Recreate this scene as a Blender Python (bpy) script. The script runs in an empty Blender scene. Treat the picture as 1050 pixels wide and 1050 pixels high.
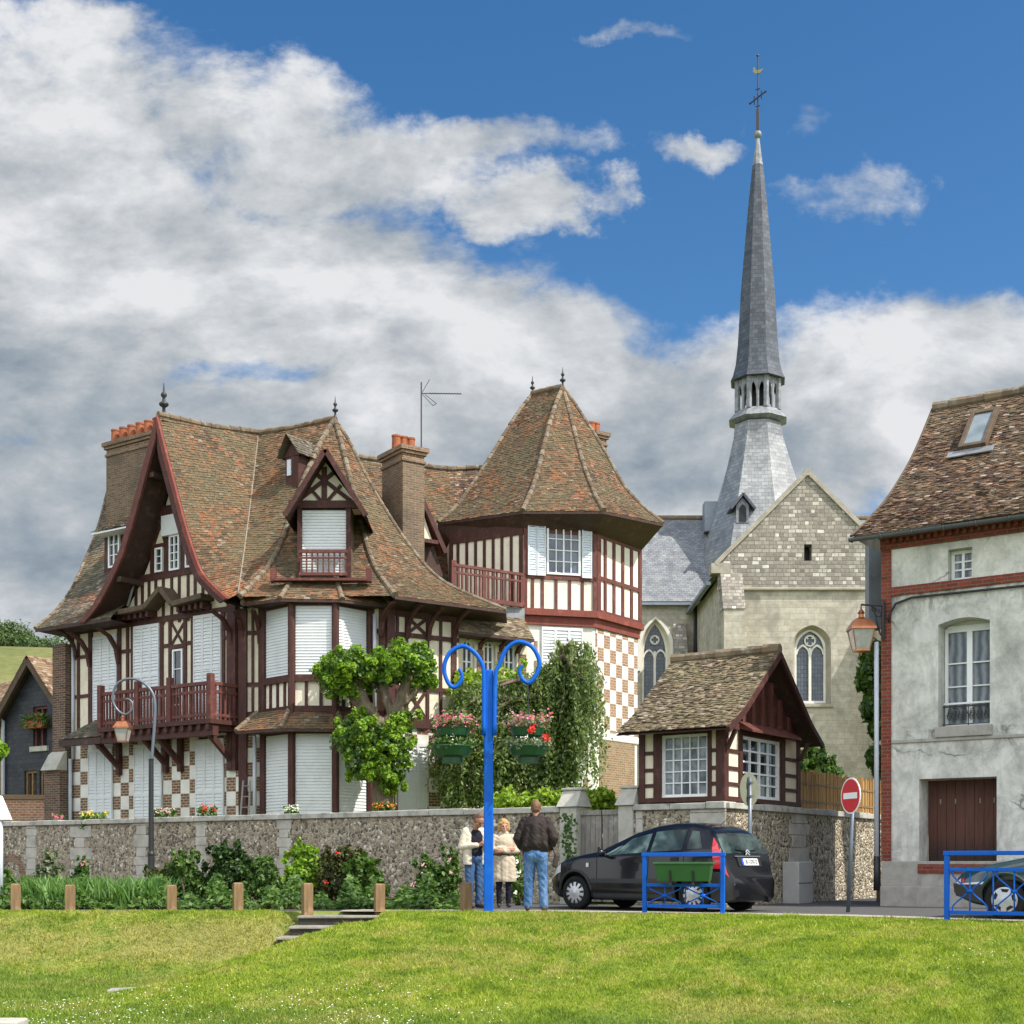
import bpy, bmesh, math, random
import numpy as np
from mathutils import Vector, Matrix, noise as mnoise
from mathutils.geometry import tessellate_polygon

R = random.Random(11)
NR = np.random.default_rng(5)
scene = bpy.context.scene
COL = scene.collection
H, FPX, CX, HY = 0.82, 1400.0, 525.0, 885.0     # eye height, focal length, principal column, horizon row (survey of the site)

def V(*a): return Vector(a)
def at(px, py, Y): return V((px-CX)/FPX*Y, Y, H+(HY-py)/FPX*Y)
def atz(px, py, z): return at(px, py, (z-H)*FPX/(HY-py))
def gx(px, Y, z=0.0): return V((px-CX)/FPX*Y, Y, z)

class Plane:
    """vertical wall line: origin, direction (left to right seen from outside), outward normal"""
    def __init__(s, p, d):
        s.o = V(p[0], p[1]); s.d = V(d[0], d[1]).normalized(); s.n = V(s.d.y, -s.d.x)
    def hit(s, px, py=885.0, off=0.0):
        o = s.o + s.n*off; k = (px-CX)/FPX
        t = (k*o.y-o.x)/(s.d.x-k*s.d.y); Y = o.y+s.d.y*t
        return (t, H+(HY-py)/FPX*Y)
    def P(s, t, off, z):
        q = s.o+s.d*t+s.n*off
        return V(q.x, q.y, z)
    def at(s, px, py, off=0.0):
        t, z = s.hit(px, py, off); return s.P(t, off, z)
    def rect(s, x0, x1, y0, y1, off=0.0):
        """pixel box -> t0,t1,z0,z1 (heights read at the middle)"""
        xm = (x0+x1)/2
        return s.hit(x0, y0, off)[0], s.hit(x1, y0, off)[0], s.hit(xm, y1, off)[1], s.hit(xm, y0, off)[1]

def thing(name, label, cat, loc=(0, 0, 0), rotz=0.0, group=None, kind=None):
    o = bpy.data.objects.new(name, None); COL.objects.link(o)
    o.empty_display_size = 0.3
    o.location = loc; o.rotation_euler = (0, 0, rotz)
    return tag(o, label, cat, group, kind)
def tag(o, label=None, cat=None, group=None, kind=None):
    if label: o['label'] = label
    if cat: o['category'] = cat
    if group: o['group'] = group
    if kind: o['kind'] = kind
    return o
def copy_tree(o, parent=None):
    c = o.copy(); COL.objects.link(c)
    if parent is not None: c.parent = parent
    for ch in [k for k in bpy.data.objects if k.parent is o]: copy_tree(ch, c)
    return c

ROOTLOC = {}
def rootloc(o):
    while o.parent is not None: o = o.parent
    return o
def np_mesh(name, verts, faces, mat, parent=None, smooth=False, uv=None, local=False):
    """verts (N,3) array, faces (M,k) array"""
    verts = np.asarray(verts, dtype=np.float32).reshape(-1, 3)
    faces = np.asarray(faces, dtype=np.int32)
    if parent is not None and not local:
        l = rootloc(parent).location; verts = verts-np.array(l, dtype=np.float32)
    me = bpy.data.meshes.new(name)
    k = faces.shape[1]; m = len(faces)
    me.vertices.add(len(verts)); me.vertices.foreach_set('co', verts.ravel())
    me.loops.add(m*k); me.loops.foreach_set('vertex_index', faces.ravel())
    me.polygons.add(m); me.polygons.foreach_set('loop_start', np.arange(0, m*k, k, dtype=np.int32))
    me.polygons.foreach_set('loop_total', np.full(m, k, dtype=np.int32))
    if smooth: me.polygons.foreach_set('use_smooth', np.ones(m, dtype=bool))
    me.update(calc_edges=True)
    me.materials.append(mat)
    o = bpy.data.objects.new(name, me); COL.objects.link(o)
    if parent is not None: o.parent = parent
    return o

class MB:
    def __init__(s): s.v = []; s.f = []; s.cuts = []
    def cut(s): s.cuts.append((len(s.v), len(s.f))); return s
    def pieces(s, name, mat, parent, **kw):
        """one object per piece marked with cut()"""
        a = (0, 0); out = []
        for b in s.cuts+[(len(s.v), len(s.f))]:
            if b[1] > a[1]:
                q = MB(); q.v = s.v[a[0]:b[0]]; q.f = [tuple(i-a[0] for i in f) for f in s.f[a[1]:b[1]]]
                out.append(q.build(name, mat, parent, **kw))
            a = b
        return out
    def add(s, vs, fs):
        b = len(s.v); s.v.extend([tuple(p) for p in vs]); s.f.extend([tuple(b+i for i in f) for f in fs]); return s
    def quad(s, a, b, c, d): return s.add([a, b, c, d], [(0, 1, 2, 3)])
    def poly(s, pts): return s.add(pts, [tuple(range(len(pts)))])
    def hexa(s, p):   # 8 corners: bottom 4 ccw, top 4 ccw
        return s.add(p, [(3, 2, 1, 0), (4, 5, 6, 7), (0, 1, 5, 4), (1, 2, 6, 5), (2, 3, 7, 6), (3, 0, 4, 7)])
    def fbox(s, pl, t0, t1, z0, z1, d0, d1):
        P = pl.P
        return s.hexa([P(t0, d1, z0), P(t1, d1, z0), P(t1, d0, z0), P(t0, d0, z0), P(t0, d1, z1), P(t1, d1, z1), P(t1, d0, z1), P(t0, d0, z1)])
    def fprism(s, pl, pts, d0, d1):
        n = len(pts); vs = [pl.P(t, d1, z) for t, z in pts]+[pl.P(t, d0, z) for t, z in pts]
        fs = [tuple(range(n)), tuple(range(2*n-1, n-1, -1))]+[(i, n+i, n+(i+1) % n, (i+1) % n) for i in range(n)]
        return s.add(vs, fs)
    def fbeam(s, pl, p, q, w, d0, d1):
        dx, dz = q[0]-p[0], q[1]-p[1]; L = math.hypot(dx, dz) or 1; nx, nz = -dz/L*w/2, dx/L*w/2
        return s.fprism(pl, [(p[0]-nx, p[1]-nz), (q[0]-nx, q[1]-nz), (q[0]+nx, q[1]+nz), (p[0]+nx, p[1]+nz)], d0, d1)
    def fring(s, pl, outer, inner, d0, d1):   # two outlines with the same count
        n = len(outer)
        vs = [pl.P(t, d1, z) for t, z in outer]+[pl.P(t, d1, z) for t, z in inner]+[pl.P(t, d0, z) for t, z in outer]+[pl.P(t, d0, z) for t, z in inner]
        fs = []
        for i in range(n):
            j = (i+1) % n
            fs += [(i, j, n+j, n+i), (n+i, n+j, 3*n+j, 3*n+i), (i, 2*n+i, 2*n+j, j)]
        return s.add(vs, fs)
    def fwall(s, pl, outer, holes, d0, d1):
        """wall slab with holes: outlines in (t,z)"""
        loops = [outer]+list(holes)
        flat = [p for l in loops for p in l]
        tris = tessellate_polygon([[V(p[0], p[1], 0) for p in l] for l in loops])
        n = len(flat)
        vs = [pl.P(t, d1, z) for t, z in flat]+[pl.P(t, d0, z) for t, z in flat]
        fs = []
        for a, b, c in tris:
            A, B, C = flat[a], flat[b], flat[c]
            cr = (B[0]-A[0])*(C[1]-A[1])-(B[1]-A[1])*(C[0]-A[0])
            if cr < 0: b, c = c, b
            fs += [(a, b, c), (n+a, n+c, n+b)]
        k = 0
        for l in loops:
            m = len(l)
            for i in range(m): fs.append((k+i, k+(i+1) % m, n+k+(i+1) % m, n+k+i))
            k += m
        return s.add(vs, fs)
    def box(s, c, size, rz=0.0, rx=0.0, ry=0.0):
        m = Matrix.Rotation(rz, 3, 'Z') @ Matrix.Rotation(ry, 3, 'Y') @ Matrix.Rotation(rx, 3, 'X')
        hx, hy, hz = size[0]/2, size[1]/2, size[2]/2
        q = [(-hx, -hy, -hz), (hx, -hy, -hz), (hx, hy, -hz), (-hx, hy, -hz), (-hx, -hy, hz), (hx, -hy, hz), (hx, hy, hz), (-hx, hy, hz)]
        return s.hexa([V(*c)+m @ V(*p) for p in q])
    def prism(s, pts, z0, z1):
        n = len(pts); vs = [V(p[0], p[1], z0) for p in pts]+[V(p[0], p[1], z1) for p in pts]
        return s.add(vs, [tuple(range(n-1, -1, -1)), tuple(range(n, 2*n))]+[(i, (i+1) % n, n+(i+1) % n, n+i) for i in range(n)])
    def tube(s, pts, r, n=8, cap=True):
        pts = [V(*p) for p in pts]; m = len(pts)
        rs = r if isinstance(r, (list, tuple)) else [r]*m
        a = None; vs = []
        for i, p in enumerate(pts):
            t = (pts[min(i+1, m-1)]-pts[max(i-1, 0)])
            t = t.normalized() if t.length > 1e-9 else V(0, 0, 1)
            if a is None: a = t.cross(V(0, 0, 1) if abs(t.z) < .9 else V(0, 1, 0))
            else: a = a-t*a.dot(t)
            if a.length < 1e-6: a = t.orthogonal()
            a.normalize(); b = t.cross(a)
            for k in range(n):
                an = 2*math.pi*(k+.5)/n
                vs.append(p+(a*math.cos(an)+b*math.sin(an))*rs[i])
        fs = [(i*n+k, i*n+(k+1) % n, (i+1)*n+(k+1) % n, (i+1)*n+k) for i in range(m-1) for k in range(n)]
        if cap: fs += [tuple(range(n-1, -1, -1)), tuple(range((m-1)*n, m*n))]
        return s.add(vs, fs)
    def lathe(s, c, prof, n=16, sx=1, sy=1):
        vs = []; m = len(prof)
        for r, z in prof:
            for k in range(n):
                an = 2*math.pi*(k+.5)/n
                vs.append(V(c[0]+r*math.cos(an)*sx, c[1]+r*math.sin(an)*sy, c[2]+z))
        fs = [(i*n+k, i*n+(k+1) % n, (i+1)*n+(k+1) % n, (i+1)*n+k) for i in range(m-1) for k in range(n)]
        fs += [tuple(range(n-1, -1, -1)), tuple(range((m-1)*n, m*n))]
        return s.add(vs, fs)
    def ball(s, c, r, n=10, m=7, sc=(1, 1, 1)):
        prof = [(math.sin(math.pi*i/m)*r, -math.cos(math.pi*i/m)*r) for i in range(m+1)]
        prof[0] = (r*.02, -r); prof[-1] = (r*.02, r)
        vs = []
        for rr, z in prof:
            for k in range(n):
                an = 2*math.pi*k/n
                vs.append(V(c[0]+rr*math.cos(an)*sc[0], c[1]+rr*math.sin(an)*sc[1], c[2]+z*sc[2]))
        fs = [(i*n+k, i*n+(k+1) % n, (i+1)*n+(k+1) % n, (i+1)*n+k) for i in range(m) for k in range(n)]
        fs += [tuple(range(n-1, -1, -1)), tuple(range(m*n, (m+1)*n))]
        return s.add(vs, fs)
    def build(s, name, mat, parent=None, smooth=False, local=False, bevel=0.0, loc=None):
        off = V(0, 0, 0)
        if parent is not None and not local: off = rootloc(parent).location.copy()
        if parent is None and loc is not None: off = V(*loc)
        me = bpy.data.meshes.new(name)
        vs = [(a-off.x, b-off.y, c-off.z) for a, b, c in s.v]
        me.from_pydata(vs, [], s.f); me.update()
        # metre-scaled box-projected UVs
        uvl = me.uv_layers.new(name='UVMap')
        co = np.array(vs, dtype=np.float32)
        uvs = np.zeros(len(me.loops)*2, dtype=np.float32)
        for p in me.polygons:
            n = p.normal
            if abs(n.z) > .97: e = V(1, 0, 0); g = V(0, 1, 0)
            else:
                e = V(-n.y, n.x, 0).normalized(); g = n.cross(e)
            for li in p.loop_indices:
                q = V(*vs[me.loops[li].vertex_index])
                uvs[2*li] = q.dot(e); uvs[2*li+1] = q.dot(g)
        uvl.data.foreach_set('uv', uvs)
        if smooth:
            for p in me.polygons: p.use_smooth = True
        me.materials.append(mat)
        o = bpy.data.objects.new(name, me); COL.objects.link(o)
        if parent is not None: o.parent = parent
        elif loc is not None: o.location = loc
        if bevel > 0:
            b = o.modifiers.new('bevel', 'BEVEL'); b.width = bevel; b.segments = 2; b.limit_method = 'ANGLE'
        return o

# ---------- curves / roofs
def sampler(pts):
    """polyline bottom->top, parameter by normalised height"""
    pts = [V(*p) for p in pts]; z0, z1 = pts[0].z, pts[-1].z
    us = [(p.z-z0)/(z1-z0) for p in pts]
    def f(u):
        if u <= 0: return pts[0].copy()
        if u >= 1: return pts[-1].copy()
        for i in range(len(us)-1):
            if u <= us[i+1]:
                k = (u-us[i])/max(us[i+1]-us[i], 1e-9)
                return pts[i].lerp(pts[i+1], k)
        return pts[-1].copy()
    return f
def smooth_poly(pts, n=24):
    """Catmull-Rom through points"""
    pts = [V(*p) for p in pts]; out = []
    m = len(pts)
    for i in range(m-1):
        p0, p1, p2, p3 = pts[max(i-1, 0)], pts[i], pts[i+1], pts[min(i+2, m-1)]
        k = max(2, n//(m-1))
        for j in range(k):
            t = j/k
            out.append(.5*((2*p1)+(p2-p0)*t+(2*p0-5*p1+4*p2-p3)*t*t+(3*p1-p0-3*p2+p3)*t**3))
    out.append(pts[-1]); return out
def hipcurve(foot, top, pix):
    """hip edge whose plan is straight from foot to top; heights read from its outline"""
    f2, t2 = V(foot.x, foot.y), V(top.x, top.y)
    pl = Plane(f2, t2-f2); L = (t2-f2).length
    pts = [foot.copy()]
    for px, py in pix:
        t, z = pl.hit(px, py)
        t = min(max(t, 0.02), L-.02)
        if z > pts[-1].z+.05 and z < top.z-.03: pts.append(pl.P(t, 0, z))
    pts.append(top.copy())
    return smooth_poly(pts)
def tile_patch(mb, Lc, Rc, exp=.10, w=.165, lift=.018, rag=.006, base=True, seed=1, lip=.016):
    rn = random.Random(seed)
    Lf, Rf = sampler(Lc), sampler(Rc)
    N = 240; us = [i/N for i in range(N+1)]; acc = [0.0]
    mid0 = None
    for i in range(N+1):
        m = (Lf(us[i])+Rf(us[i]))/2
        e = Rf(us[i])-Lf(us[i]); e = e.normalized() if e.length > 1e-4 else V(1, 0, 0)
        if mid0 is not None:
            d = m-mid0; d = d-e*d.dot(e); acc.append(acc[-1]+d.length)
        mid0 = m
    total = acc[-1]; rows = max(2, int(total/exp))
    def u_at(s):
        s = min(max(s, 0), total)
        lo, hi = 0, N
        while hi-lo > 1:
            md = (lo+hi)//2
            if acc[md] <= s: lo = md
            else: hi = md
        k = (s-acc[lo])/max(acc[hi]-acc[lo], 1e-9)
        return us[lo]+(us[hi]-us[lo])*k
    if base:
        K = 26; vs = []; fs = []
        for i in range(K+1):
            vs += [Lf(i/K), Rf(i/K)]
        for i in range(K): fs.append((2*i, 2*i+1, 2*i+3, 2*i+2))
        mb.add(vs, fs)
    for r in range(rows):
        s0 = total*r/rows
        A, B = Lf(u_at(s0)), Rf(u_at(s0)); s1 = s0+exp*1.45
        A2, B2 = Lf(u_at(s1)), Rf(u_at(s1))
        e = B-A; W = e.length
        if W < .05: continue
        e /= W
        e2 = B2-A2; W2 = e2.length; e2 = e2/W2 if W2 > 1e-4 else e
        up = ((A2+B2)/2-(A+B)/2); up = up-e*up.dot(e)
        if up.length < 1e-6: continue
        up.normalize(); n = e.cross(up)
        if n.z < 0: n = -n
        sag = 0.012*math.sin(r*.37+seed)
        x = -(w*.5 if r % 2 else 0)
        while x < W:
            ww = w*rn.uniform(.88, 1.1)
            x0, x1 = max(x, 0), min(x+ww-.006, W)
            x += ww
            if x1-x0 < .03: continue
            p0, p1 = A+e*x0, A+e*x1
            q0 = A2+e2*min(max((p0-A2).dot(e2), 0), W2); q1 = A2+e2*min(max((p1-A2).dot(e2), 0), W2)
            if (q1-q0).length < .004 and W2 > .1: continue
            h = lift+rn.uniform(-rag, rag)*1.2; tw = rn.uniform(-rag, rag)
            dz = up*rn.uniform(-.010, .010)
            b0, b1 = p0+n*(h+tw)+dz, p1+n*(h-tw)+dz
            t0, t1 = q0+n*.002, q1+n*.002
            mb.add([b0, b1, t1, t0, b0-n*lip, b1-n*lip], [(0, 1, 2, 3), (4, 5, 1, 0)])
def ridge_tiles(mb, pts, r=.085, seg=.32, seed=3):
    rn = random.Random(seed); pts = [V(*p) for p in pts]
    ls = [0]
    for a, b in zip(pts, pts[1:]): ls.append(ls[-1]+(b-a).length)
    def f(s):
        for i in range(len(pts)-1):
            if s <= ls[i+1]: return pts[i].lerp(pts[i+1], (s-ls[i])/max(ls[i+1]-ls[i], 1e-9))
        return pts[-1]
    n = max(1, int(ls[-1]/seg))
    for i in range(n):
        a, b = f(ls[-1]*i/n), f(ls[-1]*(i+1.12)/n)
        rr = r*rn.uniform(.93, 1.08)
        mb.tube([a, b], [rr*1.12, rr*.92], 9)
def soffit(mb, outer, inner):
    n = len(outer)
    for i in range(n-1): mb.quad(outer[i], outer[i+1], inner[i+1], inner[i])

# ---------- leaves
def leaf_cloud(cent, nrm, size, aspect=1.6, fold=.35, jitter=.7, rng=NR, droop=0.0):
    """folded leaf quads (as 2 tris sharing the midrib -> 4 verts). returns verts, tris"""
    n = len(cent); cent = np.asarray(cent); nrm = np.asarray(nrm)+rng.normal(0, jitter, (n, 3))
    nrm /= np.linalg.norm(nrm, axis=1, keepdims=True)+1e-9
    t = rng.normal(0, 1, (n, 3)); t[:, 2] -= droop*2
    t -= nrm*np.sum(t*nrm, axis=1, keepdims=True); t /= np.linalg.norm(t, axis=1, keepdims=True)+1e-9
    b = np.cross(nrm, t)
    s = (size*rng.uniform(.6, 1.25, n))[:, None]
    a0 = cent-t*s*.5*aspect; a1 = cent+t*s*.5*aspect
    l = cent-b*s*.5+nrm*s*fold*.5; r = cent+b*s*.5+nrm*s*fold*.5
    verts = np.stack([a0, r, a1, l], axis=1).reshape(-1, 3)
    i = np.arange(n)*4
    tris = np.concatenate([np.stack([i, i+1, i+2], 1), np.stack([i, i+2, i+3], 1)], 0)
    return verts, tris
def blob_points(blobs, n, rng=NR, shell=.55):
    """points spread through ellipsoid blobs, denser to the outside, with outward normals"""
    w = np.array([b[3]*b[4]+b[4]*b[5]+b[3]*b[5] for b in blobs]); w = w/w.sum()
    idx = rng.choice(len(blobs), n, p=w)
    B = np.array(blobs)[idx]
    d = rng.normal(0, 1, (n, 3)); d /= np.linalg.norm(d, axis=1, keepdims=True)
    r = shell+(1-shell)*rng.random(n)**.6
    r *= 1+.10*rng.normal(0, 1, n)
    p = B[:, :3]+d*r[:, None]*B[:, 3:6]
    return p, d
# ---------- materials
class NT:
    def __init__(s, tree): s.t = tree
    def n(s, typ, inp=None, **props):
        nd = s.t.nodes.new(typ)
        for k, v in props.items(): setattr(nd, k, v)
        for k, v in (inp or {}).items():
            sk = nd.inputs[k]
            if isinstance(v, bpy.types.NodeSocket): s.t.links.new(v, sk)
            else:
                if isinstance(v, tuple) and len(v) == 3 and sk.type == 'RGBA': v = v+(1,)
                sk.default_value = v
        return nd
    def coord(s, kind='Object'): return s.n('ShaderNodeTexCoord').outputs[kind]
    def noise(s, co, scale, detail=4, rough=.55, dist=0.0):
        return s.n('ShaderNodeTexNoise', {'Vector': co, 'Scale': scale, 'Detail': detail, 'Roughness': rough, 'Distortion': dist}).outputs['Fac']
    def ramp(s, fac, stops, interp='LINEAR'):
        nd = s.n('ShaderNodeValToRGB', {'Fac': fac}); cr = nd.color_ramp; cr.interpolation = interp
        while len(cr.elements) > 1: cr.elements.remove(cr.elements[-1])
        for i, (p, c) in enumerate(stops):
            e = cr.elements[0] if i == 0 else cr.elements.new(p)
            e.position = p; e.color = tuple(c)+(1,) if len(c) == 3 else c
        return nd.outputs['Color']
    def mix(s, fac, a, b, mode='MIX'):
        nd = s.n('ShaderNodeMix', data_type='RGBA', blend_type=mode)
        for k, v in ((0, fac), (6, a), (7, b)):
            if isinstance(v, bpy.types.NodeSocket): s.t.links.new(v, nd.inputs[k])
            else: nd.inputs[k].default_value = v if not (isinstance(v, tuple) and len(v) == 3) else v+(1,)
        return nd.outputs[2]
    def math(s, op, a, b=0.0, c=None, clamp=False):
        nd = s.n('ShaderNodeMath', operation=op); nd.use_clamp = clamp
        for i, v in enumerate((a, b) if c is None else (a, b, c)):
            if isinstance(v, bpy.types.NodeSocket): s.t.links.new(v, nd.inputs[i])
            else: nd.inputs[i].default_value = v
        return nd.outputs[0]
    def mapping(s, co, scale=(1, 1, 1), loc=(0, 0, 0), rot=(0, 0, 0)):
        return s.n('ShaderNodeMapping', {'Vector': co, 'Scale': scale, 'Location': loc, 'Rotation': rot}).outputs[0]
    def bump(s, h, strength=.5, dist=.02):
        return s.n('ShaderNodeBump', {'Height': h, 'Strength': strength, 'Distance': dist}).outputs[0]
    def sstep(s, x, lo, hi):
        nd = s.n('ShaderNodeMapRange', {'Value': x, 'From Min': lo, 'From Max': hi}, interpolation_type='SMOOTHSTEP'); return nd.outputs[0]

MATS = {}
def new(name, rough=.8, spec=.3, metal=0.0):
    m = bpy.data.materials.new(name); m.use_nodes = True; MATS[name] = m
    t = m.node_tree; t.nodes.clear(); N = NT(t)
    out = N.n('ShaderNodeOutputMaterial'); b = N.n('ShaderNodeBsdfPrincipled')
    t.links.new(b.outputs[0], out.inputs[0])
    b.inputs['Roughness'].default_value = rough; b.inputs['Specular IOR Level'].default_value = spec; b.inputs['Metallic'].default_value = metal
    N.b = b; N.out = out; N.m = m
    return N
def setc(N, c, nrm=None, rough=None):
    for k, v in (('Base Color', c), ('Normal', nrm), ('Roughness', rough)):
        if v is None: continue
        if isinstance(v, bpy.types.NodeSocket): N.t.links.new(v, N.b.inputs[k])
        else: N.b.inputs[k].default_value = v+(1,) if isinstance(v, tuple) else v
    return N.m
def simple(name, col, var=.18, scale=6, rough=.7, spec=.3, metal=0, bump=.15, dirt=None):
    N = new(name, rough, spec, metal); co = N.coord()
    f = N.noise(co, scale, 6, .65)
    c = N.ramp(f, [(.25, tuple(x*(1-var) for x in col)), (.5, col), (.78, tuple(min(1, x*(1+var)) for x in col))])
    if dirt:
        d = N.sstep(N.noise(co, dirt[2], 5, .7, .6), .48, .75)
        c = N.mix(N.math('MULTIPLY', d, dirt[1]), c, dirt[0])
    return setc(N, c, N.bump(N.noise(co, scale*7, 4), bump, .01) if bump else None)

def tile_mat(name, cols, lichen, lichamt=.5, white=.5, scale=.6, redc=(.36, .12, .05)):
    N = new(name, .85, .2); co = N.coord()
    rnd = N.n('ShaderNodeNewGeometry').outputs['Random Per Island']
    c = N.ramp(rnd, cols, 'CONSTANT')
    big = N.noise(co, scale, 6, .62, .8)
    # warmer (redder) areas and lichen areas
    red = N.sstep(N.noise(N.mapping(co, loc=(7, 3, 1)), scale*1.1, 5, .6, .5), .46, .66)
    pick = N.sstep(N.math('FRACT', N.math('MULTIPLY', rnd, 37.7)), .52, .6)
    c = N.mix(N.math('MULTIPLY', N.math('MULTIPLY', red, pick), .8), c, N.mix(.7, c, redc, 'MIX'))
    c = N.mix(N.math('MULTIPLY', N.sstep(big, .42, .62), lichamt), c, lichen)
    fine = N.noise(co, 22, 5, .7)
    c = N.mix(.55, c, N.ramp(fine, [(.25, (.35, .35, .35)), (.6, (1, 1, 1)), (.8, (1.5, 1.45, 1.35))]), 'MULTIPLY')
    sp = N.sstep(N.noise(co, 9, 3, .5), .68, .74)
    c = N.mix(N.math('MULTIPLY', sp, white), c, (.42, .40, .34))
    return setc(N, c, N.bump(fine, .4, .01))
tile_mat('tile_brown', [(0, (.105, .070, .042)), (.14, (.165, .098, .055)), (.28, (.085, .062, .042)), (.42, (.145, .100, .062)), (.56, (.205, .105, .055)), (.66, (.115, .086, .055)), (.78, (.185, .140, .088)), (.88, (.25, .120, .060)), (.95, (.26, .22, .165)), (.97, (.13, .09, .055))], (.135, .115, .066), .65, .5)
tile_mat('tile_old', [(0, (.115, .088, .058)), (.2, (.195, .150, .10)), (.4, (.09, .070, .05)), (.55, (.24, .185, .125)), (.7, (.15, .115, .075)), (.83, (.29, .23, .16)), (.94, (.36, .30, .22))], (.20, .168, .095), .65, .6, 1.2, (.25, .17, .10))
tile_mat('tile_dark', [(0, (.085, .052, .038)), (.18, (.15, .085, .055)), (.34, (.055, .042, .036)), (.5, (.20, .115, .07)), (.62, (.10, .065, .048)), (.76, (.26, .16, .095)), (.88, (.13, .095, .07)), (.95, (.40, .33, .26))], (.17, .14, .085), .4, .7, .9, (.17, .095, .058))
tile_mat('tile_grey', [(0, (.09, .078, .062)), (.25, (.15, .13, .10)), (.5, (.11, .095, .07)), (.75, (.20, .17, .12)), (.92, (.30, .26, .2))], (.13, .125, .075), .5, .6)
tile_mat('tile_orange', [(0, (.17, .10, .06)), (.25, (.25, .155, .095)), (.5, (.13, .085, .055)), (.7, (.30, .21, .135)), (.9, (.38, .30, .21))], (.24, .19, .12), .5, .5, .6, (.24, .13, .07))
N = new('ridge_clay', .9, .2); co = N.coord(); rnd = N.n('ShaderNodeNewGeometry').outputs['Random Per Island']
c = N.ramp(rnd, [(0, (.11, .08, .055)), (.5, (.16, .115, .075)), (1, (.24, .18, .12))]); c = N.mix(N.sstep(N.noise(co, 5, 5), .48, .68), c, (.22, .20, .155))
setc(N, c, N.bump(N.noise(co, 30, 4), .5, .01))
N = new('lead', .5, .4); co = N.coord(); setc(N, N.ramp(N.noise(co, 4, 5), [(.3, (.13, .137, .147)), (.7, (.27, .278, .29))]))

# timber and plaster
def timber(name, a, b):
    N = new(name, .65, .3); co = N.coord()
    f = N.noise(N.mapping(co, (9, 9, 1.5)), 2.5, 6, .65)
    c = N.ramp(f, [(.25, a), (.7, b)])
    c = N.mix(N.math('MULTIPLY', N.sstep(N.noise(co, 3.5, 7, .75), .50, .72), .55), c, tuple(x*2.0+.02 for x in b))
    return setc(N, c, N.bump(f, .35, .01))
timber('timber_dark', (.034, .013, .010), (.078, .028, .022))
timber('timber_red', (.075, .024, .018), (.14, .047, .036))
timber('barge_red', (.13, .032, .022), (.21, .055, .038))
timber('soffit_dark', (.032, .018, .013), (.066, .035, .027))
timber('gate_wood', (.14, .125, .11), (.27, .25, .22))
timber('bollard_wood', (.12, .075, .036), (.25, .155, .075))
N = new('shutter_wood', .7, .3); uvc = N.coord('UV'); co = N.coord()
f = N.noise(N.mapping(co, (14, 14, 1)), 2, 6, .7)
c = N.ramp(f, [(.25, (.060, .024, .016)), (.7, (.115, .046, .034))])
sep = N.n('ShaderNodeSeparateXYZ', {0: co}).outputs
band = N.math('MULTIPLY', N.sstep(N.math('ADD', sep['Z'], N.math('MULTIPLY', N.noise(N.mapping(co, (16, 16, .6)), 2, 4), .5)), 1.72, 1.15), .75)
c = N.mix(band, c, (.018, .013, .012)); setc(N, c, N.bump(f, .4, .01))
simple('cream', (.70, .63, .49), .10, 2.2, .9, .1, bump=.25, dirt=((.42, .36, .27), .5, 1.3))
simple('cream_light', (.76, .70, .57), .08, 2.2, .9, .1, bump=.25, dirt=((.5, .43, .33), .4, 1.6))
simple('shutter_white', (.62, .635, .64), .06, 3, .55, .3, bump=.0, dirt=((.46, .46, .44), .45, 1.8))
simple('white_paint', (.76, .77, .77), .06, 5, .5, .3, bump=.05)
simple('shutter_grey', (.60, .65, .70), .06, 5, .5, .3, bump=.05)
N = new('glass', .06, .6); co = N.coord(); setc(N, N.ramp(N.noise(co, 1.8, 2), [(.35, (.012, .016, .022)), (.7, (.05, .06, .075))]))
N = new('glass_blue', .06, .6); co = N.coord(); setc(N, N.ramp(N.noise(co, 1.8, 2), [(.35, (.03, .045, .075)), (.7, (.09, .115, .16))]))
N = new('glass_curtain', .08, .5); co = N.coord()
f = N.math('SINE', N.math('ADD', N.math('MULTIPLY', N.n('ShaderNodeSeparateXYZ', {0: N.coord('UV')}).outputs['X'], 42), N.math('MULTIPLY', N.noise(co, 3, 3), 6)))
setc(N, N.ramp(N.math('MULTIPLY_ADD', f, .5, .5), [(0, (.07, .08, .09)), (.5, (.15, .165, .18)), (1, (.25, .265, .28))]))
N = new('glass_lead', .25, .5); co = N.coord('UV'); br = N.n('ShaderNodeTexBrick', {'Vector': co, 'Scale': 1.0, 'Mortar Size': .012, 'Brick Width': .13, 'Row Height': .19, 'Color1': (.045, .06, .085, 1), 'Color2': (.08, .10, .13, 1), 'Mortar': (.012, .012, .014, 1)}, offset=0.0)
setc(N, br.outputs['Color'])
N = new('glass_pale', .1, .5); co = N.coord(); setc(N, N.ramp(N.noise(co, 2.2, 3, .6, 1), [(.35, (.04, .05, .06)), (.55, (.20, .22, .24)), (.75, (.42, .43, .44))]))

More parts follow.
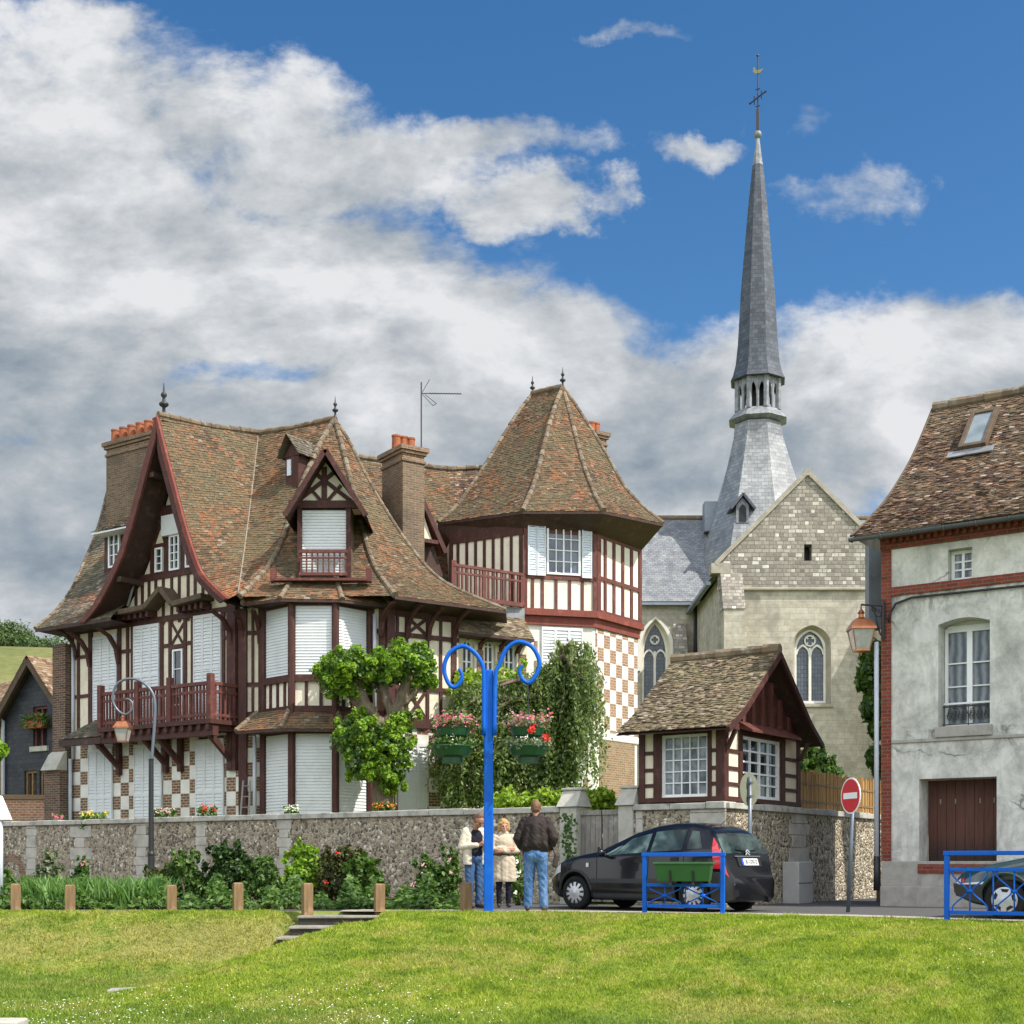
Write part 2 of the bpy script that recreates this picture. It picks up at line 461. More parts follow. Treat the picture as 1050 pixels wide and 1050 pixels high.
# masonry
def brick(name, c1, c2, mortar, w=.22, h=.068, ms=.009, rough=.9, dirtc=(.1, .09, .08), dirt=.3, bump=.6, nz=9):
    N = new(name, rough, .2); uv = N.coord('UV'); co = N.coord()
    br = N.n('ShaderNodeTexBrick', {'Vector': uv, 'Scale': 1.0, 'Mortar Size': ms, 'Mortar Smooth': .3, 'Brick Width': w, 'Row Height': h, 'Color1': c1+(1,), 'Color2': c2+(1,), 'Mortar': mortar+(1,), 'Bias': 0.0})
    f = N.noise(co, nz, 6, .7)
    c = N.mix(.6, br.outputs['Color'], N.ramp(f, [(.25, (.5, .5, .5)), (.55, (1, 1, 1)), (.8, (1.4, 1.35, 1.3))]), 'MULTIPLY')
    c = N.mix(N.math('MULTIPLY', N.sstep(N.noise(co, .9, 5, .6, .5), .45, .7), dirt), c, dirtc)
    return setc(N, c, N.bump(N.math('SUBTRACT', N.math('MULTIPLY', f, .35), br.outputs['Fac']), bump, .012))
brick('brick_brown', (.15, .085, .052), (.25, .15, .09), (.30, .25, .19))
brick('brick_tan', (.30, .20, .115), (.22, .14, .08), (.36, .30, .22), dirt=.2)
brick('brick_chimney', (.20, .135, .085), (.13, .085, .055), (.24, .20, .15), dirtc=(.07, .06, .05), dirt=.5)
brick('brick_red', (.24, .052, .030), (.16, .035, .022), (.17, .12, .10), h=.07, dirt=.15)
brick('brick_pier', (.075, .042, .03), (.17, .095, .06), (.26, .22, .17), dirt=.3)
brick('slate_dark', (.036, .038, .045), (.055, .058, .067), (.020, .021, .024), .30, .16, .006, .6, (.05, .05, .055), .3, .4)
brick('church_ashlar', (.47, .43, .355), (.39, .355, .285), (.33, .30, .24), .55, .27, .010, .95, (.22, .205, .17), .7, .4, 4)
def rubble(name):
    N = new(name, .95, .15); uv = N.coord('UV'); co = N.coord()
    wob = N.n('ShaderNodeTexNoise', {'Vector': co, 'Scale': 1.6, 'Detail': 3}).outputs['Color']
    uv2 = N.n('ShaderNodeMix', {0: .055, 4: uv, 5: wob}, data_type='VECTOR').outputs[1]
    a = N.n('ShaderNodeTexBrick', {'Vector': uv2, 'Scale': 1.0, 'Mortar Size': .018, 'Mortar Smooth': .5, 'Brick Width': .31, 'Row Height': .17, 'Color1': (0, 0, 0, 1), 'Color2': (1, 1, 1, 1), 'Mortar': (.4, .4, .4, 1)}, offset=.37, squash=.62, squash_frequency=3)
    f = N.noise(co, 7, 6, .7)
    col = N.ramp(a.outputs['Color'], [(0, (.18, .16, .14)), (.22, (.31, .28, .24)), (.42, (.235, .21, .178)), (.6, (.38, .343, .295)), (.76, (.28, .25, .21)), (.9, (.50, .46, .40)), (1, (.66, .62, .56))])
    c = N.mix(.7, col, N.ramp(f, [(.25, (.5, .5, .52)), (.55, (1, 1, 1)), (.8, (1.3, 1.28, 1.2))]), 'MULTIPLY')
    c = N.mix(N.math('MULTIPLY', a.outputs['Fac'], .5), c, (.17, .155, .13))
    c = N.mix(N.math('MULTIPLY', N.sstep(N.noise(co, .5, 5, .65, .8), .45, .7), .45), c, (.20, .19, .165))
    return setc(N, c, N.bump(N.math('SUBTRACT', N.math('MULTIPLY', f, .5), a.outputs['Fac']), .7, .03))
rubble('church_rubble')
N = new('slate_roof', .55, .4); uv = N.coord('UV'); co = N.coord()
br = N.n('ShaderNodeTexBrick', {'Vector': uv, 'Scale': 1.0, 'Mortar Size': .012, 'Mortar Smooth': .6, 'Brick Width': .26, 'Row Height': .17, 'Color1': (.14, .148, .158, 1), 'Color2': (.215, .222, .232, 1), 'Mortar': (.045, .047, .05, 1)})
f = N.noise(co, 2.2, 7, .7, .5)
c = N.mix(.75, br.outputs['Color'], N.ramp(f, [(.25, (.5, .52, .55)), (.5, (1, 1, 1)), (.75, (1.7, 1.68, 1.62))]), 'MULTIPLY')
c = N.mix(N.math('MULTIPLY', N.sstep(N.noise(N.mapping(co, (1, 1, .25)), .9, 5, .7, .4), .5, .68), .5), c, (.30, .30, .27))
setc(N, c, N.bump(N.math('SUBTRACT', f, br.outputs['Fac']), .5, .02))
N = new('slate_spire', .5, .4); uv = N.coord('UV'); co = N.coord()
br = N.n('ShaderNodeTexBrick', {'Vector': uv, 'Scale': 1.0, 'Mortar Size': .012, 'Mortar Smooth': .6, 'Brick Width': .3, 'Row Height': .22, 'Color1': (.045, .052, .066, 1), 'Color2': (.085, .095, .115, 1), 'Mortar': (.02, .022, .027, 1)})
f = N.noise(co, 1.2, 7, .7, .5); setc(N, N.mix(.8, br.outputs['Color'], N.ramp(f, [(.25, (.6, .6, .62)), (.5, (1, 1, 1)), (.75, (1.6, 1.58, 1.5))]), 'MULTIPLY'), N.bump(f, .4, .02))
N = new('slate_flare', .4, .5); uv = N.coord('UV'); co = N.coord()
br = N.n('ShaderNodeTexBrick', {'Vector': uv, 'Scale': 1.0, 'Mortar Size': .014, 'Mortar Smooth': .6, 'Brick Width': .34, 'Row Height': .21, 'Color1': (.17, .175, .18, 1), 'Color2': (.26, .265, .27, 1), 'Mortar': (.09, .095, .105, 1)})
f = N.noise(N.mapping(co, (1, 1, .5)), .8, 7, .72, .8); c = N.mix(.8, br.outputs['Color'], N.ramp(f, [(.3, (.5, .5, .52)), (.5, (1, 1, 1)), (.75, (1.6, 1.58, 1.5))]), 'MULTIPLY')
setc(N, c, N.bump(br.outputs['Fac'], -.4, .02))

# brick / stone checker, cell size in metres on wall UV
def checker(name, cw, ch, b1, b2, ofs=(0.0, 0.0)):
    N = new(name, .9, .2); uv0 = N.coord('UV'); co = N.coord()
    uv = N.mapping(uv0, loc=(ofs[0], ofs[1], 0))
    s = N.n('ShaderNodeSeparateXYZ', {0: uv}).outputs
    a = N.math('FLOOR', N.math('DIVIDE', s['X'], cw)); b = N.math('FLOOR', N.math('DIVIDE', s['Y'], ch))
    par = N.math('MODULO', N.math('ABSOLUTE', N.math('ADD', a, b)), 2.0)
    br = N.n('ShaderNodeTexBrick', {'Vector': uv, 'Scale': 1.0, 'Mortar Size': .011, 'Brick Width': .2, 'Row Height': ch/5, 'Color1': b1+(1,), 'Color2': b2+(1,), 'Mortar': (.40, .33, .25, 1)})
    f = N.noise(co, 8, 5, .7)
    br2 = N.mix(.6, br.outputs['Color'], N.ramp(f, [(.25, (.55, .55, .55)), (.55, (1, 1, 1)), (.8, (1.4, 1.3, 1.2))]), 'MULTIPLY')
    st = N.ramp(N.noise(co, 2.4, 5, .6), [(.3, (.56, .54, .49)), (.65, (.72, .70, .65))])
    jx = N.math('LESS_THAN', N.math('FRACT', N.math('DIVIDE', s['Y'], ch)), .03)
    st = N.mix(N.math('MULTIPLY', jx, .35), st, (.3, .28, .25))
    return setc(N, N.mix(par, br2, st), N.bump(f, .2, .01))
checker('checker_front', .36, .385, (.20, .105, .06), (.13, .075, .045))
checker('checker_turret', .345, .40, (.32, .18, .10), (.24, .13, .075))

N = new('flint', .8, .35); co = N.coord()
wob = N.n('ShaderNodeMix', {0: .12, 4: co, 5: N.n('ShaderNodeTexNoise', {'Vector': co, 'Scale': 5.0, 'Detail': 2}).outputs['Color']}, data_type='VECTOR').outputs[1]
vo = N.n('ShaderNodeTexVoronoi', {'Vector': wob, 'Scale': 17.0, 'Randomness': 1.0})
ve = N.n('ShaderNodeTexVoronoi', {'Vector': wob, 'Scale': 17.0, 'Randomness': 1.0}, feature='DISTANCE_TO_EDGE')
cell = N.n('ShaderNodeSeparateColor', {0: vo.outputs['Color']}).outputs
c = N.ramp(cell[0], [(0, (.13, .112, .085)), (.16, (.32, .27, .195)), (.36, (.24, .20, .145)), (.52, (.43, .365, .265)), (.66, (.10, .085, .066)), (.75, (.36, .295, .205)), (.88, (.66, .60, .49)), (.95, (.50, .43, .32))], 'CONSTANT')
c = N.mix(.7, c, N.ramp(N.noise(co, 24, 5, .7), [(.25, (.45, .45, .45)), (.55, (1, 1, 1)), (.8, (1.5, 1.45, 1.4))]), 'MULTIPLY')
edge = N.sstep(ve.outputs['Distance'], .10, .02)
c = N.mix(N.math('MULTIPLY', edge, .85), c, (.44, .38, .28))
c = N.mix(N.math('MULTIPLY', N.sstep(N.noise(co, .8, 5, .65, .5), .48, .72), .35), c, (.27, .245, .185))
setc(N, c, N.bump(N.math('MINIMUM', ve.outputs['Distance'], .25), 1.0, .07))
def flint_light():
    N = new('flint_light', .85, .3); co = N.coord()
    vo = N.n('ShaderNodeTexVoronoi', {'Vector': co, 'Scale': 13.0}); ve = N.n('ShaderNodeTexVoronoi', {'Vector': co, 'Scale': 13.0}, feature='DISTANCE_TO_EDGE')
    cell = N.n('ShaderNodeSeparateColor', {0: vo.outputs['Color']}).outputs
    c = N.ramp(cell[0], [(0, (.13, .11, .08)), (.2, (.42, .34, .23)), (.5, (.30, .25, .18)), (.68, (.52, .45, .33)), (.88, (.66, .61, .50))], 'CONSTANT')
    c = N.mix(.6, c, N.ramp(N.noise(co, 24, 5, .7), [(.25, (.5, .5, .5)), (.55, (1, 1, 1)), (.8, (1.4, 1.4, 1.4))]), 'MULTIPLY')
    c = N.mix(N.math('MULTIPLY', N.sstep(ve.outputs['Distance'], .10, .02), .9), c, (.50, .42, .30))
    setc(N, c, N.bump(N.math('MINIMUM', ve.outputs['Distance'], .3), 1.0, .14))
flint_light()
simple('stone_pale', (.42, .40, .345), .25, 3, .9, .15, bump=.4, dirt=((.20, .195, .17), .6, 2.5))
simple('stone_cream', (.60, .54, .42), .15, 3, .9, .15, bump=.4, dirt=((.40, .35, .26), .5, 1.5))
simple('stone_white', (.66, .64, .58), .12, 3, .9, .15, bump=.3, dirt=((.42, .40, .35), .5, 1.5))
simple('mortar', (.24, .205, .16), .25, 6, .95, .1, bump=.4)
simple('coping_church', (.33, .30, .25), .25, 3, .95, .1, bump=.5, dirt=((.20, .19, .15), .6, 2))
simple('coping', (.42, .405, .355), .3, 4, .95, .1, bump=.6, dirt=((.10, .10, .085), .7, 3.0))
N = new('render_grey', .9, .15); co = N.coord()
f = N.noise(co, 1.3, 8, .72, .3)
c = N.ramp(f, [(.30, (.28, .27, .245)), (.44, (.47, .46, .42)), (.56, (.61, .595, .545)), (.72, (.73, .71, .655))])
drip = N.sstep(N.noise(N.mapping(co, (2.2, 2.2, .35)), 1.5, 7, .75), .5, .72)
c = N.mix(N.math('MULTIPLY', drip, .5), c, (.22, .23, .225))
speck = N.sstep(N.noise(co, 16, 6, .75), .56, .74); c = N.mix(N.math('MULTIPLY', speck, .28), c, (.14, .145, .14))
wv_ = N.n('ShaderNodeMix', {0: .25, 4: co, 5: N.n('ShaderNodeTexNoise', {'Vector': co, 'Scale': 3.0, 'Detail': 5}).outputs['Color']}, data_type='VECTOR').outputs[1]
ck = N.n('ShaderNodeTexVoronoi', {'Vector': wv_, 'Scale': .75}, feature='DISTANCE_TO_EDGE').outputs['Distance']
crack = N.math('MULTIPLY', N.sstep(ck, .012, .003), N.sstep(N.noise(co, .8, 3), .5, .6)); c = N.mix(N.math('MULTIPLY', crack, .7), c, (.10, .10, .095))
pz = N.n('ShaderNodeSeparateXYZ', {0: N.n('ShaderNodeNewGeometry').outputs['Position']}).outputs['Z']
st = N.math('ADD', N.sstep(pz, 1.5, .3), N.math('ADD', N.math('MULTIPLY', N.sstep(pz, 2.6, 3.25), N.math('LESS_THAN', pz, 3.3)), N.math('MULTIPLY', N.sstep(pz, 5.2, 5.9), N.math('LESS_THAN', pz, 5.95))))
blot = N.sstep(N.noise(N.mapping(co, (1, 1, .55)), 2.6, 8, .78, .6), .44, .62); c = N.mix(N.math('MULTIPLY', N.math('MULTIPLY', blot, N.math('ADD', .45, st)), .72, clamp=True), c, (.185, .185, .17))
pt_ = N.sstep(N.noise(co, 1.1, 3, .5), .60, .63); c = N.mix(N.math('MULTIPLY', pt_, .35), c, (.66, .65, .61))
setc(N, c, N.bump(N.noise(co, 26, 6, .7), .35, .015))
simple('concrete', (.33, .31, .28), .2, 5, .9, .2, bump=.4, dirt=((.16, .15, .13), .6, 3))
simple('concrete_block', (.40, .40, .38), .12, 4, .9, .2, bump=.3)

# metals, plastics
simple('blue_paint', (.001, .092, .47), .16, 5, .45, .22, bump=.08, dirt=((.008, .15, .44), .5, 7))
simple('black_iron', (.02, .02, .022), .2, 8, .5, .4, bump=.1)
simple('grey_metal', (.13, .15, .175), .12, 5, .4, .5, metal=.4, bump=.05)
simple('zinc', (.22, .25, .29), .12, 4, .5, .4, metal=.3, bump=.05, dirt=((.12, .13, .14), .5, 3))
simple('zinc_dark', (.09, .10, .11), .15, 4, .55, .4, bump=.05)
N = new('glass_sky', .12, .5); co = N.coord(); setc(N, N.ramp(N.noise(co, 1.2, 2), [(.35, (.16, .19, .20)), (.7, (.30, .34, .36))]))  # rooflight pane: bluish sky reflection painted into the base colour
simple('zinc_pipe', (.45, .48, .52), .12, 4, .5, .4, bump=.05)
N = new('copper', .32, .5, .75); co = N.coord(); setc(N, N.ramp(N.noise(co, 5, 4), [(.3, (.30, .105, .045)), (.7, (.48, .19, .095))]))
simple('green_plastic', (.028, .10, .030), .12, 5, .4, .4, bump=.05)
simple('green_dark', (.012, .060, .024), .12, 5, .4, .4, bump=.05)
simple('terracotta', (.32, .105, .05), .25, 6, .8, .2, bump=.2, dirt=((.14, .075, .05), .7, 4))
N = new('lamp_glass', .15, .5); co = N.coord(); setc(N, N.ramp(N.noise(co, 6, 3), [(.3, (.38, .37, .33)), (.7, (.55, .54, .50))])); N.b.inputs['Transmission Weight'].default_value = .25
simple('gilt', (.20, .19, .09), .2, 8, .4, .5, metal=.5)
N = new('car_black', .25, .3); co = N.coord(); setc(N, N.ramp(N.noise(co, 3, 3), [(.3, (.003, .0035, .006)), (.7, (.005, .006, .010))])); N.b.inputs['Coat Weight'].default_value = .35; N.b.inputs['Coat Roughness'].default_value = .06
N = new('car_green', .25, .5); co = N.coord(); setc(N, N.ramp(N.noise(co, 3, 3), [(.3, (.010, .032, .036)), (.7, (.016, .045, .050))])); N.b.inputs['Coat Weight'].default_value = .8; N.b.inputs['Coat Roughness'].default_value = .06
simple('car_plastic', (.028, .028, .03), .2, 10, .55, .4, bump=.1)
simple('rubber', (.016, .016, .017), .2, 12, .8, .2, bump=.2)
simple('alloy', (.50, .51, .53), .08, 6, .35, .5, metal=.5, bump=.03)
N = new('car_glass', .05, .5); co = N.coord(); setc(N, N.ramp(N.noise(co, 1.6, 3, .6, .6), [(.40, (.015, .024, .026)), (.54, (.045, .070, .068)), (.68, (.15, .21, .195))]))
N = new('tail_red', .15, .6); co = N.coord(); setc(N, N.ramp(N.noise(co, 4, 2), [(.3, (.45, .012, .02)), (.7, (.62, .03, .045))])); N.b.inputs['Coat Weight'].default_value = .6
simple('lens_clear', (.55, .57, .60), .1, 6, .12, .6, bump=0)
simple('sign_red', (.55, .012, .022), .06, 4, .35, .5, bump=0)
simple('sign_white', (.78, .78, .79), .04, 4, .4, .4, bump=0)
simple('sign_back', (.17, .18, .125), .12, 5, .5, .3, bump=.05)
simple('plate_white', (.72, .73, .72), .05, 5, .4, .4, bump=0)
simple('plate_blue', (.03, .09, .42), .05, 5, .4, .4, bump=0)
simple('ink', (.015, .015, .016), .05, 5, .5, .3, bump=0)

# skin and cloth
simple('skin', (.50, .27, .19), .12, 9, .55, .35, bump=.05)
simple('skin_tan', (.36, .17, .11), .12, 9, .5, .4, bump=.05)
simple('hair_blond', (.42, .26, .11), .35, 14, .6, .3, bump=.5)
simple('hair_brown', (.16, .085, .05), .35, 14, .6, .3, bump=.5)
simple('cloth_cream', (.56, .50, .40), .12, 6, .9, .1, bump=.35)
simple('cloth_trench', (.50, .42, .32), .16, 6, .9, .1, bump=.35)
simple('cloth_dark', (.028, .020, .018), .25, 7, .75, .25, bump=.35)
simple('cloth_navy', (.018, .018, .028), .2, 7, .9, .1, bump=.2)
N = new('denim', .9, .1); co = N.coord(); f = N.noise(N.mapping(co, (1, 1, .5)), 5, 6, .7, .5)
setc(N, N.ramp(f, [(.30, (.030, .070, .165)), (.5, (.07, .145, .29)), (.74, (.20, .30, .46))]), N.bump(f, .6, .03))
simple('denim_dark', (.05, .10, .20), .35, 5, .9, .1, bump=.4)
simple('leather', (.05, .035, .03), .2, 8, .5, .3, bump=.1)

# vegetation
def leafmat(name, cols, trans=.25, rough=.5, spec=.35):
    N = new(name, rough, spec)
    rnd = N.n('ShaderNodeNewGeometry').outputs['Random Per Island']
    c = N.ramp(rnd, [(i/(len(cols)-1), k) for i, k in enumerate(cols)])
    setc(N, c)
    tr = N.n('ShaderNodeBsdfTranslucent', {'Color': N.mix(1.0, c, (1.5, 1.6, .6), 'MULTIPLY')})
    ms = N.n('ShaderNodeMixShader', {0: trans, 1: N.b.outputs[0], 2: tr.outputs[0]})
    N.t.links.new(ms.outputs[0], N.out.inputs[0]); return N.m
leafmat('leaf_bright', [(.06, .125, .010), (.14, .25, .018), (.22, .36, .026), (.32, .46, .06)], .38)
leafmat('leaf_mid', [(.028, .070, .014), (.055, .115, .020), (.09, .165, .03), (.15, .23, .06)], .3)
leafmat('leaf_weep', [(.045, .075, .020), (.095, .145, .038), (.155, .215, .060), (.25, .31, .12)], .4)
leafmat('leaf_dark', [(.010, .030, .008), (.02, .05, .010), (.035, .075, .014), (.06, .11, .02)], .25)
leafmat('leaf_lime', [(.12, .22, .015), (.20, .31, .02), (.27, .38, .03), (.34, .44, .06)], .35)
leafmat('leaf_bronze', [(.05, .03, .014), (.07, .06, .02), (.05, .085, .02), (.10, .11, .03)], .3)
leafmat('leaf_iris', [(.06, .14, .035), (.10, .21, .05), (.15, .27, .07), (.22, .34, .11)], .35)
leafmat('leaf_grey', [(.08, .11, .06), (.13, .16, .09), (.19, .22, .13), (.26, .28, .17)], .3)
leafmat('leaf_far', [(.03, .06, .018), (.05, .09, .025), (.075, .12, .03), (.11, .16, .045)], .2)
for nm, c in (('petal_pink', (.62, .16, .28)), ('petal_pale', (.72, .42, .46)), ('petal_red', (.62, .03, .02)), ('petal_orange', (.75, .22, .03)), ('petal_white', (.8, .8, .76)), ('petal_yellow', (.75, .55, .06))):
    leafmat(nm, [tuple(x*.7 for x in c), c, tuple(min(1, x*1.2) for x in c)], .3)
N = new('bark', .95, .1); co = N.coord(); f = N.noise(N.mapping(co, (6, 6, 1.2)), 3, 6, .7, .6)
setc(N, N.ramp(f, [(.3, (.075, .055, .038)), (.55, (.17, .135, .095)), (.8, (.28, .235, .17))]), N.bump(f, .8, .03))
# lawn: base sheet and blades share the same patches
def lawn(name, blades):
    N = new(name, .6 if blades else .95, .25); co = N.n('ShaderNodeNewGeometry').outputs['Position']
    s = N.n('ShaderNodeSeparateXYZ', {0: co}).outputs
    big = N.noise(co, .38, 5, .6, .6); mid = N.noise(co, 1.5, 5, .65, .5); fine = N.noise(co, 9, 5, .7)
    g = N.ramp(mid, [(.28, (.110, .185, .016)), (.5, (.25, .325, .032)), (.72, (.40, .43, .065))])
    g = N.mix(.5, g, N.ramp(fine, [(.25, (.45, .5, .4)), (.55, (1, 1, 1)), (.8, (1.5, 1.4, 1.3))]), 'MULTIPLY')
    # worn dry bank towards the left, between foot and crest
    dx = N.sstep(N.math('ADD', s['X'], N.math('MULTIPLY_ADD', s['Y'], -.36, 10.67)), .5, -.35); dz = N.math('MULTIPLY', N.sstep(s['Z'], -.80, -.55), N.sstep(s['Z'], .05, -.20))
    dry = N.math('MULTIPLY', N.math('MULTIPLY', dx, dz), N.sstep(N.math('ADD', N.math('MULTIPLY', mid, .55), N.math('MULTIPLY', big, .45)), .34, .52))
    dry2 = N.math('MULTIPLY', N.sstep(N.math('ADD', N.math('MULTIPLY', mid, .6), N.math('MULTIPLY', big, .4)), .47, .60), .55)
    d = N.math('MAXIMUM', N.math('MULTIPLY', dry, .72), dry2)
    g = N.mix(d, g, N.ramp(fine, [(.3, (.24, .21, .06)), (.7, (.44, .38, .15))]))
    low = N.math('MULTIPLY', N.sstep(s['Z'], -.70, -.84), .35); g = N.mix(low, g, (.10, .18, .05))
    if blades:
        rnd = N.n('ShaderNodeNewGeometry').outputs['Random Per Island']
        g = N.mix(.8, g, N.ramp(rnd, [(0, (.55, .6, .5)), (.5, (1, 1, 1)), (1, (1.55, 1.45, 1.2))]), 'MULTIPLY')
        setc(N, g)
        tr = N.n('ShaderNodeBsdfTranslucent', {'Color': N.mix(1.0, g, (1.4, 1.5, .8), 'MULTIPLY')})
        ms = N.n('ShaderNodeMixShader', {0: .35, 1: N.b.outputs[0], 2: tr.outputs[0]}); N.t.links.new(ms.outputs[0], N.out.inputs[0])
    else: setc(N, N.mix(.45, g, (.06, .065, .02)), N.bump(fine, .6, .04))
    return N.m
lawn('lawn_base', False); lawn('grass_blade', True)
simple('step_dark', (.045, .042, .035), .35, 6, .95, .1, bump=.5)
simple('step_concrete', (.26, .24, .20), .3, 5, .95, .1, bump=.5, dirt=((.06, .06, .04), .75, 3))
simple('asphalt', (.085, .083, .082), .25, 12, .9, .2, bump=.3)
simple('pavement', (.36, .32, .26), .15, 9, .9, .15, bump=.25)
simple('soil', (.085, .06, .04), .35, 7, .95, .1, bump=.6)
N = new('far_field', .95, .1); co = N.coord(); f = N.noise(co, .05, 5, .6); f2 = N.noise(co, .8, 4)
setc(N, N.mix(.4, N.ramp(f, [(.35, (.105, .125, .042)), (.6, (.165, .165, .065))]), N.ramp(f2, [(.3, (.6, .6, .6)), (.7, (1.3, 1.3, 1.2))]), 'MULTIPLY'))
N = new('bamboo', .7, .3); co = N.coord('UV')
w = N.n('ShaderNodeSeparateXYZ', {0: co}).outputs; f = N.noise(N.mapping(co, (26, .8, 1)), 1.0, 3, .6)
setc(N, N.ramp(f, [(.3, (.19, .085, .022)), (.5, (.36, .20, .065)), (.7, (.52, .35, .14))]), N.bump(f, .6, .02))
m = MATS
# ---------- camera, light, sky
cam = bpy.data.cameras.new('camera'); camo = bpy.data.objects.new('camera', cam); COL.objects.link(camo)
camo.location = (0, 0, H); camo.rotation_euler = (math.radians(90), 0, 0)
cam.sensor_width = 36; cam.lens = 48.0; cam.shift_y = 360/1050; cam.clip_end = 5000; cam.clip_start = .1
scene.camera = camo
vs = scene.view_settings; vs.view_transform = 'Standard'; vs.look = 'None'; vs.gamma = 1; vs.use_curve_mapping = False; vs.exposure = 0.45
S_H = V(.88, -.475).normalized(); EL = math.radians(50)
SUN = V(S_H.x*math.cos(EL), S_H.y*math.cos(EL), math.sin(EL))
sl = bpy.data.lights.new('sun', 'SUN'); sl.energy = 4.6; sl.angle = math.radians(.5); sl.color = (1, .945, .86)
so = bpy.data.objects.new('sun', sl); COL.objects.link(so); so.rotation_euler = SUN.to_track_quat('Z', 'Y').to_euler()
w = bpy.data.worlds.new('World'); scene.world = w; w.use_nodes = True
t = w.node_tree; t.nodes.clear(); N = NT(t)
wout = N.n('ShaderNodeOutputWorld')
sky = N.n('ShaderNodeTexSky', sky_type='NISHITA', sun_disc=False, sun_elevation=EL, sun_rotation=math.atan2(S_H.x, S_H.y), air_density=1.0, dust_density=.4, ozone_density=2.2)
hs = N.n('ShaderNodeHueSaturation', {'Saturation': 1.3, 'Value': 1.0, 'Color': sky.outputs[0]})
bg1 = N.n('ShaderNodeBackground', {'Color': hs.outputs[0], 'Strength': .105})
dirv = N.coord('Generated')
s3 = N.n('ShaderNodeSeparateXYZ', {0: dirv}).outputs
yy = N.math('MAXIMUM', s3['Y'], .12)
gxx = N.math('DIVIDE', s3['X'], yy); gzz = N.math('DIVIDE', s3['Z'], yy)
wc = N.n('ShaderNodeCombineXYZ', {0: gxx, 1: gzz, 2: 0.7}).outputs[0]
wn = N.n('ShaderNodeSeparateColor', {0: N.n('ShaderNodeTexNoise', {'Vector': wc, 'Scale': 11.0, 'Detail': 7, 'Roughness': .62}).outputs['Color']}).outputs
gx0, gz0 = gxx, gzz
gxx = N.math('ADD', gxx, N.math('MULTIPLY', N.math('SUBTRACT', wn[0], .5), .16)); gzz = N.math('ADD', gzz, N.math('MULTIPLY', N.math('SUBTRACT', wn[1], .5), .085))
# cloud banks as soft ellipses over directions to the north
def ell(px, py, rx, ry, amp=1.0, pw=1.0):
    a = N.math('DIVIDE', N.math('SUBTRACT', gxx, (px-CX)/FPX), rx/FPX); b = N.math('DIVIDE', N.math('SUBTRACT', gzz, (HY-py)/FPX), ry/FPX)
    d = N.math('ADD', N.math('MULTIPLY', a, a), N.math('MULTIPLY', b, b))
    return N.math('MULTIPLY', N.math('SUBTRACT', 1.0, d), amp)
banks = [(20, 230, 310, 225, 1.1), (60, 360, 260, 140, 1.1), (250, 130, 150, 75, .7), (330, 175, 190, 70, .8), (470, 150, 130, 30, .5), (250, 300, 300, 105, 1.0), (400, 430, 470, 135, 1.1), (280, 620, 700, 230, 1.3), (730, 450, 330, 125, 1.1), (950, 420, 220, 132, 1.1), (545, 207, 80, 36, .6), (650, 30, 55, 13, .32), (705, 158, 52, 18, .3), (868, 200, 70, 26, .32), (838, 125, 40, 20, .15), (50, 40, 110, 45, .5)]
cov = None
for bk in banks:
    e = ell(*bk); cov = e if cov is None else N.math('MAXIMUM', cov, e)
cov = N.math('MAXIMUM', cov, -1.2)
gap = ell(255, 384, 130, 24, .5); gap = N.math('MAXIMUM', gap, 0.0); cov = N.math('SUBTRACT', cov, gap)
back = N.sstep(s3['Y'], .05, .25)
cvec = N.n('ShaderNodeCombineXYZ', {0: gx0, 1: N.math('MULTIPLY', gz0, 1.7), 2: 0.3}).outputs[0]
def cn(vec, sc, det=9, rough=.6, dist=.25): return N.noise(vec, sc, det, rough, dist)
n1 = cn(cvec, 5.0); n2 = cn(cvec, 15, 8, .62)
nn = N.math('ADD', N.math('MULTIPLY', n1, .72), N.math('MULTIPLY', n2, .28))
dens = N.math('ADD', N.math('MULTIPLY', cov, .95), N.math('MULTIPLY', N.math('SUBTRACT', nn, .5), 2.6))
off = N.mapping(cvec, loc=(-.030, -.055, 0))
n1s = cn(off, 5.0); ns = N.math('ADD', N.math('MULTIPLY', n1s, .72), N.math('MULTIPLY', cn(off, 15, 8, .62), .28))
lit = N.math('SUBTRACT', nn, ns)             # thinner towards the sun -> brighter rim
genr = N.math('MULTIPLY', N.math('SUBTRACT', N.noise(dirv, 2.6, 7, .6), .42), 4.0)
dens = N.mix(back, N.n('ShaderNodeCombineColor', {0: genr, 1: genr, 2: genr}).outputs[0], N.n('ShaderNodeCombineColor', {0: dens, 1: dens, 2: dens}).outputs[0])
dens = N.n('ShaderNodeSeparateColor', {0: dens}).outputs[0]
mask = N.math('MULTIPLY', N.sstep(dens, -.08, .50), .985)
gray = N.math('SUBTRACT', N.math('MULTIPLY', N.math('MAXIMUM', ell(40, 560, 420, 210, 1.0), 0.0), .28), 0.0)
gray2 = N.math('MULTIPLY', N.math('MAXIMUM', ell(640, 455, 240, 90, 1.0), 0.0), .22)
soft = cn(N.mapping(cvec, loc=(3, 1, 0)), 3.2, 7, .6, .3)
br = N.math('ADD', N.math('MULTIPLY', soft, .80), N.math('MULTIPLY', lit, 2.3))
br = N.math('SUBTRACT', N.math('SUBTRACT', N.math('ADD', br, .29), gray), gray2)
br = N.math('SUBTRACT', br, N.math('MULTIPLY', N.sstep(dens, .4, 1.6), .12))
ccol = N.ramp(br, [(.05, (.25, .31, .37)), (.28, (.37, .43, .49)), (.5, (.52, .56, .60)), (.68, (.68, .71, .74)), (.9, (.90, .91, .93))])
cst = N.math('ADD', .66, N.math('MULTIPLY', N.sstep(s3['Y'], .25, -.25), 1.7))    # unseen clouds behind the camera boosted, added fill for the shaded facades
bg2 = N.n('ShaderNodeBackground', {'Color': ccol, 'Strength': cst})
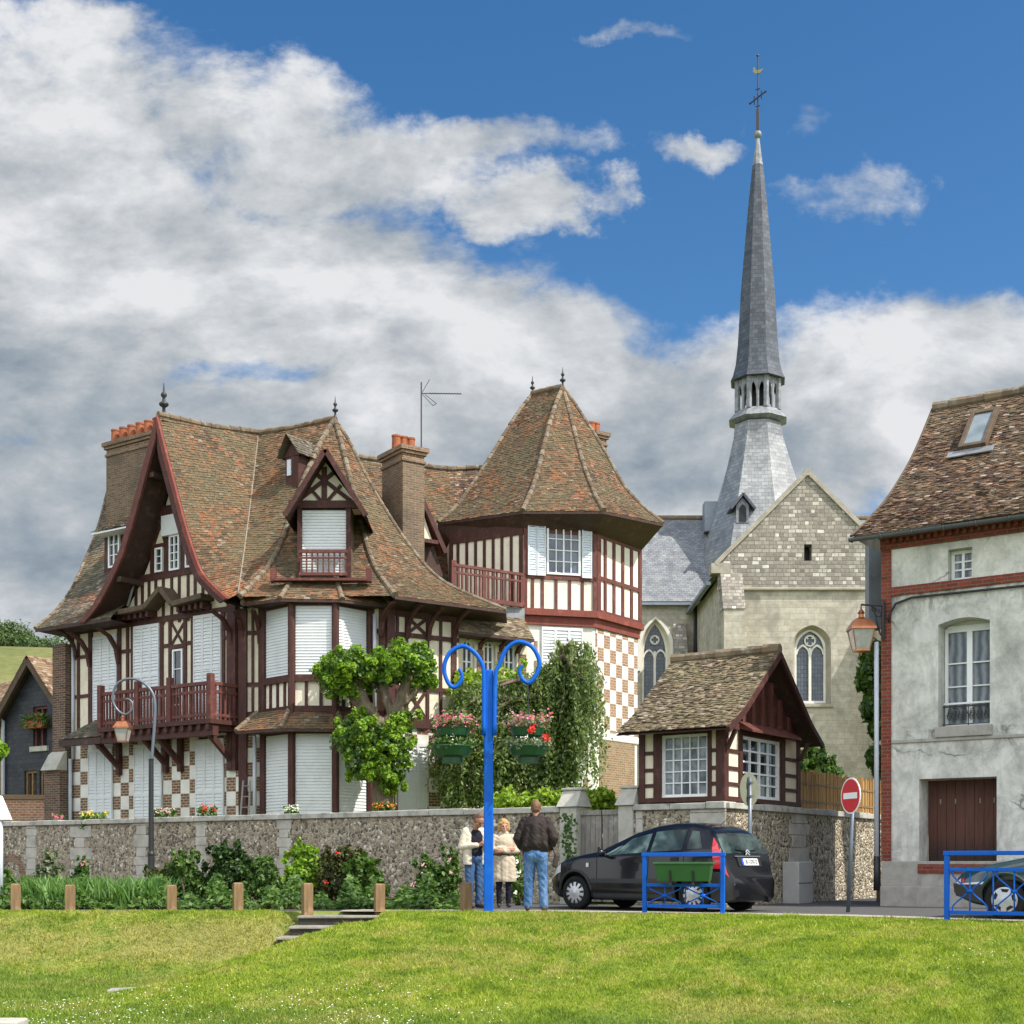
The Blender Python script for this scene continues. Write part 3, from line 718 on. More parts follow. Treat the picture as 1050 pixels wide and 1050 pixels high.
ms = N.n('ShaderNodeMixShader', {0: mask, 1: bg1.outputs[0], 2: bg2.outputs[0]})
t.links.new(ms.outputs[0], wout.inputs[0])

# ---------- terrain
def sst(x, a, b):
    k = min(max((x-a)/(b-a), 0), 1); return k*k*(3-2*k)
def crest(x):
    pts = [(-60, 23.2), (-6, 23.1), (-2, 22.9), (0, 22.6), (2.4, 21.9), (5.0, 20.6), (6.2, 19.3), (8, 18.3), (12, 16.8), (60, 10)]
    for (x0, y0), (x1, y1) in zip(pts, pts[1:]):
        if x <= x1: return y0+(y1-y0)*max(0, (x-x0))/(x1-x0)
    return pts[-1][1]
def gz(x, y):
    yc = crest(x); d = yc-y
    right = sst(d, -.3, 9.2)**1.45
    left = sst(d, .0, 3.7)
    x0 = -2.75-(22-y)*.36
    k = sst(x, x0-.8, x0+1.0)
    z = -.86*(left*(1-k)+right*k)
    kx = sst(x, -3.95, -3.6)*(1-sst(x, -2.35, -2.1)); z -= .22*kx*sst(y, 20.6, 21.4)*(1-sst(y, 22.9, 23.2))*(1-sst(d, 1.9, 2.6))
    if d > -.2: z += .03*mnoise.noise(V(x*.5, y*.5, 0))*min(1, max(0, d+.2))+.012*mnoise.noise(V(x*2.1, y*2.1, 3))*min(1, max(0, d+.2))
    return z
xs = np.concatenate([[-1500, -400, -120, -50, -25, -16], np.arange(-12, 13.01, .16), [16, 25, 50, 120, 400, 1500]])
ys = np.concatenate([[-300, -60, -10, 0, 5, 9, 11], np.arange(12, 24.01, .14), [26, 30, 40, 60, 120, 300, 800, 2500]])
vv = [(x, y, gz(x, y)) for y in ys for x in xs]
nx, ny = len(xs), len(ys)
ff = [(j*nx+i, j*nx+i+1, (j+1)*nx+i+1, (j+1)*nx+i) for j in range(ny-1) for i in range(nx-1)]
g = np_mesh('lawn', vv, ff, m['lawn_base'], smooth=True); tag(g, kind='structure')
def sheet(name, pts, z, mat):
    o = MB().poly([V(x, y, z) for x, y in pts]).build(name, m[mat]); tag(o, kind='structure'); return o
sheet('street', [(-60, 23.75), (-2, 23.4), (.3, 23.1), (2.6, 22.35), (5.3, 21.0), (6.6, 19.6), (9, 18.5), (30, 12), (40, 30), (9.5, 36), (4.0, 25.2), (-14, 37.6), (-60, 70)], .006, 'asphalt')
sheet('footpath', [(-2.9, 22.9), (-2.2, 22.75), (.4, 22.75), (2.6, 21.95), (5.2, 20.7), (6.6, 19.35), (9, 18.2), (9.2, 18.7), (6.8, 20.0), (5.4, 21.4), (2.8, 22.7), (.4, 23.6), (-2.9, 23.9)], .012, 'pavement')
U = V(.8226, -.5687); W2 = V(.5687, .8226); C0 = V(4.0, 25.5)
def uv2(a, b): q = C0+U*a+W2*b; return (q.x, q.y)
# planting bed at the wall foot
mb = MB(); mb.prism([uv2(-30, -.02), uv2(-30, -1.3), (-6, 24.1), (-3.4, 24.0), (-2.2, 24.5), uv2(-5.4, -.75), uv2(-5.4, -.02)][::-1], -.02, .07)
tag(mb.build('planting_bed', m['soil']), kind='structure')
# raised garden behind the wall
mb = MB(); mb.prism([uv2(-34, .35), uv2(-.35, .35), uv2(-.35, 9.5), uv2(4, 60), uv2(-60, 60)][::-1][::-1], -.05, 1.2)
tag(mb.build('garden_terrace', m['lawn_base']), kind='structure')
# steps cut in the bank
st = thing('garden_steps', 'worn concrete steps sunk into the grass bank beside the wooden bollards', 'steps', (-3.1, 22.0, -.3))
for (x0, x1, yf, z, dp) in ((-3.55, -2.2, 22.45, -.05, .95), (-3.6, -2.62, 21.9, -.20, .75), (-3.7, -2.95, 21.35, -.345, .7)):
    sp_ = MB().box(((x0+x1)/2, yf+dp/2+.03, z-.17), (x1-x0-.04, dp, .26), rz=.03).build('step', m['step_dark'], st, bevel=.015)
    MB().box(((x0+x1)/2, yf+dp/2, z-.02), (x1-x0, dp, .04), rz=.03).build('tread', m['step_concrete'], sp_, bevel=.012)
o = MB().box((-4.82, 17.72, gz(-4.8, 17.7)-.01), (.80, .30, .09), rz=.12, ry=-.03).build('paving_slab', m['concrete'], bevel=.012, loc=(-4.8, 17.7, -.8))
tag(o, 'pale paving slab lying in the grass at the foot of the bank', 'paving slab')
o = MB().box((-5.0, 13.45, -.83), (.36, .34, .22)).build('stone_block', m['stone_pale'], bevel=.02, loc=(-5.0, 13.5, -.9))
tag(o, 'pale stone block just showing at the lower left corner of the lawn', 'stone block')

# distant hill, field and wood on the left
hv = []; hf = []
hx = np.linspace(-190, 40, 60); hy = np.linspace(110, 330, 40)
def hz(x, y): return max(-.5, 38.5*sst(y, 110, 250)+2.5*mnoise.noise(V(x*.02, y*.02, 0))+(x+90)*-.03)
for y in hy:
    for x in hx: hv.append((x, y, hz(x, y) if y > 112 else -1))
hf = [(j*60+i, j*60+i+1, (j+1)*60+i+1, (j+1)*60+i) for j in range(39) for i in range(59)]
tag(np_mesh('hill', hv, hf, m['far_field'], smooth=True), kind='structure')
def wood(name, n, gen, size, mat, leaves=34):
    bl = [gen(i) for i in range(n)]
    p, d = blob_points(bl, n*leaves, shell=.6)
    v, f = leaf_cloud(p, d+np.array([0, 0, .4]), size, jitter=.6)
    o = np_mesh(name, v, f, m[mat]); tag(o, kind='stuff'); return o
def far_tree(i):
    x = R.uniform(-125, -70); y = R.uniform(236, 262); r = R.uniform(1.2, 2.3)*(1.6 if x < -90 else .7)
    return (x, y, hz(x, y)+r*.75, r, r, r*1.05)
wood('woods', 110, far_tree, .34, 'leaf_far', 420)
def hedge_far(i):
    x = R.uniform(-85, -48); y = 128+R.uniform(-2, 2); r = R.uniform(.9, 1.6)
    return (x, y, hz(x, y)+r*.6, r, r, r)
wood('undergrowth', 45, hedge_far, .28, 'leaf_far', 160)

# ---------- grass blades on the visible lawn
n = 500000
yb = 12.6+(23.25-12.6)*NR.random(n)**1.12
xb = (NR.random(n)*2-1)*(yb*.375+3.4)
ok = np.array([y < crest(x)+.12 and not (-3.66 < x < -2.2+(22.4-y)*.55*(y < 22.4)-(.9 if y < 21.85 else 0)*.35 and 21.3 < y < 23.3)  and not (-5.25 < x < -4.4 and 17.55 < y < 17.88) for x, y in zip(xb, yb)])
xb, yb = xb[ok], yb[ok]; n = len(xb)
zb = np.array([gz(x, y) for x, y in zip(xb, yb)])
tuft = np.array([mnoise.noise(V(x*1.3, y*1.3, 5)) for x, y in zip(xb, yb)])
tuft2 = np.array([mnoise.noise(V(x*4.3, y*4.3, 8)) for x, y in zip(xb, yb)])
hgt = np.clip(NR.normal(.028, .010, n)*(1+.6*tuft+.8*np.maximum(tuft2-.15, 0)*2), .016, .15)
an = NR.random(n)*6.283; wd = NR.uniform(.004, .0085, n)*(.6+yb/20); ln = NR.normal(0, .55, (n, 2))*hgt[:, None]
bx, by = np.cos(an)*wd, np.sin(an)*wd
v = np.stack([np.stack([xb-bx, yb-by, zb-.005], 1), np.stack([xb+bx, yb+by, zb-.005], 1), np.stack([xb+ln[:, 0], yb+ln[:, 1], zb+hgt], 1)], 1).reshape(-1, 3)
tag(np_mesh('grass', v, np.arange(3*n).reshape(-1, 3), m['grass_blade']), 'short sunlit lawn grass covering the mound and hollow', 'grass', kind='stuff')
# daisies low in the foreground
n = 3000
yd = 12.7+3.6*NR.random(n)**1.7; xd = (NR.random(n)*2-1)*(yd*.375+1.2)
keep = np.array([mnoise.noise(V(x*.8, y*.8, 9))+.3*(1 if x < 0 else -1.0) > NR.random()*.6-.1 for x, y in zip(xd, yd)])
xd, yd = xd[keep], yd[keep]; n = len(xd)
zd = np.array([gz(x, y) for x, y in zip(xd, yd)])+NR.uniform(.035, .06, n)
r = NR.uniform(.005, .009, n)
v = []
for k in range(6):
    a = k*math.pi/3; v.append(np.stack([xd+r*math.cos(a), yd+r*math.sin(a)*.9, zd+r*.5*math.sin(a)], 1))
v = np.stack(v, 1).reshape(-1, 3)
tag(np_mesh('daisies', v, np.arange(6*n).reshape(-1, 6), m['petal_white']), 'tiny white daisies scattered through the near lawn', 'daisies', kind='stuff')

# ---------- flint garden wall
PW = Plane(C0, U)                       # front line; t=0 at corner, negative to the left
PS = Plane(C0, W2)                      # return wall beside the house; normal towards the street
aG0 = PW.hit(590)[0]; aG1 = PW.hit(638)[0]; aL = -27.0
def flint_run(label, pl, t0, t1, ztop, mat, quoins, copedge=.07):
    b = thing('flint_wall', label, 'wall', tuple(pl.P((t0+t1)/2, -.2, 0)))
    MB().fbox(pl, t0, t1, -.1, ztop-.13, -.4, 0).build('wall', m[mat], b)
    mb = MB(); k = t0; rn = random.Random(4)
    while k < t1-.01:
        L = min(rn.uniform(.7, 1.15), t1-k)
        if t1-k-L < .3: L = t1-k
        mb.fbox(pl, k+.004, k+L-.004, ztop-.128, ztop+rn.uniform(-.012, .012), -.46, copedge+rn.uniform(-.008, .008)); k += L
    mb.build('coping', m['coping'], b, bevel=.015)
    mb = MB()
    for q0, q1, z0, z1, alt in quoins:
        z = z0; i = 0
        while z < z1-.05:
            h = min(rn.uniform(.2, .32), z1-z); e = alt if i % 2 else 0
            mb.fbox(pl, q0-e*.8, q1+e, z+.006, z+h-.006, -.3, .012); z += h; i += 1
    if quoins: mb.build('stone_quoin', m['stone_pale'], b, bevel=.008)
    return b
qs = []
for px, wpx, alt in ((32, 9, .05), (82, 9, .28), (145, 10, .12), (206, 9, .04), (291, 9, .1)):
    a, b_ = PW.hit(px-wpx/2)[0], PW.hit(px+wpx/2)[0]; qs.append((a, b_, .05, 1.84, alt))
fw = flint_run('long grey flint wall with pale coping behind the shrubs and bollards', PW, aL, PW.hit(575)[0], 1.97, 'flint', qs)
mb = MB(); cx_, cz_ = PW.hit(12, 0)[0], .45      # old brick arch at the far left
out = [(cx_+.62*math.cos(a), cz_+.62*math.sin(a)) for a in np.linspace(0, math.pi, 17)]; inn = [(cx_+.42*math.cos(a), cz_+.42*math.sin(a)) for a in np.linspace(0, math.pi, 17)]
for i in range(16): mb.fprism(PW, [out[i], out[i+1], inn[i+1], inn[i]], -.1, .015)
mb.build('brick_arch', m['brick_brown'], fw)
# gate pillars with gabled caps
def pillar(label, x0, x1):
    t0, t1 = PW.hit(x0)[0], PW.hit(x1)[0]
    b = thing('gate_pillar', label, 'pillar', tuple(PW.P((t0+t1)/2, 0, 0)), group='gate pillars')
    MB().fbox(PW, t0, t1, -.1, 1.95, -.42, .05).build('shaft', m['stone_pale'], b, bevel=.015)
    tm = (t0+t1)/2; h = .34
    mb = MB(); a, c = t0-.05, t1+.05
    q = [PW.P(a, .12, 1.95), PW.P(c, .12, 1.95), PW.P(c, -.5, 1.95), PW.P(a, -.5, 1.95), PW.P(a+.04, -.12, 1.95+h), PW.P(c-.04, -.12, 1.95+h), PW.P(c-.04, -.28, 1.95+h), PW.P(a+.04, -.28, 1.95+h)]
    mb.hexa(q); mb.fbox(PW, a+.0, c-.0, 1.95+h, 1.95+h+.05, -.32, -.08); mb.build('cap', m['stone_pale'], b, bevel=.012)
pillar('pale stone gate pillar with sloped cap, left of the grey gate', 575, 592)
pillar('pale stone gate pillar with sloped cap, between grey gate and pavilion', 635, 650)
gt = thing('garden_gate', 'weathered grey double plank gate between two stone pillars', 'gate', tuple(PW.P((aG0+aG1)/2, -.15, 0)))
for k in (0, 1):
    mb = MB(); a0 = aG0+.02+k*(aG1-aG0)/2; wj = (aG1-aG0)/2-.03; npk = 4
    for i in range(npk):
        mb.fbox(PW, a0+wj*i/npk, a0+wj*(i+1)/npk-.008, .05, 1.88, -.17, -.13)
    mb.fbox(PW, a0, a0+wj, 1.78, 1.88, -.13, -.10); mb.fbox(PW, a0, a0+wj, .9, 1.0, -.13, -.11)
    lf = mb.build('gate_leaf', m['gate_wood'], gt)
    if k == 0: MB().fbox(PW, a0+wj-.06, a0+wj-.02, 1.0, 1.14, -.10, -.07).build('latch', m['black_iron'], lf)
# right-hand run under the pavilion and return wall
flint_run('short flint wall with large pale corner blocks under the timber garden pavilion', PW, PW.hit(650)[0], 0, 1.97, 'flint', [(-.75, -.01, 1.28, 1.84, 0), (-.42, -.01, .05, .8, .0), (PW.hit(652)[0], PW.hit(659)[0], .05, 1.84, .0)])
b = flint_run('sunlit flint and rubble return wall below the bamboo screen, beside the no entry sign', PS, .01, 9.4, 1.97, 'flint_light', [(PS.hit(812)[0], PS.hit(826)[0], .05, 1.84, .18), (.42, 1.0, .0, .02, 0)])
o = MB().fbox(PS, PS.hit(801)[0], PS.hit(816)[0], 0, .85, .02, .38).build('concrete_block', m['concrete_block'], bevel=.02, loc=tuple(PS.P(PS.hit(809)[0], .2, 0)))
MB().fbox(PS, PS.hit(801)[0]+.004, PS.hit(816)[0]-.004, .41, .425, .03, .385).build('joint', m['step_dark'], o, local=False)
tag(o, 'pale concrete block standing at the foot of the wall behind the black car', 'concrete block')
# bamboo screen
t0, t1 = PS.hit(820)[0], 9.3
bf = thing('bamboo_screen', 'golden split bamboo screen on top of the return wall, beside the old house', 'fence', tuple(PS.P((t0+t1)/2, -.2, 2.0)))
nb = 150; mb = MB(); rn = random.Random(9)
for i in range(nb):
    a = t0+(t1-t0)*i/nb; ww = (t1-t0)/nb
    c1 = rn.uniform(-.012, .012); hh = 2.78+rn.uniform(-.05, .05)
    mb.fbox(PS, a, a+ww*.9, 1.985, hh, -.22+c1, -.20+c1)
mb.build('slat_panel', m['bamboo'], bf)
mb = MB()
for i in range(5): mb.fbox(PS, t0+(t1-t0)*i/4-.03, t0+(t1-t0)*i/4+.03, 1.99, 2.72, -.30, -.235)
mb.fbox(PS, t0, t1, 2.5, 2.54, -.198, -.185); mb.fbox(PS, t0, t1, 2.12, 2.16, -.198, -.185)
mb.build('batten', m['bollard_wood'], bf)
# ---------- shared facade helpers
def slats(mb, pl, t0, t1, z0, z1, d, pitch=.06, depth=.018):
    n = max(1, int((z1-z0)/pitch)); p = (z1-z0)/n
    for i in range(n):
        a = z0+i*p; b = a+p
        mb.add([pl.P(t0, d+depth, a), pl.P(t1, d+depth, a), pl.P(t1, d, b), pl.P(t0, d, b), pl.P(t0, d, a), pl.P(t1, d, a)], [(0, 1, 2, 3), (4, 5, 1, 0)])
def roller(root, pl, t0, t1, z0, z1, d, mat='shutter_white', pitch=.075):
    mb = MB(); slats(mb, pl, t0, t1, z0, z1, d, pitch, .020); mb.fbox(pl, t0, t1, z0, z1, d-.03, d-.002)
    return mb.build('shutter', m[mat], root)
def louvre(root, pl, t0, t1, z0, z1, d, cols=3, mat='shutter_white', pitch=.09):
    mb = MB(); w = (t1-t0)/cols; s = .035
    mb.fbox(pl, t0, t1, z0, z1, d-.03, d-.004)
    for c in range(cols):
        a, b = t0+c*w, t0+(c+1)*w
        mb.fbox(pl, a+.002, a+s, z0, z1, d-.003, d+.026); mb.fbox(pl, b-s, b-.002, z0, z1, d-.003, d+.026)
        slats(mb, pl, a+s+.002, b-s-.002, z0+.1, z1-.1, d-.002, pitch, .026)
        for zz in (z0, (z0+z1)/2-.04, z1-.09): mb.fbox(pl, a+s+.001, b-s-.001, zz+.001, zz+.09, d-.003, d+.025)
    return mb.build('shutter', m[mat], root)
def window(root, pl, t0, t1, z0, z1, d, nx=2, nz=3, fw=.05, mw=.025, frame='white_paint', glass='glass', meet=True, name='window'):
    mb = MB()
    mb.fbox(pl, t0, t0+fw, z0, z1, d-.03, d+.03); mb.fbox(pl, t1-fw, t1, z0, z1, d-.03, d+.03)
    mb.fbox(pl, t0+fw, t1-fw, z0, z0+fw, d-.028, d+.028); mb.fbox(pl, t0+fw, t1-fw, z1-fw, z1, d-.028, d+.028)
    for i in range(1, nx):
        x = t0+fw+(t1-t0-2*fw)*i/nx; k = mw*(1.7 if meet and nx % 2 == 0 and i == nx//2 else 1)
        mb.fbox(pl, x-k/2, x+k/2, z0+fw, z1-fw, d-.02, d+(.024 if k > mw else .018))
    for j in range(1, nz):
        z = z0+fw+(z1-z0-2*fw)*j/nz; mb.fbox(pl, t0+fw, t1-fw, z-mw/2, z+mw/2, d-.02, d+.014)
    f = mb.build(name, m[frame], root)
    MB().fbox(pl, t0+.01, t1-.01, z0+.01, z1-.01, d-.027, d-.022).build('pane', m[glass], f)
    return f
def chimney(root, pl, t0, t1, d0, d1, z0, z1, npots, brickm='brick_tan', name='chimney', potd=None):
    mb = MB(); mb.fbox(pl, t0, t1, z0, z1-.45, d0, d1)
    c = mb.build(name, m[brickm], root)
    mb = MB(); mb.fbox(pl, t0-.04, t1+.04, z1-.45, z1-.36, d0-.04, d1+.04); mb.fbox(pl, t0, t1, z1-.36, z1-.22, d0, d1)
    mb.fbox(pl, t0-.06, t1+.06, z1-.22, z1-.13, d0-.06, d1+.06); mb.fbox(pl, t0-.11, t1+.11, z1-.13, z1, d0-.11, d1+.11)
    mb.build('cornice', m['brick_brown'], c, bevel=.012)
    dm = (d0+d1)/2 if potd is None else potd
    for i in range(npots):
        t = t0+(t1-t0)*(i+.5)/npots; q = pl.P(t, dm, z1)
        MB().lathe(q, [(.135, 0), (.125, .38), (.14, .39), (.14, .44), (.10, .44), (.10, .1)], 14).build('chimney_pot', m['terracotta'], c, smooth=False)
    return c
def finial(root, p, h, mat='black_iron'):
    s = h/1.0
    MB().lathe(p, [(.13*s, -.25*s), (.11*s, 0), (.05*s, .12*s), (.045*s, .28*s), (.13*s, .34*s), (.14*s, .40*s), (.05*s, .46*s), (.04*s, .56*s), (.09*s, .62*s), (.08*s, .68*s), (.03*s, .74*s), (.008*s, 1.0*s)], 10).build('finial', m[mat], root, smooth=True)
def bracket(mb, pl, t, z0, z1, d1, w=.11):
    pts = [(0.0, z0), (.12*d1, z0+.45*(z1-z0)), (.45*d1, z0+.8*(z1-z0)), (d1, z1)]
    for (a, za), (b, zb) in zip(pts, pts[1:]):
        mb.hexa([pl.P(t-w/2, a, za), pl.P(t+w/2, a, za), pl.P(t+w/2, a+.10, za-.04), pl.P(t-w/2, a+.10, za-.04), pl.P(t-w/2, b, zb), pl.P(t+w/2, b, zb), pl.P(t+w/2, b+.10, zb-.04), pl.P(t-w/2, b+.10, zb-.04)])

M_ = thing('timbered_mansion', 'large half-timbered mansion with red brick checkerwork, steep brown tiled roofs and polygonal tower', 'mansion', (-6, 38, 1.2))
ZE = 7.7
# reference lines
apexG = at(162, 426, 37.1)
PG = Plane((apexG.x, apexG.y), U)                         # barge board plane of the big gable
tA = PG.hit(250)[0]
PA = Plane((apexG.x+W2.x*.85, apexG.y+W2.y*.85), U)       # gable facade
A0t = PA.hit(73)[0]; A1t = PA.hit(247)[0]; A1 = PA.P(A1t, 0, 0); A0 = PA.P(A0t, 0, 0)
C1 = gx(395, 36.2)
PC = Plane((A1.x, A1.y), (C1.x-A1.x, C1.y-A1.y))
dB = V(.83, .557).normalized(); PB = Plane((C1.x, C1.y), dB)
B1t = PB.hit(470)[0]; B1 = PB.P(B1t, 0, 0)
T0, T1, T2, T3 = V(-1.84, 40.8), V(.34, 39.5), V(2.46, 40.07), V(3.98, 42.16)
PR = Plane((B1.x-.30, B1.y+.45), dB); R0 = PR.P(.0, 0, 0); R1 = PR.P(PR.hit(538)[0], 0, 0)
back = [(3.5, 47), (-8, 51), (-15.2, 46)]
foot = [(A0.x, A0.y), (A1.x, A1.y), (C1.x, C1.y), (B1.x, B1.y), (R0.x, R0.y), (R1.x, R1.y), (T1.x+.2, T1.y+.6)]+back
MB().prism(foot, 1.0, 4.50).build('wall', m['checker_front'], M_)
MB().prism(foot, 4.502, 7.62).build('wall', m['cream'], M_)
def zat(pl, px, py, off=0): return pl.hit(px, py, off)[1]
def posts(mb, pl, items, z0, z1, d1=.045, off=0):
    for px, w in items:
        a, b = pl.hit(px-w/2, off=off)[0], pl.hit(px+w/2, off=off)[0]; mb.fbox(pl, a, b, z0, z1, -.02, d1)
def rails(mb, pl, spans, z, h, d1=.04):
    for a, b in spans: mb.fbox(pl, pl.hit(a)[0], pl.hit(b)[0], z-h/2, z+h/2, -.02, d1)

# ===== gable facade A
zPl = zat(PA, 181, 633); zBal = zat(PA, 216, 740)
mb = MB()
posts(mb, PA, [(74.5, 3), (81, 2.2), (93.5, 4), (123, 3.5), (131.5, 2.5), (136.5, 2.6), (166.5, 3), (175, 2.6), (190.5, 3), (198, 2.6), (230, 2.6)], zBal-.1, zPl)
rails(mb, PA, [(73, 246)], zPl, .16, .06)
rails(mb, PA, [(76, 92), (124.5, 136), (167.5, 174), (191.5, 197), (231, 236)], zat(PA, 128, 668), .10, .036)
rails(mb, PA, [(76, 92)], zat(PA, 85, 714), .10, .036)
rails(mb, PA, [(176, 190)], zat(PA, 183, 663), .12, .05)
p, q = PA.hit(176.5, 639), PA.hit(189, 660); mb.fbeam(PA, (p[0], p[1]), (q[0], q[1]-.05), .07, -.02, .03); p, q = PA.hit(189, 639), PA.hit(176.5, 661); mb.fbeam(PA, p, q, .07, -.02, .034)
t0, t1 = PA.hit(235.5)[0], PA.hit(244.5)[0]
mb.fbox(PA, t0, t1, 3.3, zPl+.3, -.02, .12)
mb.build('timber_frame', m['timber_dark'], M_)
for (x0, x1, yt, yr) in ((97, 121, 652, 104), (138.5, 164.5, 641, 151), (200, 228, 630, 214)):
    louvre(M_, PA, PA.hit(x0)[0], PA.hit(x1)[0], zBal, zat(PA, (x0+x1)/2, yt), .05)
for (x0, x1, yt) in ((92, 116.5, 768), (139, 167, 763), (202, 230.5, 758)):
    louvre(M_, PA, PA.hit(x0)[0], PA.hit(x1)[0], 1.3, zat(PA, (x0+x1)/2, yt), .05)
window(M_, PA, PA.hit(178)[0], PA.hit(188.3)[0], zBal, zat(PA, 183, 666), .03, 1, 4, .05)
# gable wall in the roof
bR = [(162.5, 426), (172.5, 465), (182.5, 503), (191.5, 537), (201, 567), (209, 587), (220, 600), (235, 613)]
bL = [(162.5, 426), (148, 480), (133.5, 534), (124, 565), (115, 587), (105, 607), (94, 625), (83, 639)]
gR = [PG.hit(*p) for p in bR]; gL = [PG.hit(*p) for p in bL]
gR[-1] = (gR[-1][0], ZE); gL[-1] = (gL[-1][0], ZE)
sR = smooth_poly([V(t, 0, z) for t, z in gR[::-1]], 28); sL = smooth_poly([V(t, 0, z) for t, z in gL[::-1]], 28)
cR = [PG.P(p.x, 0, p.z) for p in sR]; cL = [PG.P(p.x, 0, p.z) for p in sL]          # bottom -> apex
poly = [(p.x+.16, p.z-.10) for p in sL if p.z > 7.75]+[(p.x-.16, p.z-.10) for p in sR[::-1] if p.z > 7.75]
MB().fprism(PA, [(t, z-.12) for t, z in poly], -.15, .004).build('gable_wall', m['cream'], M_)
mb = MB(); zs = zat(PA, 173, 589)
posts(mb, PA, [(x, 2.4) for x in (140, 146.6, 153.4, 160.3, 168, 176.6, 184.3, 193.4, 200.6, 208.6, 215)], 7.5, zs, .035)
rails(mb, PA, [(140, 212)], zs, .20, .05)
zt = zat(PA, 180, 527)
posts(mb, PA, [(156.5, 3.5), (171.5, 5), (189, 6), (203, 6)], zs, zt, .036)
rails(mb, PA, [(160, 196)], zt+.12, .30, .06)
p, q = PA.hit(158, 560), PA.hit(167, 532); mb.fbeam(PA, p, q, .09, -.02, .03); p, q = PA.hit(170, 560), PA.hit(164, 532); mb.fbeam(PA, p, q, .07, -.02, .028)
rails(mb, PA, [(155, 171)], zat(PA, 163, 560), .12, .04)
mb.fprism(PA, [PA.hit(170, 587), PA.hit(205, 583), PA.hit(200, 548), PA.hit(170, 552)], -.02, .022)
mb.build('timber_frame', m['timber_dark'], M_)
for x0, x1, ya, yb, nxx in ((161, 168.5, 562, 587, 1), (175.5, 185.8, 549, 585, 2), (192, 200.5, 546, 582, 2)):
    window(M_, PA, PA.hit(x0)[0], PA.hit(x1)[0], zat(PA, (x0+x1)/2, yb), zat(PA, (x0+x1)/2, ya), .06, nxx, 3 if nxx == 1 else 4, .05)
t0, t1 = PA.hit(169.5)[0], PA.hit(192.5)[0]
MB().fbox(PA, t0, t1, zat(PA, 181, 549), zat(PA, 181, 528), .03, .16).build('blind_box', m['shutter_white'], M_, bevel=.01)
MB().tube([PA.P(*((lambda h: (h[0], .09, h[1]))(PA.hit(*p)))) for p in ((163.5, 524), (148, 572), (133.5, 622))], .035, 8).build('drainpipe', m['zinc_pipe'], M_, smooth=True)
# ledge with little gable
mb = MB(); L = [PA.hit(*p) for p in ((122, 633), (161, 625), (177, 606), (189, 622), (220, 613.5))]
for p, q in zip(L, L[1:]): mb.fbeam(PA, p, q, .15, 0.0, .5)
simple('weathered', (.105, .075, .052), .3, 6, .85, .2, bump=.4)
mb.build('ledge', m['weathered'], M_, bevel=.02)
mb = MB()
for px in list(range(130, 165, 6))+list(range(192, 220, 6)):
    a = PA.hit(px)[0]; mb.fbox(PA, a-.05, a+.05, zPl+.06, zPl+.22, .0, .35); mb.cut()
mb.pieces('corbel', m['timber_dark'], M_)
# barge boards and soffit
tApex = sR[-1].x
def ix(x, side, w): return min(x+w, max(x, tApex)) if side > 0 else max(x-w, min(x, tApex))
def ribbon(pl, pts, w0, w1, d0, d1, side, mat, name):
    mb = MB()
    for a, b in zip(pts, pts[1:]):
        mb.fprism(pl, [(a.x, a.z), (b.x, b.z), (ix(b.x, side, w1), b.z-w1*.25), (ix(a.x, side, w0), a.z-w0*.25)], d0, d1)
    return mb.build(name, m[mat], M_)
ribbon(PG, sR, .13, .13, .0, .09, -1, 'barge_red', 'bargeboard'); ribbon(PG, [p+V(-.13, 0, -.03) for p in sR], .20, .20, -.01, .05, -1, 'timber_dark', 'bargeboard')
ribbon(PG, sL, .22, .22, .0, .08, 1, 'timber_red', 'bargeboard')
mb = MB()
for crv, sd in ((sR, -.12), (sL, .12)):
    for a, b in zip(crv, crv[1:]):
        mb.quad(PG.P(a.x+sd, -.02, a.z-.12), PG.P(b.x+sd, -.02, b.z-.12), PG.P(b.x+sd, -.86, b.z-.12), PG.P(a.x+sd, -.86, a.z-.12))
for z, k in ((8.9, .0), (11.6, 0)):          # purlins under the eaves
    for crv, sd in ((sR, -.25), (sL, .25)):
        a = min(crv, key=lambda p: abs(p.z-z)); mb.fbox(PG, a.x+sd-.09, a.x+sd+.09, a.z-.28, a.z-.14, -.84, -.02)
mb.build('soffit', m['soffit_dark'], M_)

# ===== main roofs
R1p = at(265, 445, 39.4); PK = at(343, 431, 38.55)
VF = at(244, 609, 35.7); LF = atz(246, 612, 7.74); RF = atz(405, 611, 7.74); BF = atz(519, 626, 7.72)
valley = hipcurve(VF, R1p, [(249, 575), (254.5, 534), (260, 490)])
hipL = hipcurve(LF, PK, [(262, 597), (281, 573), (296, 537), (312, 492), (327, 458), (336, 442)])
hipR = hipcurve(RF, PK, [(393, 596), (381, 575), (371, 540), (362, 502), (355, 475), (348, 447)])
hipB = hipcurve(BF, PK, [(475, 608), (445, 590), (418, 558), (393, 520), (371, 480), (356, 450)])
def roof(mat, patches, **kw):
    mb = MB()
    for i, (a, b) in enumerate(patches): tile_patch(mb, a, b, seed=i+3, **kw)
    return mb.build('roof', m[mat], M_)
roof('tile_brown', [(cR, valley)], exp=.078, w=.135)
roof('tile_brown', [(valley, hipL)], exp=.078, w=.135)
roof('tile_brown', [(hipL, hipR)], exp=.078, w=.135)
roof('tile_brown', [(hipR, hipB)], exp=.078, w=.135)
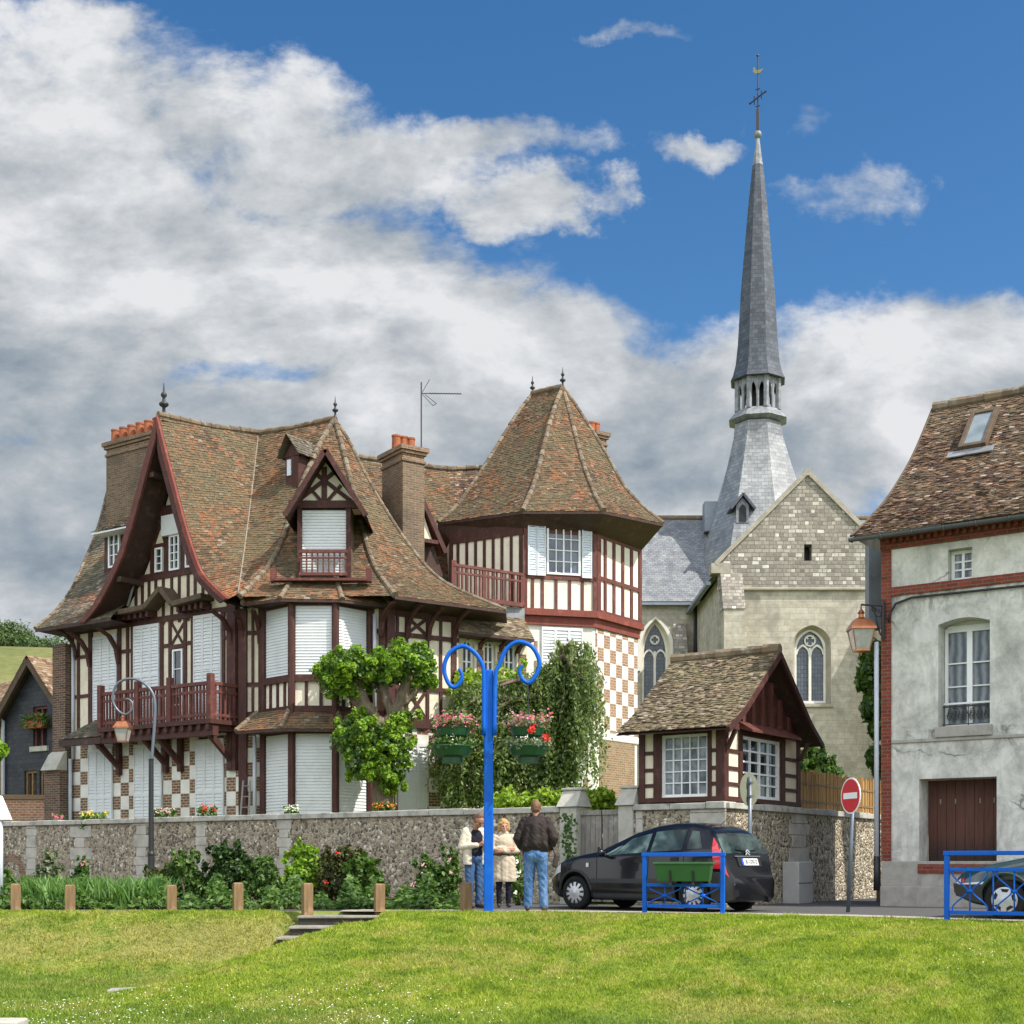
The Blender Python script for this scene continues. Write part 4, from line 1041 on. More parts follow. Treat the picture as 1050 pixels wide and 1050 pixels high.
# far slopes of the same roofs
vb = V(.62, .78)
backL = [p+V(W2.x*3.6, W2.y*3.6, 0) for p in cL]
roof('tile_grey', [(backL, cL)], exp=.14, w=.2)
mb = MB(); bk = V(-1.2, 44.5, 7.7)
for a, b in zip(hipB, hipB[1:]):
    ka = (a.z-7.7)/(PK.z-7.7); kb = (b.z-7.7)/(PK.z-7.7)
    mb.quad(a, b, bk.lerp(PK, kb), bk.lerp(PK, ka))
bk2 = V(-9, 45.5, 7.7); mb.poly([PK, R1p, bk2, bk])
apx = cR[-1]; mb.poly([R1p, apx+V(W2.x*3.6, W2.y*3.6, 0), bk2+V(-2, 1.5, 0), bk2])
mb.build('roof', m['tile_grey'], M_)
# main block behind: slope facing the street and left hip
E0 = atz(36, 645, 7.7); topL = at(114, 490, 44.6)
hl = hipcurve(E0, topL, [(52, 632), (63, 620), (74, 604), (84, 583), (93, 562), (99, 547), (106, 522)])
E1v = V(U.x*3.4, U.y*3.4, 0); roof('tile_grey', [(hl, [p+E1v for p in hl])], exp=.10, w=.17)
mb = MB()
for a, b in zip(hl, hl[1:]):
    mb.quad(a-V(0, 0, .02), b-V(0, 0, .02), b+V(1.6, 5, -.02), a+V(1.6, 5, -.02))
mb.build('roof', m['tile_grey'], M_)
bl_ = [V(-4.4, 40.0, 8.4), at(368, 470, 43.2)]; br_ = [V(.6, 41.6, 8.4), at(497, 481, 44.2)]
mid_t = at(459, 482, 43.8); mid_b = V(-.95, 41.2, 8.4)
roof('tile_brown', [(bl_, [mid_b, mid_t])], exp=.078, w=.135); roof('tile_dark', [([mid_b, mid_t], br_)], exp=.078, w=.135)
mb = MB(); mb.poly([bl_[1], br_[1], br_[1]+V(1.5, 4, -5), bl_[1]+V(1.5, 4, -5)]); mb.build('roof', m['tile_grey'], M_)
# bay skirts
def skirt(eave, top, soffit_in, seed):
    mb = MB()
    for i in range(len(eave)-1): tile_patch(mb, [eave[i], top[i]], [eave[i+1], top[i+1]], exp=.085, w=.15, seed=seed+i)
    o = mb.build('roof', m['tile_brown'], M_)
    mb = MB()
    for i in range(len(eave)): ridge_tiles(mb, [eave[i]+V(0, 0, .015), top[i]+V(0, 0, .015)], .07, .2, seed+i); mb.cut()
    mb.pieces('hip_tiles', m['ridge_clay'], o)
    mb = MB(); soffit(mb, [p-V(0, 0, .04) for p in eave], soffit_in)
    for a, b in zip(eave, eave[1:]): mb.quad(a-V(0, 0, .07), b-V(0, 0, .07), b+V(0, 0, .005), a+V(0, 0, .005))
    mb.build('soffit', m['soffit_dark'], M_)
bL0, bP1, bP2, bR0 = gx(270, 36.3), gx(299, 35.4), gx(344, 35.4), gx(379, 36.25)
def up(p, z): return V(p.x, p.y, z)
ev = [atz(249, 619, 7.62), atz(287, 614, 7.62), atz(351, 615, 7.62), atz(401, 621, 7.62)]
tp = [at(264, 599, 36.75), at(302, 591, 36.0), at(344, 591, 36.0), at(377, 594, 36.7)]
skirt(ev, tp, [up(p, 7.55) for p in (bL0, bP1, bP2, bR0)], 40)
ev = [atz(242, 750, 4.26), atz(288, 747, 4.26), atz(352, 748, 4.26), atz(396, 752, 4.26)]
tp = [at(264, 731, 36.2), at(297, 727, 35.45), at(345, 727, 35.45), at(384, 731, 36.2)]
skirt(ev, tp, [up(p, 4.22) for p in (bL0, bP1, bP2, bR0)], 50)
# ridge and hip tiles
mb = MB(); e = V(0, 0, .05)
for hc, r_, sd_ in ((hipL, .078, 1), (hipR, .078, 2), (hipB, .055, 3), (hl, .05, 7)):
    ridge_tiles(mb, [p+e*.5 for p in hc], r_, .24, sd_); mb.cut()
mb.pieces('hip_tiles', m['ridge_clay'], M_)
mb = MB()
for pts_, sd_ in (([R1p+e, (R1p+PK)/2, PK+e], 4), ([apexG+e*.5, (apexG+R1p)/2+V(0, 0, -.04), R1p+e], 5), ([bl_[1]+e, mid_t+e*.5, br_[1]+e], 6)):
    ridge_tiles(mb, pts_, .085, .30, sd_); mb.cut()
mb.pieces('ridge_tiles', m['ridge_clay'], M_)
mb = MB(); mb.tube([p+V(0, 0, .015) for p in valley], .024, 6); mb.build('valley_flashing', m['mortar'], M_, smooth=True)
# eaves under the right slope
mb = MB()
ea, eb = RF, BF
wi0, wi1 = PB.P(PB.hit(395)[0], 0, 7.55), PB.P(PB.hit(520)[0], 0, 7.55)
soffit(mb, [ea-V(0, 0, .05), eb-V(0, 0, .05)], [wi0, wi1])
mb.quad(ea-V(0, 0, .08), eb-V(0, 0, .08), eb+V(0, 0, .0), ea+V(0, 0, .0)); mb.cut()
l0, l1 = E0, E0+E1v
mb.quad(l0-V(0, 0, .10), l1-V(0, 0, .10), l1, l0); soffit(mb, [l0-V(0, 0, .06), l1-V(0, 0, .06)], [l0+V(.5, .75, -.1), l1+V(.5, .75, -.1)])
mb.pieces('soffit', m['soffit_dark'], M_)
mb = MB()
for px in (389, 416, 438, 464): bracket(mb, PB, PB.hit(px)[0], 6.85, 7.62, .75); mb.cut()
for px in (93.5, 123, 240): bracket(mb, PA, PA.hit(px)[0], 6.6, 7.5, .75); mb.cut()
for px in (249, 267): bracket(mb, PC, PC.hit(px)[0], 6.7, 7.45, .7); mb.cut()
mb.pieces('bracket', m['timber_dark'], M_)

# ===== chamfer and bay
mb = MB()
posts(mb, PC, [(250, 8)], 1.4, 7.6, .14)
for ps_, sp_ in (([(259.5, 2.6), (267.5, 4.5)], [(247, 270)]), ([(382, 4), (392, 7)], [(380, 395)])):
    posts(mb, PC, ps_, 4.3, 7.6, .05)
    for py_, h_, d_ in ((649, .11, .04), (702, .11, .042), (733, .16, .05)): rails(mb, PC, sp_, zat(PC, 258, py_), h_, d_)
    mb.cut()
mb.pieces('timber_frame', m['timber_dark'], M_)
bays = [Plane((bL0.x, bL0.y), (bP1.x-bL0.x, bP1.y-bL0.y)), Plane((bP1.x, bP1.y), (bP2.x-bP1.x, 0)), Plane((bP2.x, bP2.y), (bR0.x-bP2.x, bR0.y-bP2.y))]
lens = [(V(bP1.x, bP1.y)-V(bL0.x, bL0.y)).length, bP2.x-bP1.x, (V(bR0.x, bR0.y)-V(bP2.x, bP2.y)).length]
inner = [(p.x, p.y+.14) for p in (bL0, bP1, bP2, bR0)]
bw = MB(); bw.prism(inner+[(bR0.x, bR0.y+.8), (bL0.x, bL0.y+.8)], 1.2, 7.6); bw.build('bay_wall', m['cream_light'], M_)
mb = MB(); mc = MB()
for k, (pl, Lk) in enumerate(zip(bays, lens)):
    e = .10
    roller(M_, pl, e, Lk-e, 5.72, 7.5, -.03); roller(M_, pl, e, Lk-e, 1.62, 4.18, -.03, pitch=.08)
    mb.fbox(pl, .0, Lk, 5.53, 5.71, -.14, .06); mb.fbox(pl, .0, Lk, 4.74, 4.9, -.14, .05); mb.fbox(pl, .0, Lk, 1.45, 1.6, -.14, .05); mb.fbox(pl, 0, Lk, 7.5, 7.62, -.14, .03); mb.fbox(pl, 0, Lk, 4.19, 4.3, -.14, .03)
    ns = 4 if k != 1 else 3
    for i in range(1, ns): mb.fbox(pl, Lk*i/ns-.04, Lk*i/ns+.04, 4.9, 5.53, -.12, .01)
    mc.fbox(pl, .06, Lk-.06, 4.9, 5.53, -.13, -.03)
for p in (bL0, bP1, bP2, bR0): mb.lathe((p.x, p.y, 1.4), [(.10, 0), (.10, 6.2)], 8)
mb.build('bay_frame', m['timber_dark'], M_); mc.build('bay_panel', m['cream_light'], M_)
# big dormer over the bay
yD = 35.95; PD = Plane((0, yD), (1, 0)); PDb = Plane((0, yD-.55), (1, 0))
x0, x1 = PD.hit(306)[0], PD.hit(359)[0]; zb, zt = zat(PD, 333, 594), zat(PD, 333, 519)
MB().fbox(PD, x0, x1, zb-.2, zt+.1, -1.5, -.10).build('dormer_wall', m['tile_grey'], M_)
roller(M_, PD, PD.hit(309)[0], PD.hit(355.5)[0], zb+.1, zat(PD, 333, 523), -.03)
dap = at(333.5, 461, yD-.55); dl, dr = at(292, 524, yD-.55), at(375, 533, yD-.55); dl.z = dr.z = (dl.z+dr.z)/2
MB().fprism(PD, [(x0-.2, zt+.02), (x1+.2, zt+.02), ((x0+x1)/2, dap.z-.12)], -1.0, -.03).build('dormer_gable', m['cream_light'], M_)
mb = MB(); xm = (x0+x1)/2
mb.fbox(PD, x0-.02, x0+.10, zb-.1, zt, -.08, .06); mb.fbox(PD, x1-.10, x1+.02, zb-.1, zt, -.08, .06); mb.fbox(PD, x0-.25, x1+.25, zt-.06, zt+.13, -.05, .09)
mb.fbox(PD, xm-.07, xm+.07, zt+.13, dap.z-.3, -.03, .03)
Wd, Hd = (x1-x0)/2+.2, dap.z-zt
for sx, dd_ in ((-1, .025), (1, .021)):
    mb.fbeam(PD, (xm+sx*.80*Wd, zt+.13), (xm-sx*.27*Wd, zt+.66*Hd), .10, -.03, dd_)
    mb.fbeam(PD, (xm+sx*.08*Wd, zt+.13), (xm+sx*.50*Wd, zt+.42*Hd), .08, -.03, dd_-.006)
mb.build('dormer_frame', m['timber_dark'], M_)
mb = MB()
for a in (dl, dr):
    p = (a.x, a.z); q = (dap.x, dap.z); mb.fbeam(PDb, p, q, .13, -.06, .03); mb.cut()
mb.pieces('bargeboard', m['timber_dark'], M_)
mb = MB(); bkv = V(0, 2.4, 0)
tile_patch(mb, [dl+bkv, dap+bkv], [dl, dap], exp=.09, w=.15, seed=61); tile_patch(mb, [dr, dap], [dr+bkv, dap+bkv], exp=.09, w=.15, seed=62)
mb.build('dormer_roof', m['tile_brown'], M_)
mb = MB(); e = V(0, 0, -.05)
mb.quad(dl+e, dap+e, dap+bkv+e, dl+bkv+e); mb.quad(dr+e, dap+e, dap+bkv+e, dr+bkv+e); mb.build('soffit', m['soffit_dark'], M_)
mb = MB(); z0, z1 = zat(PD, 333, 592), zat(PD, 333, 567); Pq = Plane((0, yD-.22), (1, 0))
mb.fbox(Pq, x0+.05, x1-.05, z1-.05, z1+.03, -.05, .03); mb.fbox(Pq, x0+.05, x1-.05, z1-.2, z1-.15, -.03, .01); mb.fbox(Pq, x0+.05, x1-.05, z0, z0+.08, -.05, .03)
for i in range(9):
    x = x0+.1+(x1-x0-.2)*i/8; mb.fbox(Pq, x-.02, x+.02, z0+.08, z1-.05, -.03, .0)
mb.build('balustrade', m['timber_red'], M_)
mb = MB(); Pg = Plane((0, yD-.45), (1, 0)); ga, gb = Pg.hit(281)[0], Pg.hit(376)[0]; zg = zat(Pg, 330, 594)
mb.fbox(Pg, ga, gb, zg-.03, zg+.035, -.3, .02)
for x in (ga-.04, gb+.04): mb.fbox(Pg, x-.07, x+.07, zg-.04, zg+.30, -.25, -.02)
mb.build('gutter_board', m['timber_red'], M_)
# lucarne on the left slope
PLu = Plane(gx(300, 37.55).xy, U); lx0, lx1 = PLu.hit(293)[0], PLu.hit(306)[0]
lz0, lz1 = zat(PLu, 299, 491), zat(PLu, 299, 468)
MB().fbox(PLu, lx0, lx1, lz0-.3, lz1, -1.2, 0).build('dormer_wall', m['timber_dark'], M_)
lm = (lx0+lx1)/2; la = PLu.P(lm, .25, zat(PLu, 298, 447)); ll, lr = PLu.P(lx0-.16, .18, lz1-.02), PLu.P(lx1+.16, .18, lz1-.02); bb = V(W2.x*1.6, W2.y*1.6, 0)
mb = MB(); tile_patch(mb, [ll+bb, la+bb], [ll, la], exp=.09, w=.15, seed=63); tile_patch(mb, [lr, la], [lr+bb, la+bb], exp=.09, w=.15, seed=64); mb.build('dormer_roof', m['tile_grey'], M_)
MB().fbox(PLu, lx0+.07, lm-.03, lz0+.1, lz1-.08, .0, .03).build('shutter', m['shutter_grey'], M_)
MB().fprism(PLu, [(lx0-.05, lz1), (lx1+.05, lz1), (lm, la.z-.2)], -.3, .02).build('dormer_gable', m['timber_dark'], M_)

# ===== right wall B
mb = MB(); zr1, zr2, zr3 = zat(PB, 410, 650.5), zat(PB, 415, 705), zat(PB, 415, 741)
posts(mb, PB, [(399, 8)], 1.4, 7.6, .12); posts(mb, PB, [(407, 2.8), (416.5, 3), (438, 3), (451.5, 2.6), (465, 5)], zr3, 7.6, .045)
rails(mb, PB, [(395, 470)], zr1, .12, .05); rails(mb, PB, [(395, 470)], zr2, .12, .05); rails(mb, PB, [(395, 470)], zr3, .26, .08); rails(mb, PB, [(395, 470)], 7.5, .2, .06)
a, b = PB.hit(418)[0], PB.hit(436.5)[0]
for zz0, zz1 in ((zr1+.06, 7.4), (zr3+.13, zr2-.06)):
    mb.fbeam(PB, (a, zz0), (b, zz1), .09, -.02, .036); mb.fbeam(PB, (a, zz1), (b, zz0), .09, -.02, .032)
mb.build('timber_frame', m['timber_dark'], M_)
louvre(M_, PB, PB.hit(407)[0], PB.hit(437)[0], 1.3, zat(PB, 422, 762), .05)
# arched windows in the recess
pm = PR
def arch(c, w, zs, rise, n=12, pointed=False):
    if pointed:
        R_ = (w*w/4+rise*rise)/w; out = []
        for i in range(n+1):
            a = i/n*math.asin(min(1, rise/R_)); out.append((c+w/2-R_+R_*math.cos(a), zs+R_*math.sin(a)))
        return out+[(2*c-x, z) for x, z in out[-2::-1]]
    return [(c+w/2*math.cos(math.pi*i/n), zs+rise*math.sin(math.pi*i/n)) for i in range(n+1)]
tR0, tR1 = 0.02, PR.hit(537)[0]-.05
holes = []; wins = []
for (xa, xb) in ((469.5, 481.5), (492, 503), (513, 524.5)):
    a, b = PR.hit(xa)[0], PR.hit(xb)[0]; c = (a+b)/2; ww = b-a; zs = zat(PR, (xa+xb)/2, 664)
    o = [(c-ww/2, 4.9), (c+ww/2, 4.9)]+arch(c, ww, zs, ww*.55); holes.append(o); wins.append((c, ww, zs))
MB().fwall(PR, [(tR0, 4.55), (tR1, 4.55), (tR1, 7.6), (tR0, 7.6)], holes, .01, .26).build('arcade_wall', m['stone_cream'], M_)
for o, (c, ww, zs) in zip(holes, wins):
    mb = MB(); k = .06
    inn = [(c+(x-c)*(1-2*k/ww), z if i > 1 else z+.05) for i, (x, z) in enumerate(o)]; inn = [(x, z-.05 if i > 1 and z > zs else z) for i, (x, z) in enumerate(inn)]
    mb.fring(PR, o, inn, .10, .16); mb.fbox(PR, c-.025, c+.025, 4.95, zs+ww*.5, .10, .15)
    for z in np.linspace(5.2, zs, 5): mb.fbox(PR, c-ww/2+.05, c+ww/2-.05, z-.018, z+.018, .10, .145)
    f = mb.build('window', m['white_paint'], M_); MB().fprism(PR, o, .085, .095).build('pane', m['glass'], f)
mb = MB()
for xa, xb in ((484, 490), (505, 511), (526.5, 534)):
    mb.fbox(PR, PR.hit(xa)[0], PR.hit(xb)[0], 4.6, zat(PR, 500, 669), .262, .285)
mb.build('brick_panel', m['brick_brown'], M_)
mb = MB(); eL, eR = PR.at(470, 640, .85), PR.at(548, 646, .85); eL.z = eR.z = 7.12; tL, tR_ = PR.P(PR.hit(470)[0], .05, 7.85), PR.P(PR.hit(536)[0], .05, 7.85)
tile_patch(mb, [eL, tL], [eR, tR_], exp=.09, w=.15, seed=70); mb.build('roof', m['tile_old'], M_)
mb = MB(); soffit(mb, [eL-V(0, 0, .05), eR-V(0, 0, .05)], [tL-V(0, 0, .8), tR_-V(0, 0, .8)]); mb.quad(eL-V(0, 0, .07), eR-V(0, 0, .07), eR, eL)
mb2 = MB()
for px in (487, 508, 526): bracket(mb2, PR, PR.hit(px)[0], 6.4, 7.1, .6); mb2.cut()
mb2.pieces('bracket', m['timber_dark'], M_)
mb.build('soffit', m['soffit_dark'], M_)
# roof terrace with balustrade beside the tower
zt0, zt1 = zat(PR, 533, 621), zat(PR, 533, 589)
MB().prism([(R0.x-1.0, R0.y-.3), (R1.x, R1.y), (T1.x, T1.y+.3), (T0.x, T0.y+.3), (R0.x-1.6, R0.y+1.6)], 7.63, zt0-.06).build('terrace', m['lead'], M_)
mb = MB(); ta, tb = PR.hit(464)[0], PR.hit(534.5)[0]; d = .05
mb.fbox(PR, ta, tb, zt1-.05, zt1+.03, d-.04, d+.04); mb.fbox(PR, ta, tb, zt1-.24, zt1-.18, d-.03, d+.03); mb.fbox(PR, ta, tb, zt0-.05, zt0+.07, d-.05, d+.05)
for i in range(17):
    x = ta+(tb-ta)*i/16; big = i in (0, 7, 16); mb.fbox(PR, x-(.065 if big else .022), x+(.065 if big else .022), zt0, zt1+(.12 if i == 0 else -.05), d-.025, d+.025)
mb.build('balustrade', m['timber_red'], M_)

# ===== balcony on the gable facade
off = 1.0
zb1, zb0 = zat(PA, 216, 699, off), zat(PA, 216, 737, off)
ta, tb = PA.hit(103.5, off=off)[0], PA.hit(216, off=off)[0]
mb = MB()
mb.fbox(PA, ta, tb, zb1-.07, zb1+.02, off-.05, off+.05); mb.fbox(PA, ta, tb, zb1-.27, zb1-.2, off-.03, off+.03); mb.fbox(PA, ta, tb, zb0+.08, zb0+.16, off-.03, off+.03)
nbal = 34
for i in range(nbal+1):
    x = ta+(tb-ta)*i/nbal; big = i in (0, 12, 22, nbal); hw = .075 if big else .028
    mb.fbox(PA, x-hw, x+hw, zb0, zb1+(.22 if big else -.06), off-(.075 if big else .02), off+(.075 if big else .02))
Pe = Plane(PA.P(tb, off, 0).xy, W2); 
mb.fbox(Pe, .08, off, zb1-.07, zb1+.02, -.05, .05); mb.fbox(Pe, .08, off, zb1-.27, zb1-.2, -.03, .03); mb.fbox(Pe, .08, off, zb0+.08, zb0+.16, -.03, .03)
for i in range(1, 6): mb.fbox(Pe, off*i/6-.03, off*i/6+.03, zb0, zb1-.06, -.02, .02)
mb.build('balustrade', m['timber_red'], M_)
mb = MB(); mb.fbox(PA, ta-.05, tb+.08, zb0-.12, zb0+.0, .0, off+.08); mb.fbox(PA, ta-.05, tb+.03, zb0-.42, zb0-.14, off-.25, off-.05)
for i in range(14):
    x = ta+.1+(tb-ta-.2)*i/13; mb.fbox(PA, x-.06, x+.06, zb0-.27, zb0-.121, .0, off+.04)
mb.build('balcony_floor', m['timber_dark'], M_)
mb = MB()
for px in (124, 172, 187, 239):
    x = PA.hit(px)[0]; mb.fbox(PA, x-.07, x+.07, zb0-1.25, zb0-.28, .0, .14)
    mb.hexa([PA.P(x-.06, .14, zb0-1.05), PA.P(x+.06, .14, zb0-1.05), PA.P(x+.06, .14, zb0-.9), PA.P(x-.06, .14, zb0-.9), PA.P(x-.06, off-.1, zb0-.42), PA.P(x+.06, off-.1, zb0-.42), PA.P(x+.06, off-.2, zb0-.28), PA.P(x-.06, off-.2, zb0-.28)]); mb.cut()
mb.pieces('bracket', m['timber_dark'], M_)
# small pent roof at the left end, brick pier, rainwater pipes
mb = MB(); a, b = PA.hit(61, off=.9)[0], PA.hit(104, off=.9)[0]; ze = zat(PA, 80, 757, .9)
tile_patch(mb, [PA.P(a, .95, ze), PA.P(a+.55, .02, ze+.62)], [PA.P(b, .95, ze), PA.P(b, .02, ze+.62)], exp=.09, w=.15, seed=80); mb.build('roof', m['tile_grey'], M_)
mb = MB(); mb.fbox(PA, a, b, ze-.2, ze-.02, .75, .93); mb.quad(PA.P(a, .9, ze-.03), PA.P(b, .9, ze-.03), PA.P(b, 0, ze+.5), PA.P(a, 0, ze+.5)); mb.build('soffit', m['soffit_dark'], M_)
pa, pb = PA.hit(60)[0], PA.hit(74)[0]
pier = MB().fbox(PA, pa+.05, pb, 1.1, 7.3, -.6, .25).build('brick_pier', m['brick_pier'], M_)
mb = MB(); mb.fbox(PA, pa-.08, pb+.02, 1.1, 3.55, -.62, .45); mb.build('brick_pier', m['brick_pier'], M_)
mb = MB(); mb.hexa([PA.P(pa-.05, .62, 3.55), PA.P(pb+.04, .62, 3.55), PA.P(pb+.04, .2, 3.55), PA.P(pa-.05, .2, 3.55), PA.P(pa-.02, .34, 4.05), PA.P(pb+.03, .34, 4.05), PA.P(pb+.03, .2, 4.15), PA.P(pa-.02, .2, 4.15)]); mb.build('weathering', m['stone_pale'], M_, bevel=.02)
mb = MB()
t_ = PA.hit(75.5)[0]; mb.tube([PA.P(t_, .12, 1.2), PA.P(t_, .12, 3.9)], .055, 8); mb.tube([PA.P(t_+.05, .06, 3.9), PA.P(t_+.05, .06, 7.2)], .05, 8); mb.cut()
tt = PC.hit(262)[0]; mb.tube([PC.P(tt, .1, 1.2), PC.P(tt, .1, 4.2)], .05, 8); mb.cut(); tt = PC.hit(385)[0]; mb.tube([PC.P(tt, .12, 4.3), PC.P(tt, .12, 7.4)], .05, 8)
mb.pieces('drainpipe', m['zinc_pipe'], M_, smooth=True)
mb = MB(); q = PA.P(pa+.3, .3, 7.2)
mb.tube(smooth_poly([PA.at(57, 645, .6), PA.at(66, 650, .5), PA.at(75, 661, .2), PA.at(77.5, 674, .1)], 14), .06, 8); mb.build('drainpipe', m['soffit_dark'], M_, smooth=True)
# ladder leaning beside the bay
lad = thing('wooden_ladder', 'short dark ladder leaning on the checkered wall beside the bay', 'ladder', tuple(PA.P(PA.hit(246)[0], .6, 1.2)))
mb = MB()
for px0, px1 in ((244, 249.5), (254, 256.5)):
    a, b = PA.at(px0, 833, .75), PA.at(px1, 813, .2); mb.tube([V(a.x, a.y, 1.2), V(b.x, b.y, 3.0)], .028, 6); mb.cut()
mb.pieces('rail', m['gate_wood'], lad)
mb = MB()
for k in np.linspace(.12, .92, 6):
    a = V(*PA.at(244, 833, .75).xy, 1.2).lerp(V(*PA.at(249.5, 813, .2).xy, 3.0), k); b = V(*PA.at(254, 833, .75).xy, 1.2).lerp(V(*PA.at(256.5, 813, .2).xy, 3.0), k); mb.tube([a, b], .018, 6); mb.cut()
mb.pieces('rung', m['gate_wood'], lad)

# ===== left dormer, chimneys, aerial
PLd = Plane(gx(112, 41.6).xy, U)
a, b = PLd.hit(107)[0], PLd.hit(128)[0]
MB().fbox(PLd, a, b+.6, 9.0, zat(PLd, 115, 541), -2.0, 0).build('dormer_wall', m['timber_dark'], M_)
window(M_, PLd, PLd.hit(112.5)[0], PLd.hit(124)[0], zat(PLd, 118, 582), zat(PLd, 118, 546), .04, 2, 3, .06)
mb = MB(); zz = zat(PLd, 112, 542, .5); tile_patch(mb, [PLd.P(PLd.hit(93, off=.5)[0], .5, zz), PLd.P(a+.4, -1.5, zz+1.15)], [PLd.P(b+.8, .5, zz), PLd.P(b+.8, -1.5, zz+1.15)], exp=.1, w=.17, seed=81); mb.build('dormer_roof', m['tile_grey'], M_)
mb = MB(); mb.fbox(PLd, PLd.hit(93, off=.5)[0], b+.8, zz-.07, zz-.02, -.3, .47); mb.build('fascia', m['white_paint'], M_)
PLc = Plane(gx(110, 43.2).xy, U)
chimney(M_, PLc, PLc.hit(109)[0], PLc.hit(160)[0], -.9, 0, 9.5, zat(PLc, 130, 449), 6, 'brick_chimney', potd=-.2)
PMc = Plane(gx(413, 39.3).xy, (dB.x, dB.y))
chimney(M_, PMc, 0, .72, -1.25, 0, 8.5, zat(PMc, 413, 456), 3, 'brick_chimney', potd=-.6)
PRc = Plane(gx(612, 46.5).xy, (dB.x, dB.y))
chimney(M_, PRc, 0, .42, -.9, 0, 11.5, zat(PRc, 616, 443), 2, 'brick_chimney')
an = MB(); q = at(432, 392, 39.7); an.tube([V(q.x, q.y, 11.6), V(q.x, q.y, q.z)], .022, 6)
bt, be = V(q.x-.02, q.y, q.z-.32), V(q.x+1.15, q.y+.1, q.z-.30)
an.tube([bt, be], .014, 5)
for i in range(12):
    c = bt.lerp(be, .25+.75*i/11); an.tube([c+V(.02, .13, .02), c-V(.02, .13, .02)], .007, 4); 
an.tube([bt+V(.05, 0, .03), bt+V(.26, 0, .40)], .010, 4); an.tube([bt+V(.05, 0, -.03), bt+V(.36, 0, -.36)], .010, 4); an.tube([bt+V(.12, 0, -.03), bt+V(.46, 0, -.30)], .010, 4); an.tube([bt+V(.36, 0, -.36), bt+V(.46, 0, -.30)], .010, 4)
for z in (q.z-1.9, q.z-2.4): an.tube([V(q.x-.35, q.y-.1, z), V(q.x, q.y, z)], .012, 4)
an.build('aerial', m['black_iron'], M_)
finial(M_, at(168, 428, 37.4), .95); finial(M_, PK+V(.02, 0, .05), .62)
# small gable between pavilion and tower
PSd = Plane(gx(433, 39.9).xy, dB); a_ = PSd.at(433, 511, .0); l_ = PSd.at(425, 527); r_ = PSd.at(457, 567); r_.z = l_.z-.75
mb = MB(); mb.fbeam(PSd, PSd.hit(433, 512), PSd.hit(425.5, 532), .12, -.1, .03); mb.cut(); mb.fbeam(PSd, PSd.hit(433, 512), PSd.hit(457, 567), .14, -.1, .03); mb.cut(); mb.fbox(PSd, PSd.hit(426)[0], PSd.hit(446)[0], zat(PSd, 436, 556)-.05, zat(PSd, 436, 556)+.06, -.2, .2)
mb.pieces('bargeboard', m['timber_dark'], M_)
MB().fprism(PSd, [PSd.hit(426, 553), PSd.hit(445, 553), PSd.hit(433, 516)], -.5, -.12).build('dormer_gable', m['cream'], M_)
MB().fprism(PSd, [PSd.hit(425, 590), PSd.hit(458, 590), PSd.hit(446, 550), PSd.hit(427, 550)], -.9, -.2).build('dormer_wall', m['soffit_dark'], M_)
mb = MB(); bbv = V(-.9, 1.4, 0); p0, p1 = PSd.at(457, 567), PSd.at(433, 512); tile_patch(mb, [p0, p1], [p0+bbv, p1+bbv], exp=.09, w=.15, seed=82); mb.build('dormer_roof', m['tile_brown'], M_)

# ===== tower
TL = Plane(T0, T1-T0); TC = Plane(T1, T2-T1); TR = Plane(T2, T3-T2)
lTL, lTC, lTR = (T1-T0).length, (T2-T1).length, (T3-T2).length
zb_, zw = zat(TC, 573, 626), 10.62
fp = [T0, T1, T2, T3, V(2.9, 45.0), V(-.2, 45.6), V(-2.2, 43.6)]
cen = sum((p for p in fp), V(0, 0))/len(fp)
ins = [p+(cen-p).normalized()*.12 for p in fp]; out = [p+(p-cen).normalized()*.10 for p in fp]
MB().prism(ins, 1.0, zb_-.42).build('tower_wall', m['stone_white'], M_)
MB().prism(fp, zb_, zw).build('tower_wall', m['cream_light'], M_)
mb = MB(); mb.prism(out, zb_-.17, zb_+.02); mb.prism([p+(cen-p).normalized()*.03 for p in fp], zb_-.43, zb_-.171); mb.build('tower_band', m['barge_red'], M_)
mb = MB()
posts(mb, TC, [(538.5, 3.5), (609.5, 4)], zb_, zw, .05); zr = zat(TC, 573, 592.5)
posts(mb, TC, [(546, 3), (556, 3.2), (570, 3), (584, 3), (597, 3)], zb_, zr, .03); rails(mb, TC, [(537, 611)], zr, .13, .05); rails(mb, TC, [(537, 611)], 10.55, .3, .045)
posts(mb, TC, [(539, 3), (607.5, 3)], zr, zw, .03)
posts(mb, TR, [(613.3, 4), (620, 2.4), (629, 2.4), (638, 2.4), (647, 2.4), (655.7, 3)], zb_, zw, .04); rails(mb, TR, [(611.5, 657)], zat(TR, 634, 599), .12, .045); rails(mb, TR, [(611.5, 657)], 10.55, .3, .045); rails(mb, TR, [(611.5, 657)], zb_+.05, .1, .045)
mb.build('tower_frame', m['timber_red'], M_); mb = MB()
posts(mb, TL, [(463, 3.5)]+[(x, 2.5) for x in (470, 479, 488, 497, 506, 515, 524.5)]+[(534.5, 3.5)], zt0, zw, .04); rails(mb, TL, [(462, 537)], 10.5, .34, .045)
mb.build('tower_frame', m['timber_dark'], M_)
window(M_, TC, TC.hit(560)[0], TC.hit(594.5)[0], zat(TC, 577, 590), zat(TC, 577, 540), .05, 4, 4, .06, .026, glass='glass_blue')
for x0_, x1_ in ((540.5, 549.2), (549.8, 558.5), (595.8, 606)):
    louvre(M_, TC, TC.hit(x0_)[0], TC.hit(x1_)[0], zat(TC, 573, 592), zat(TC, 573, 539), .09, 1, 'shutter_grey', .07)
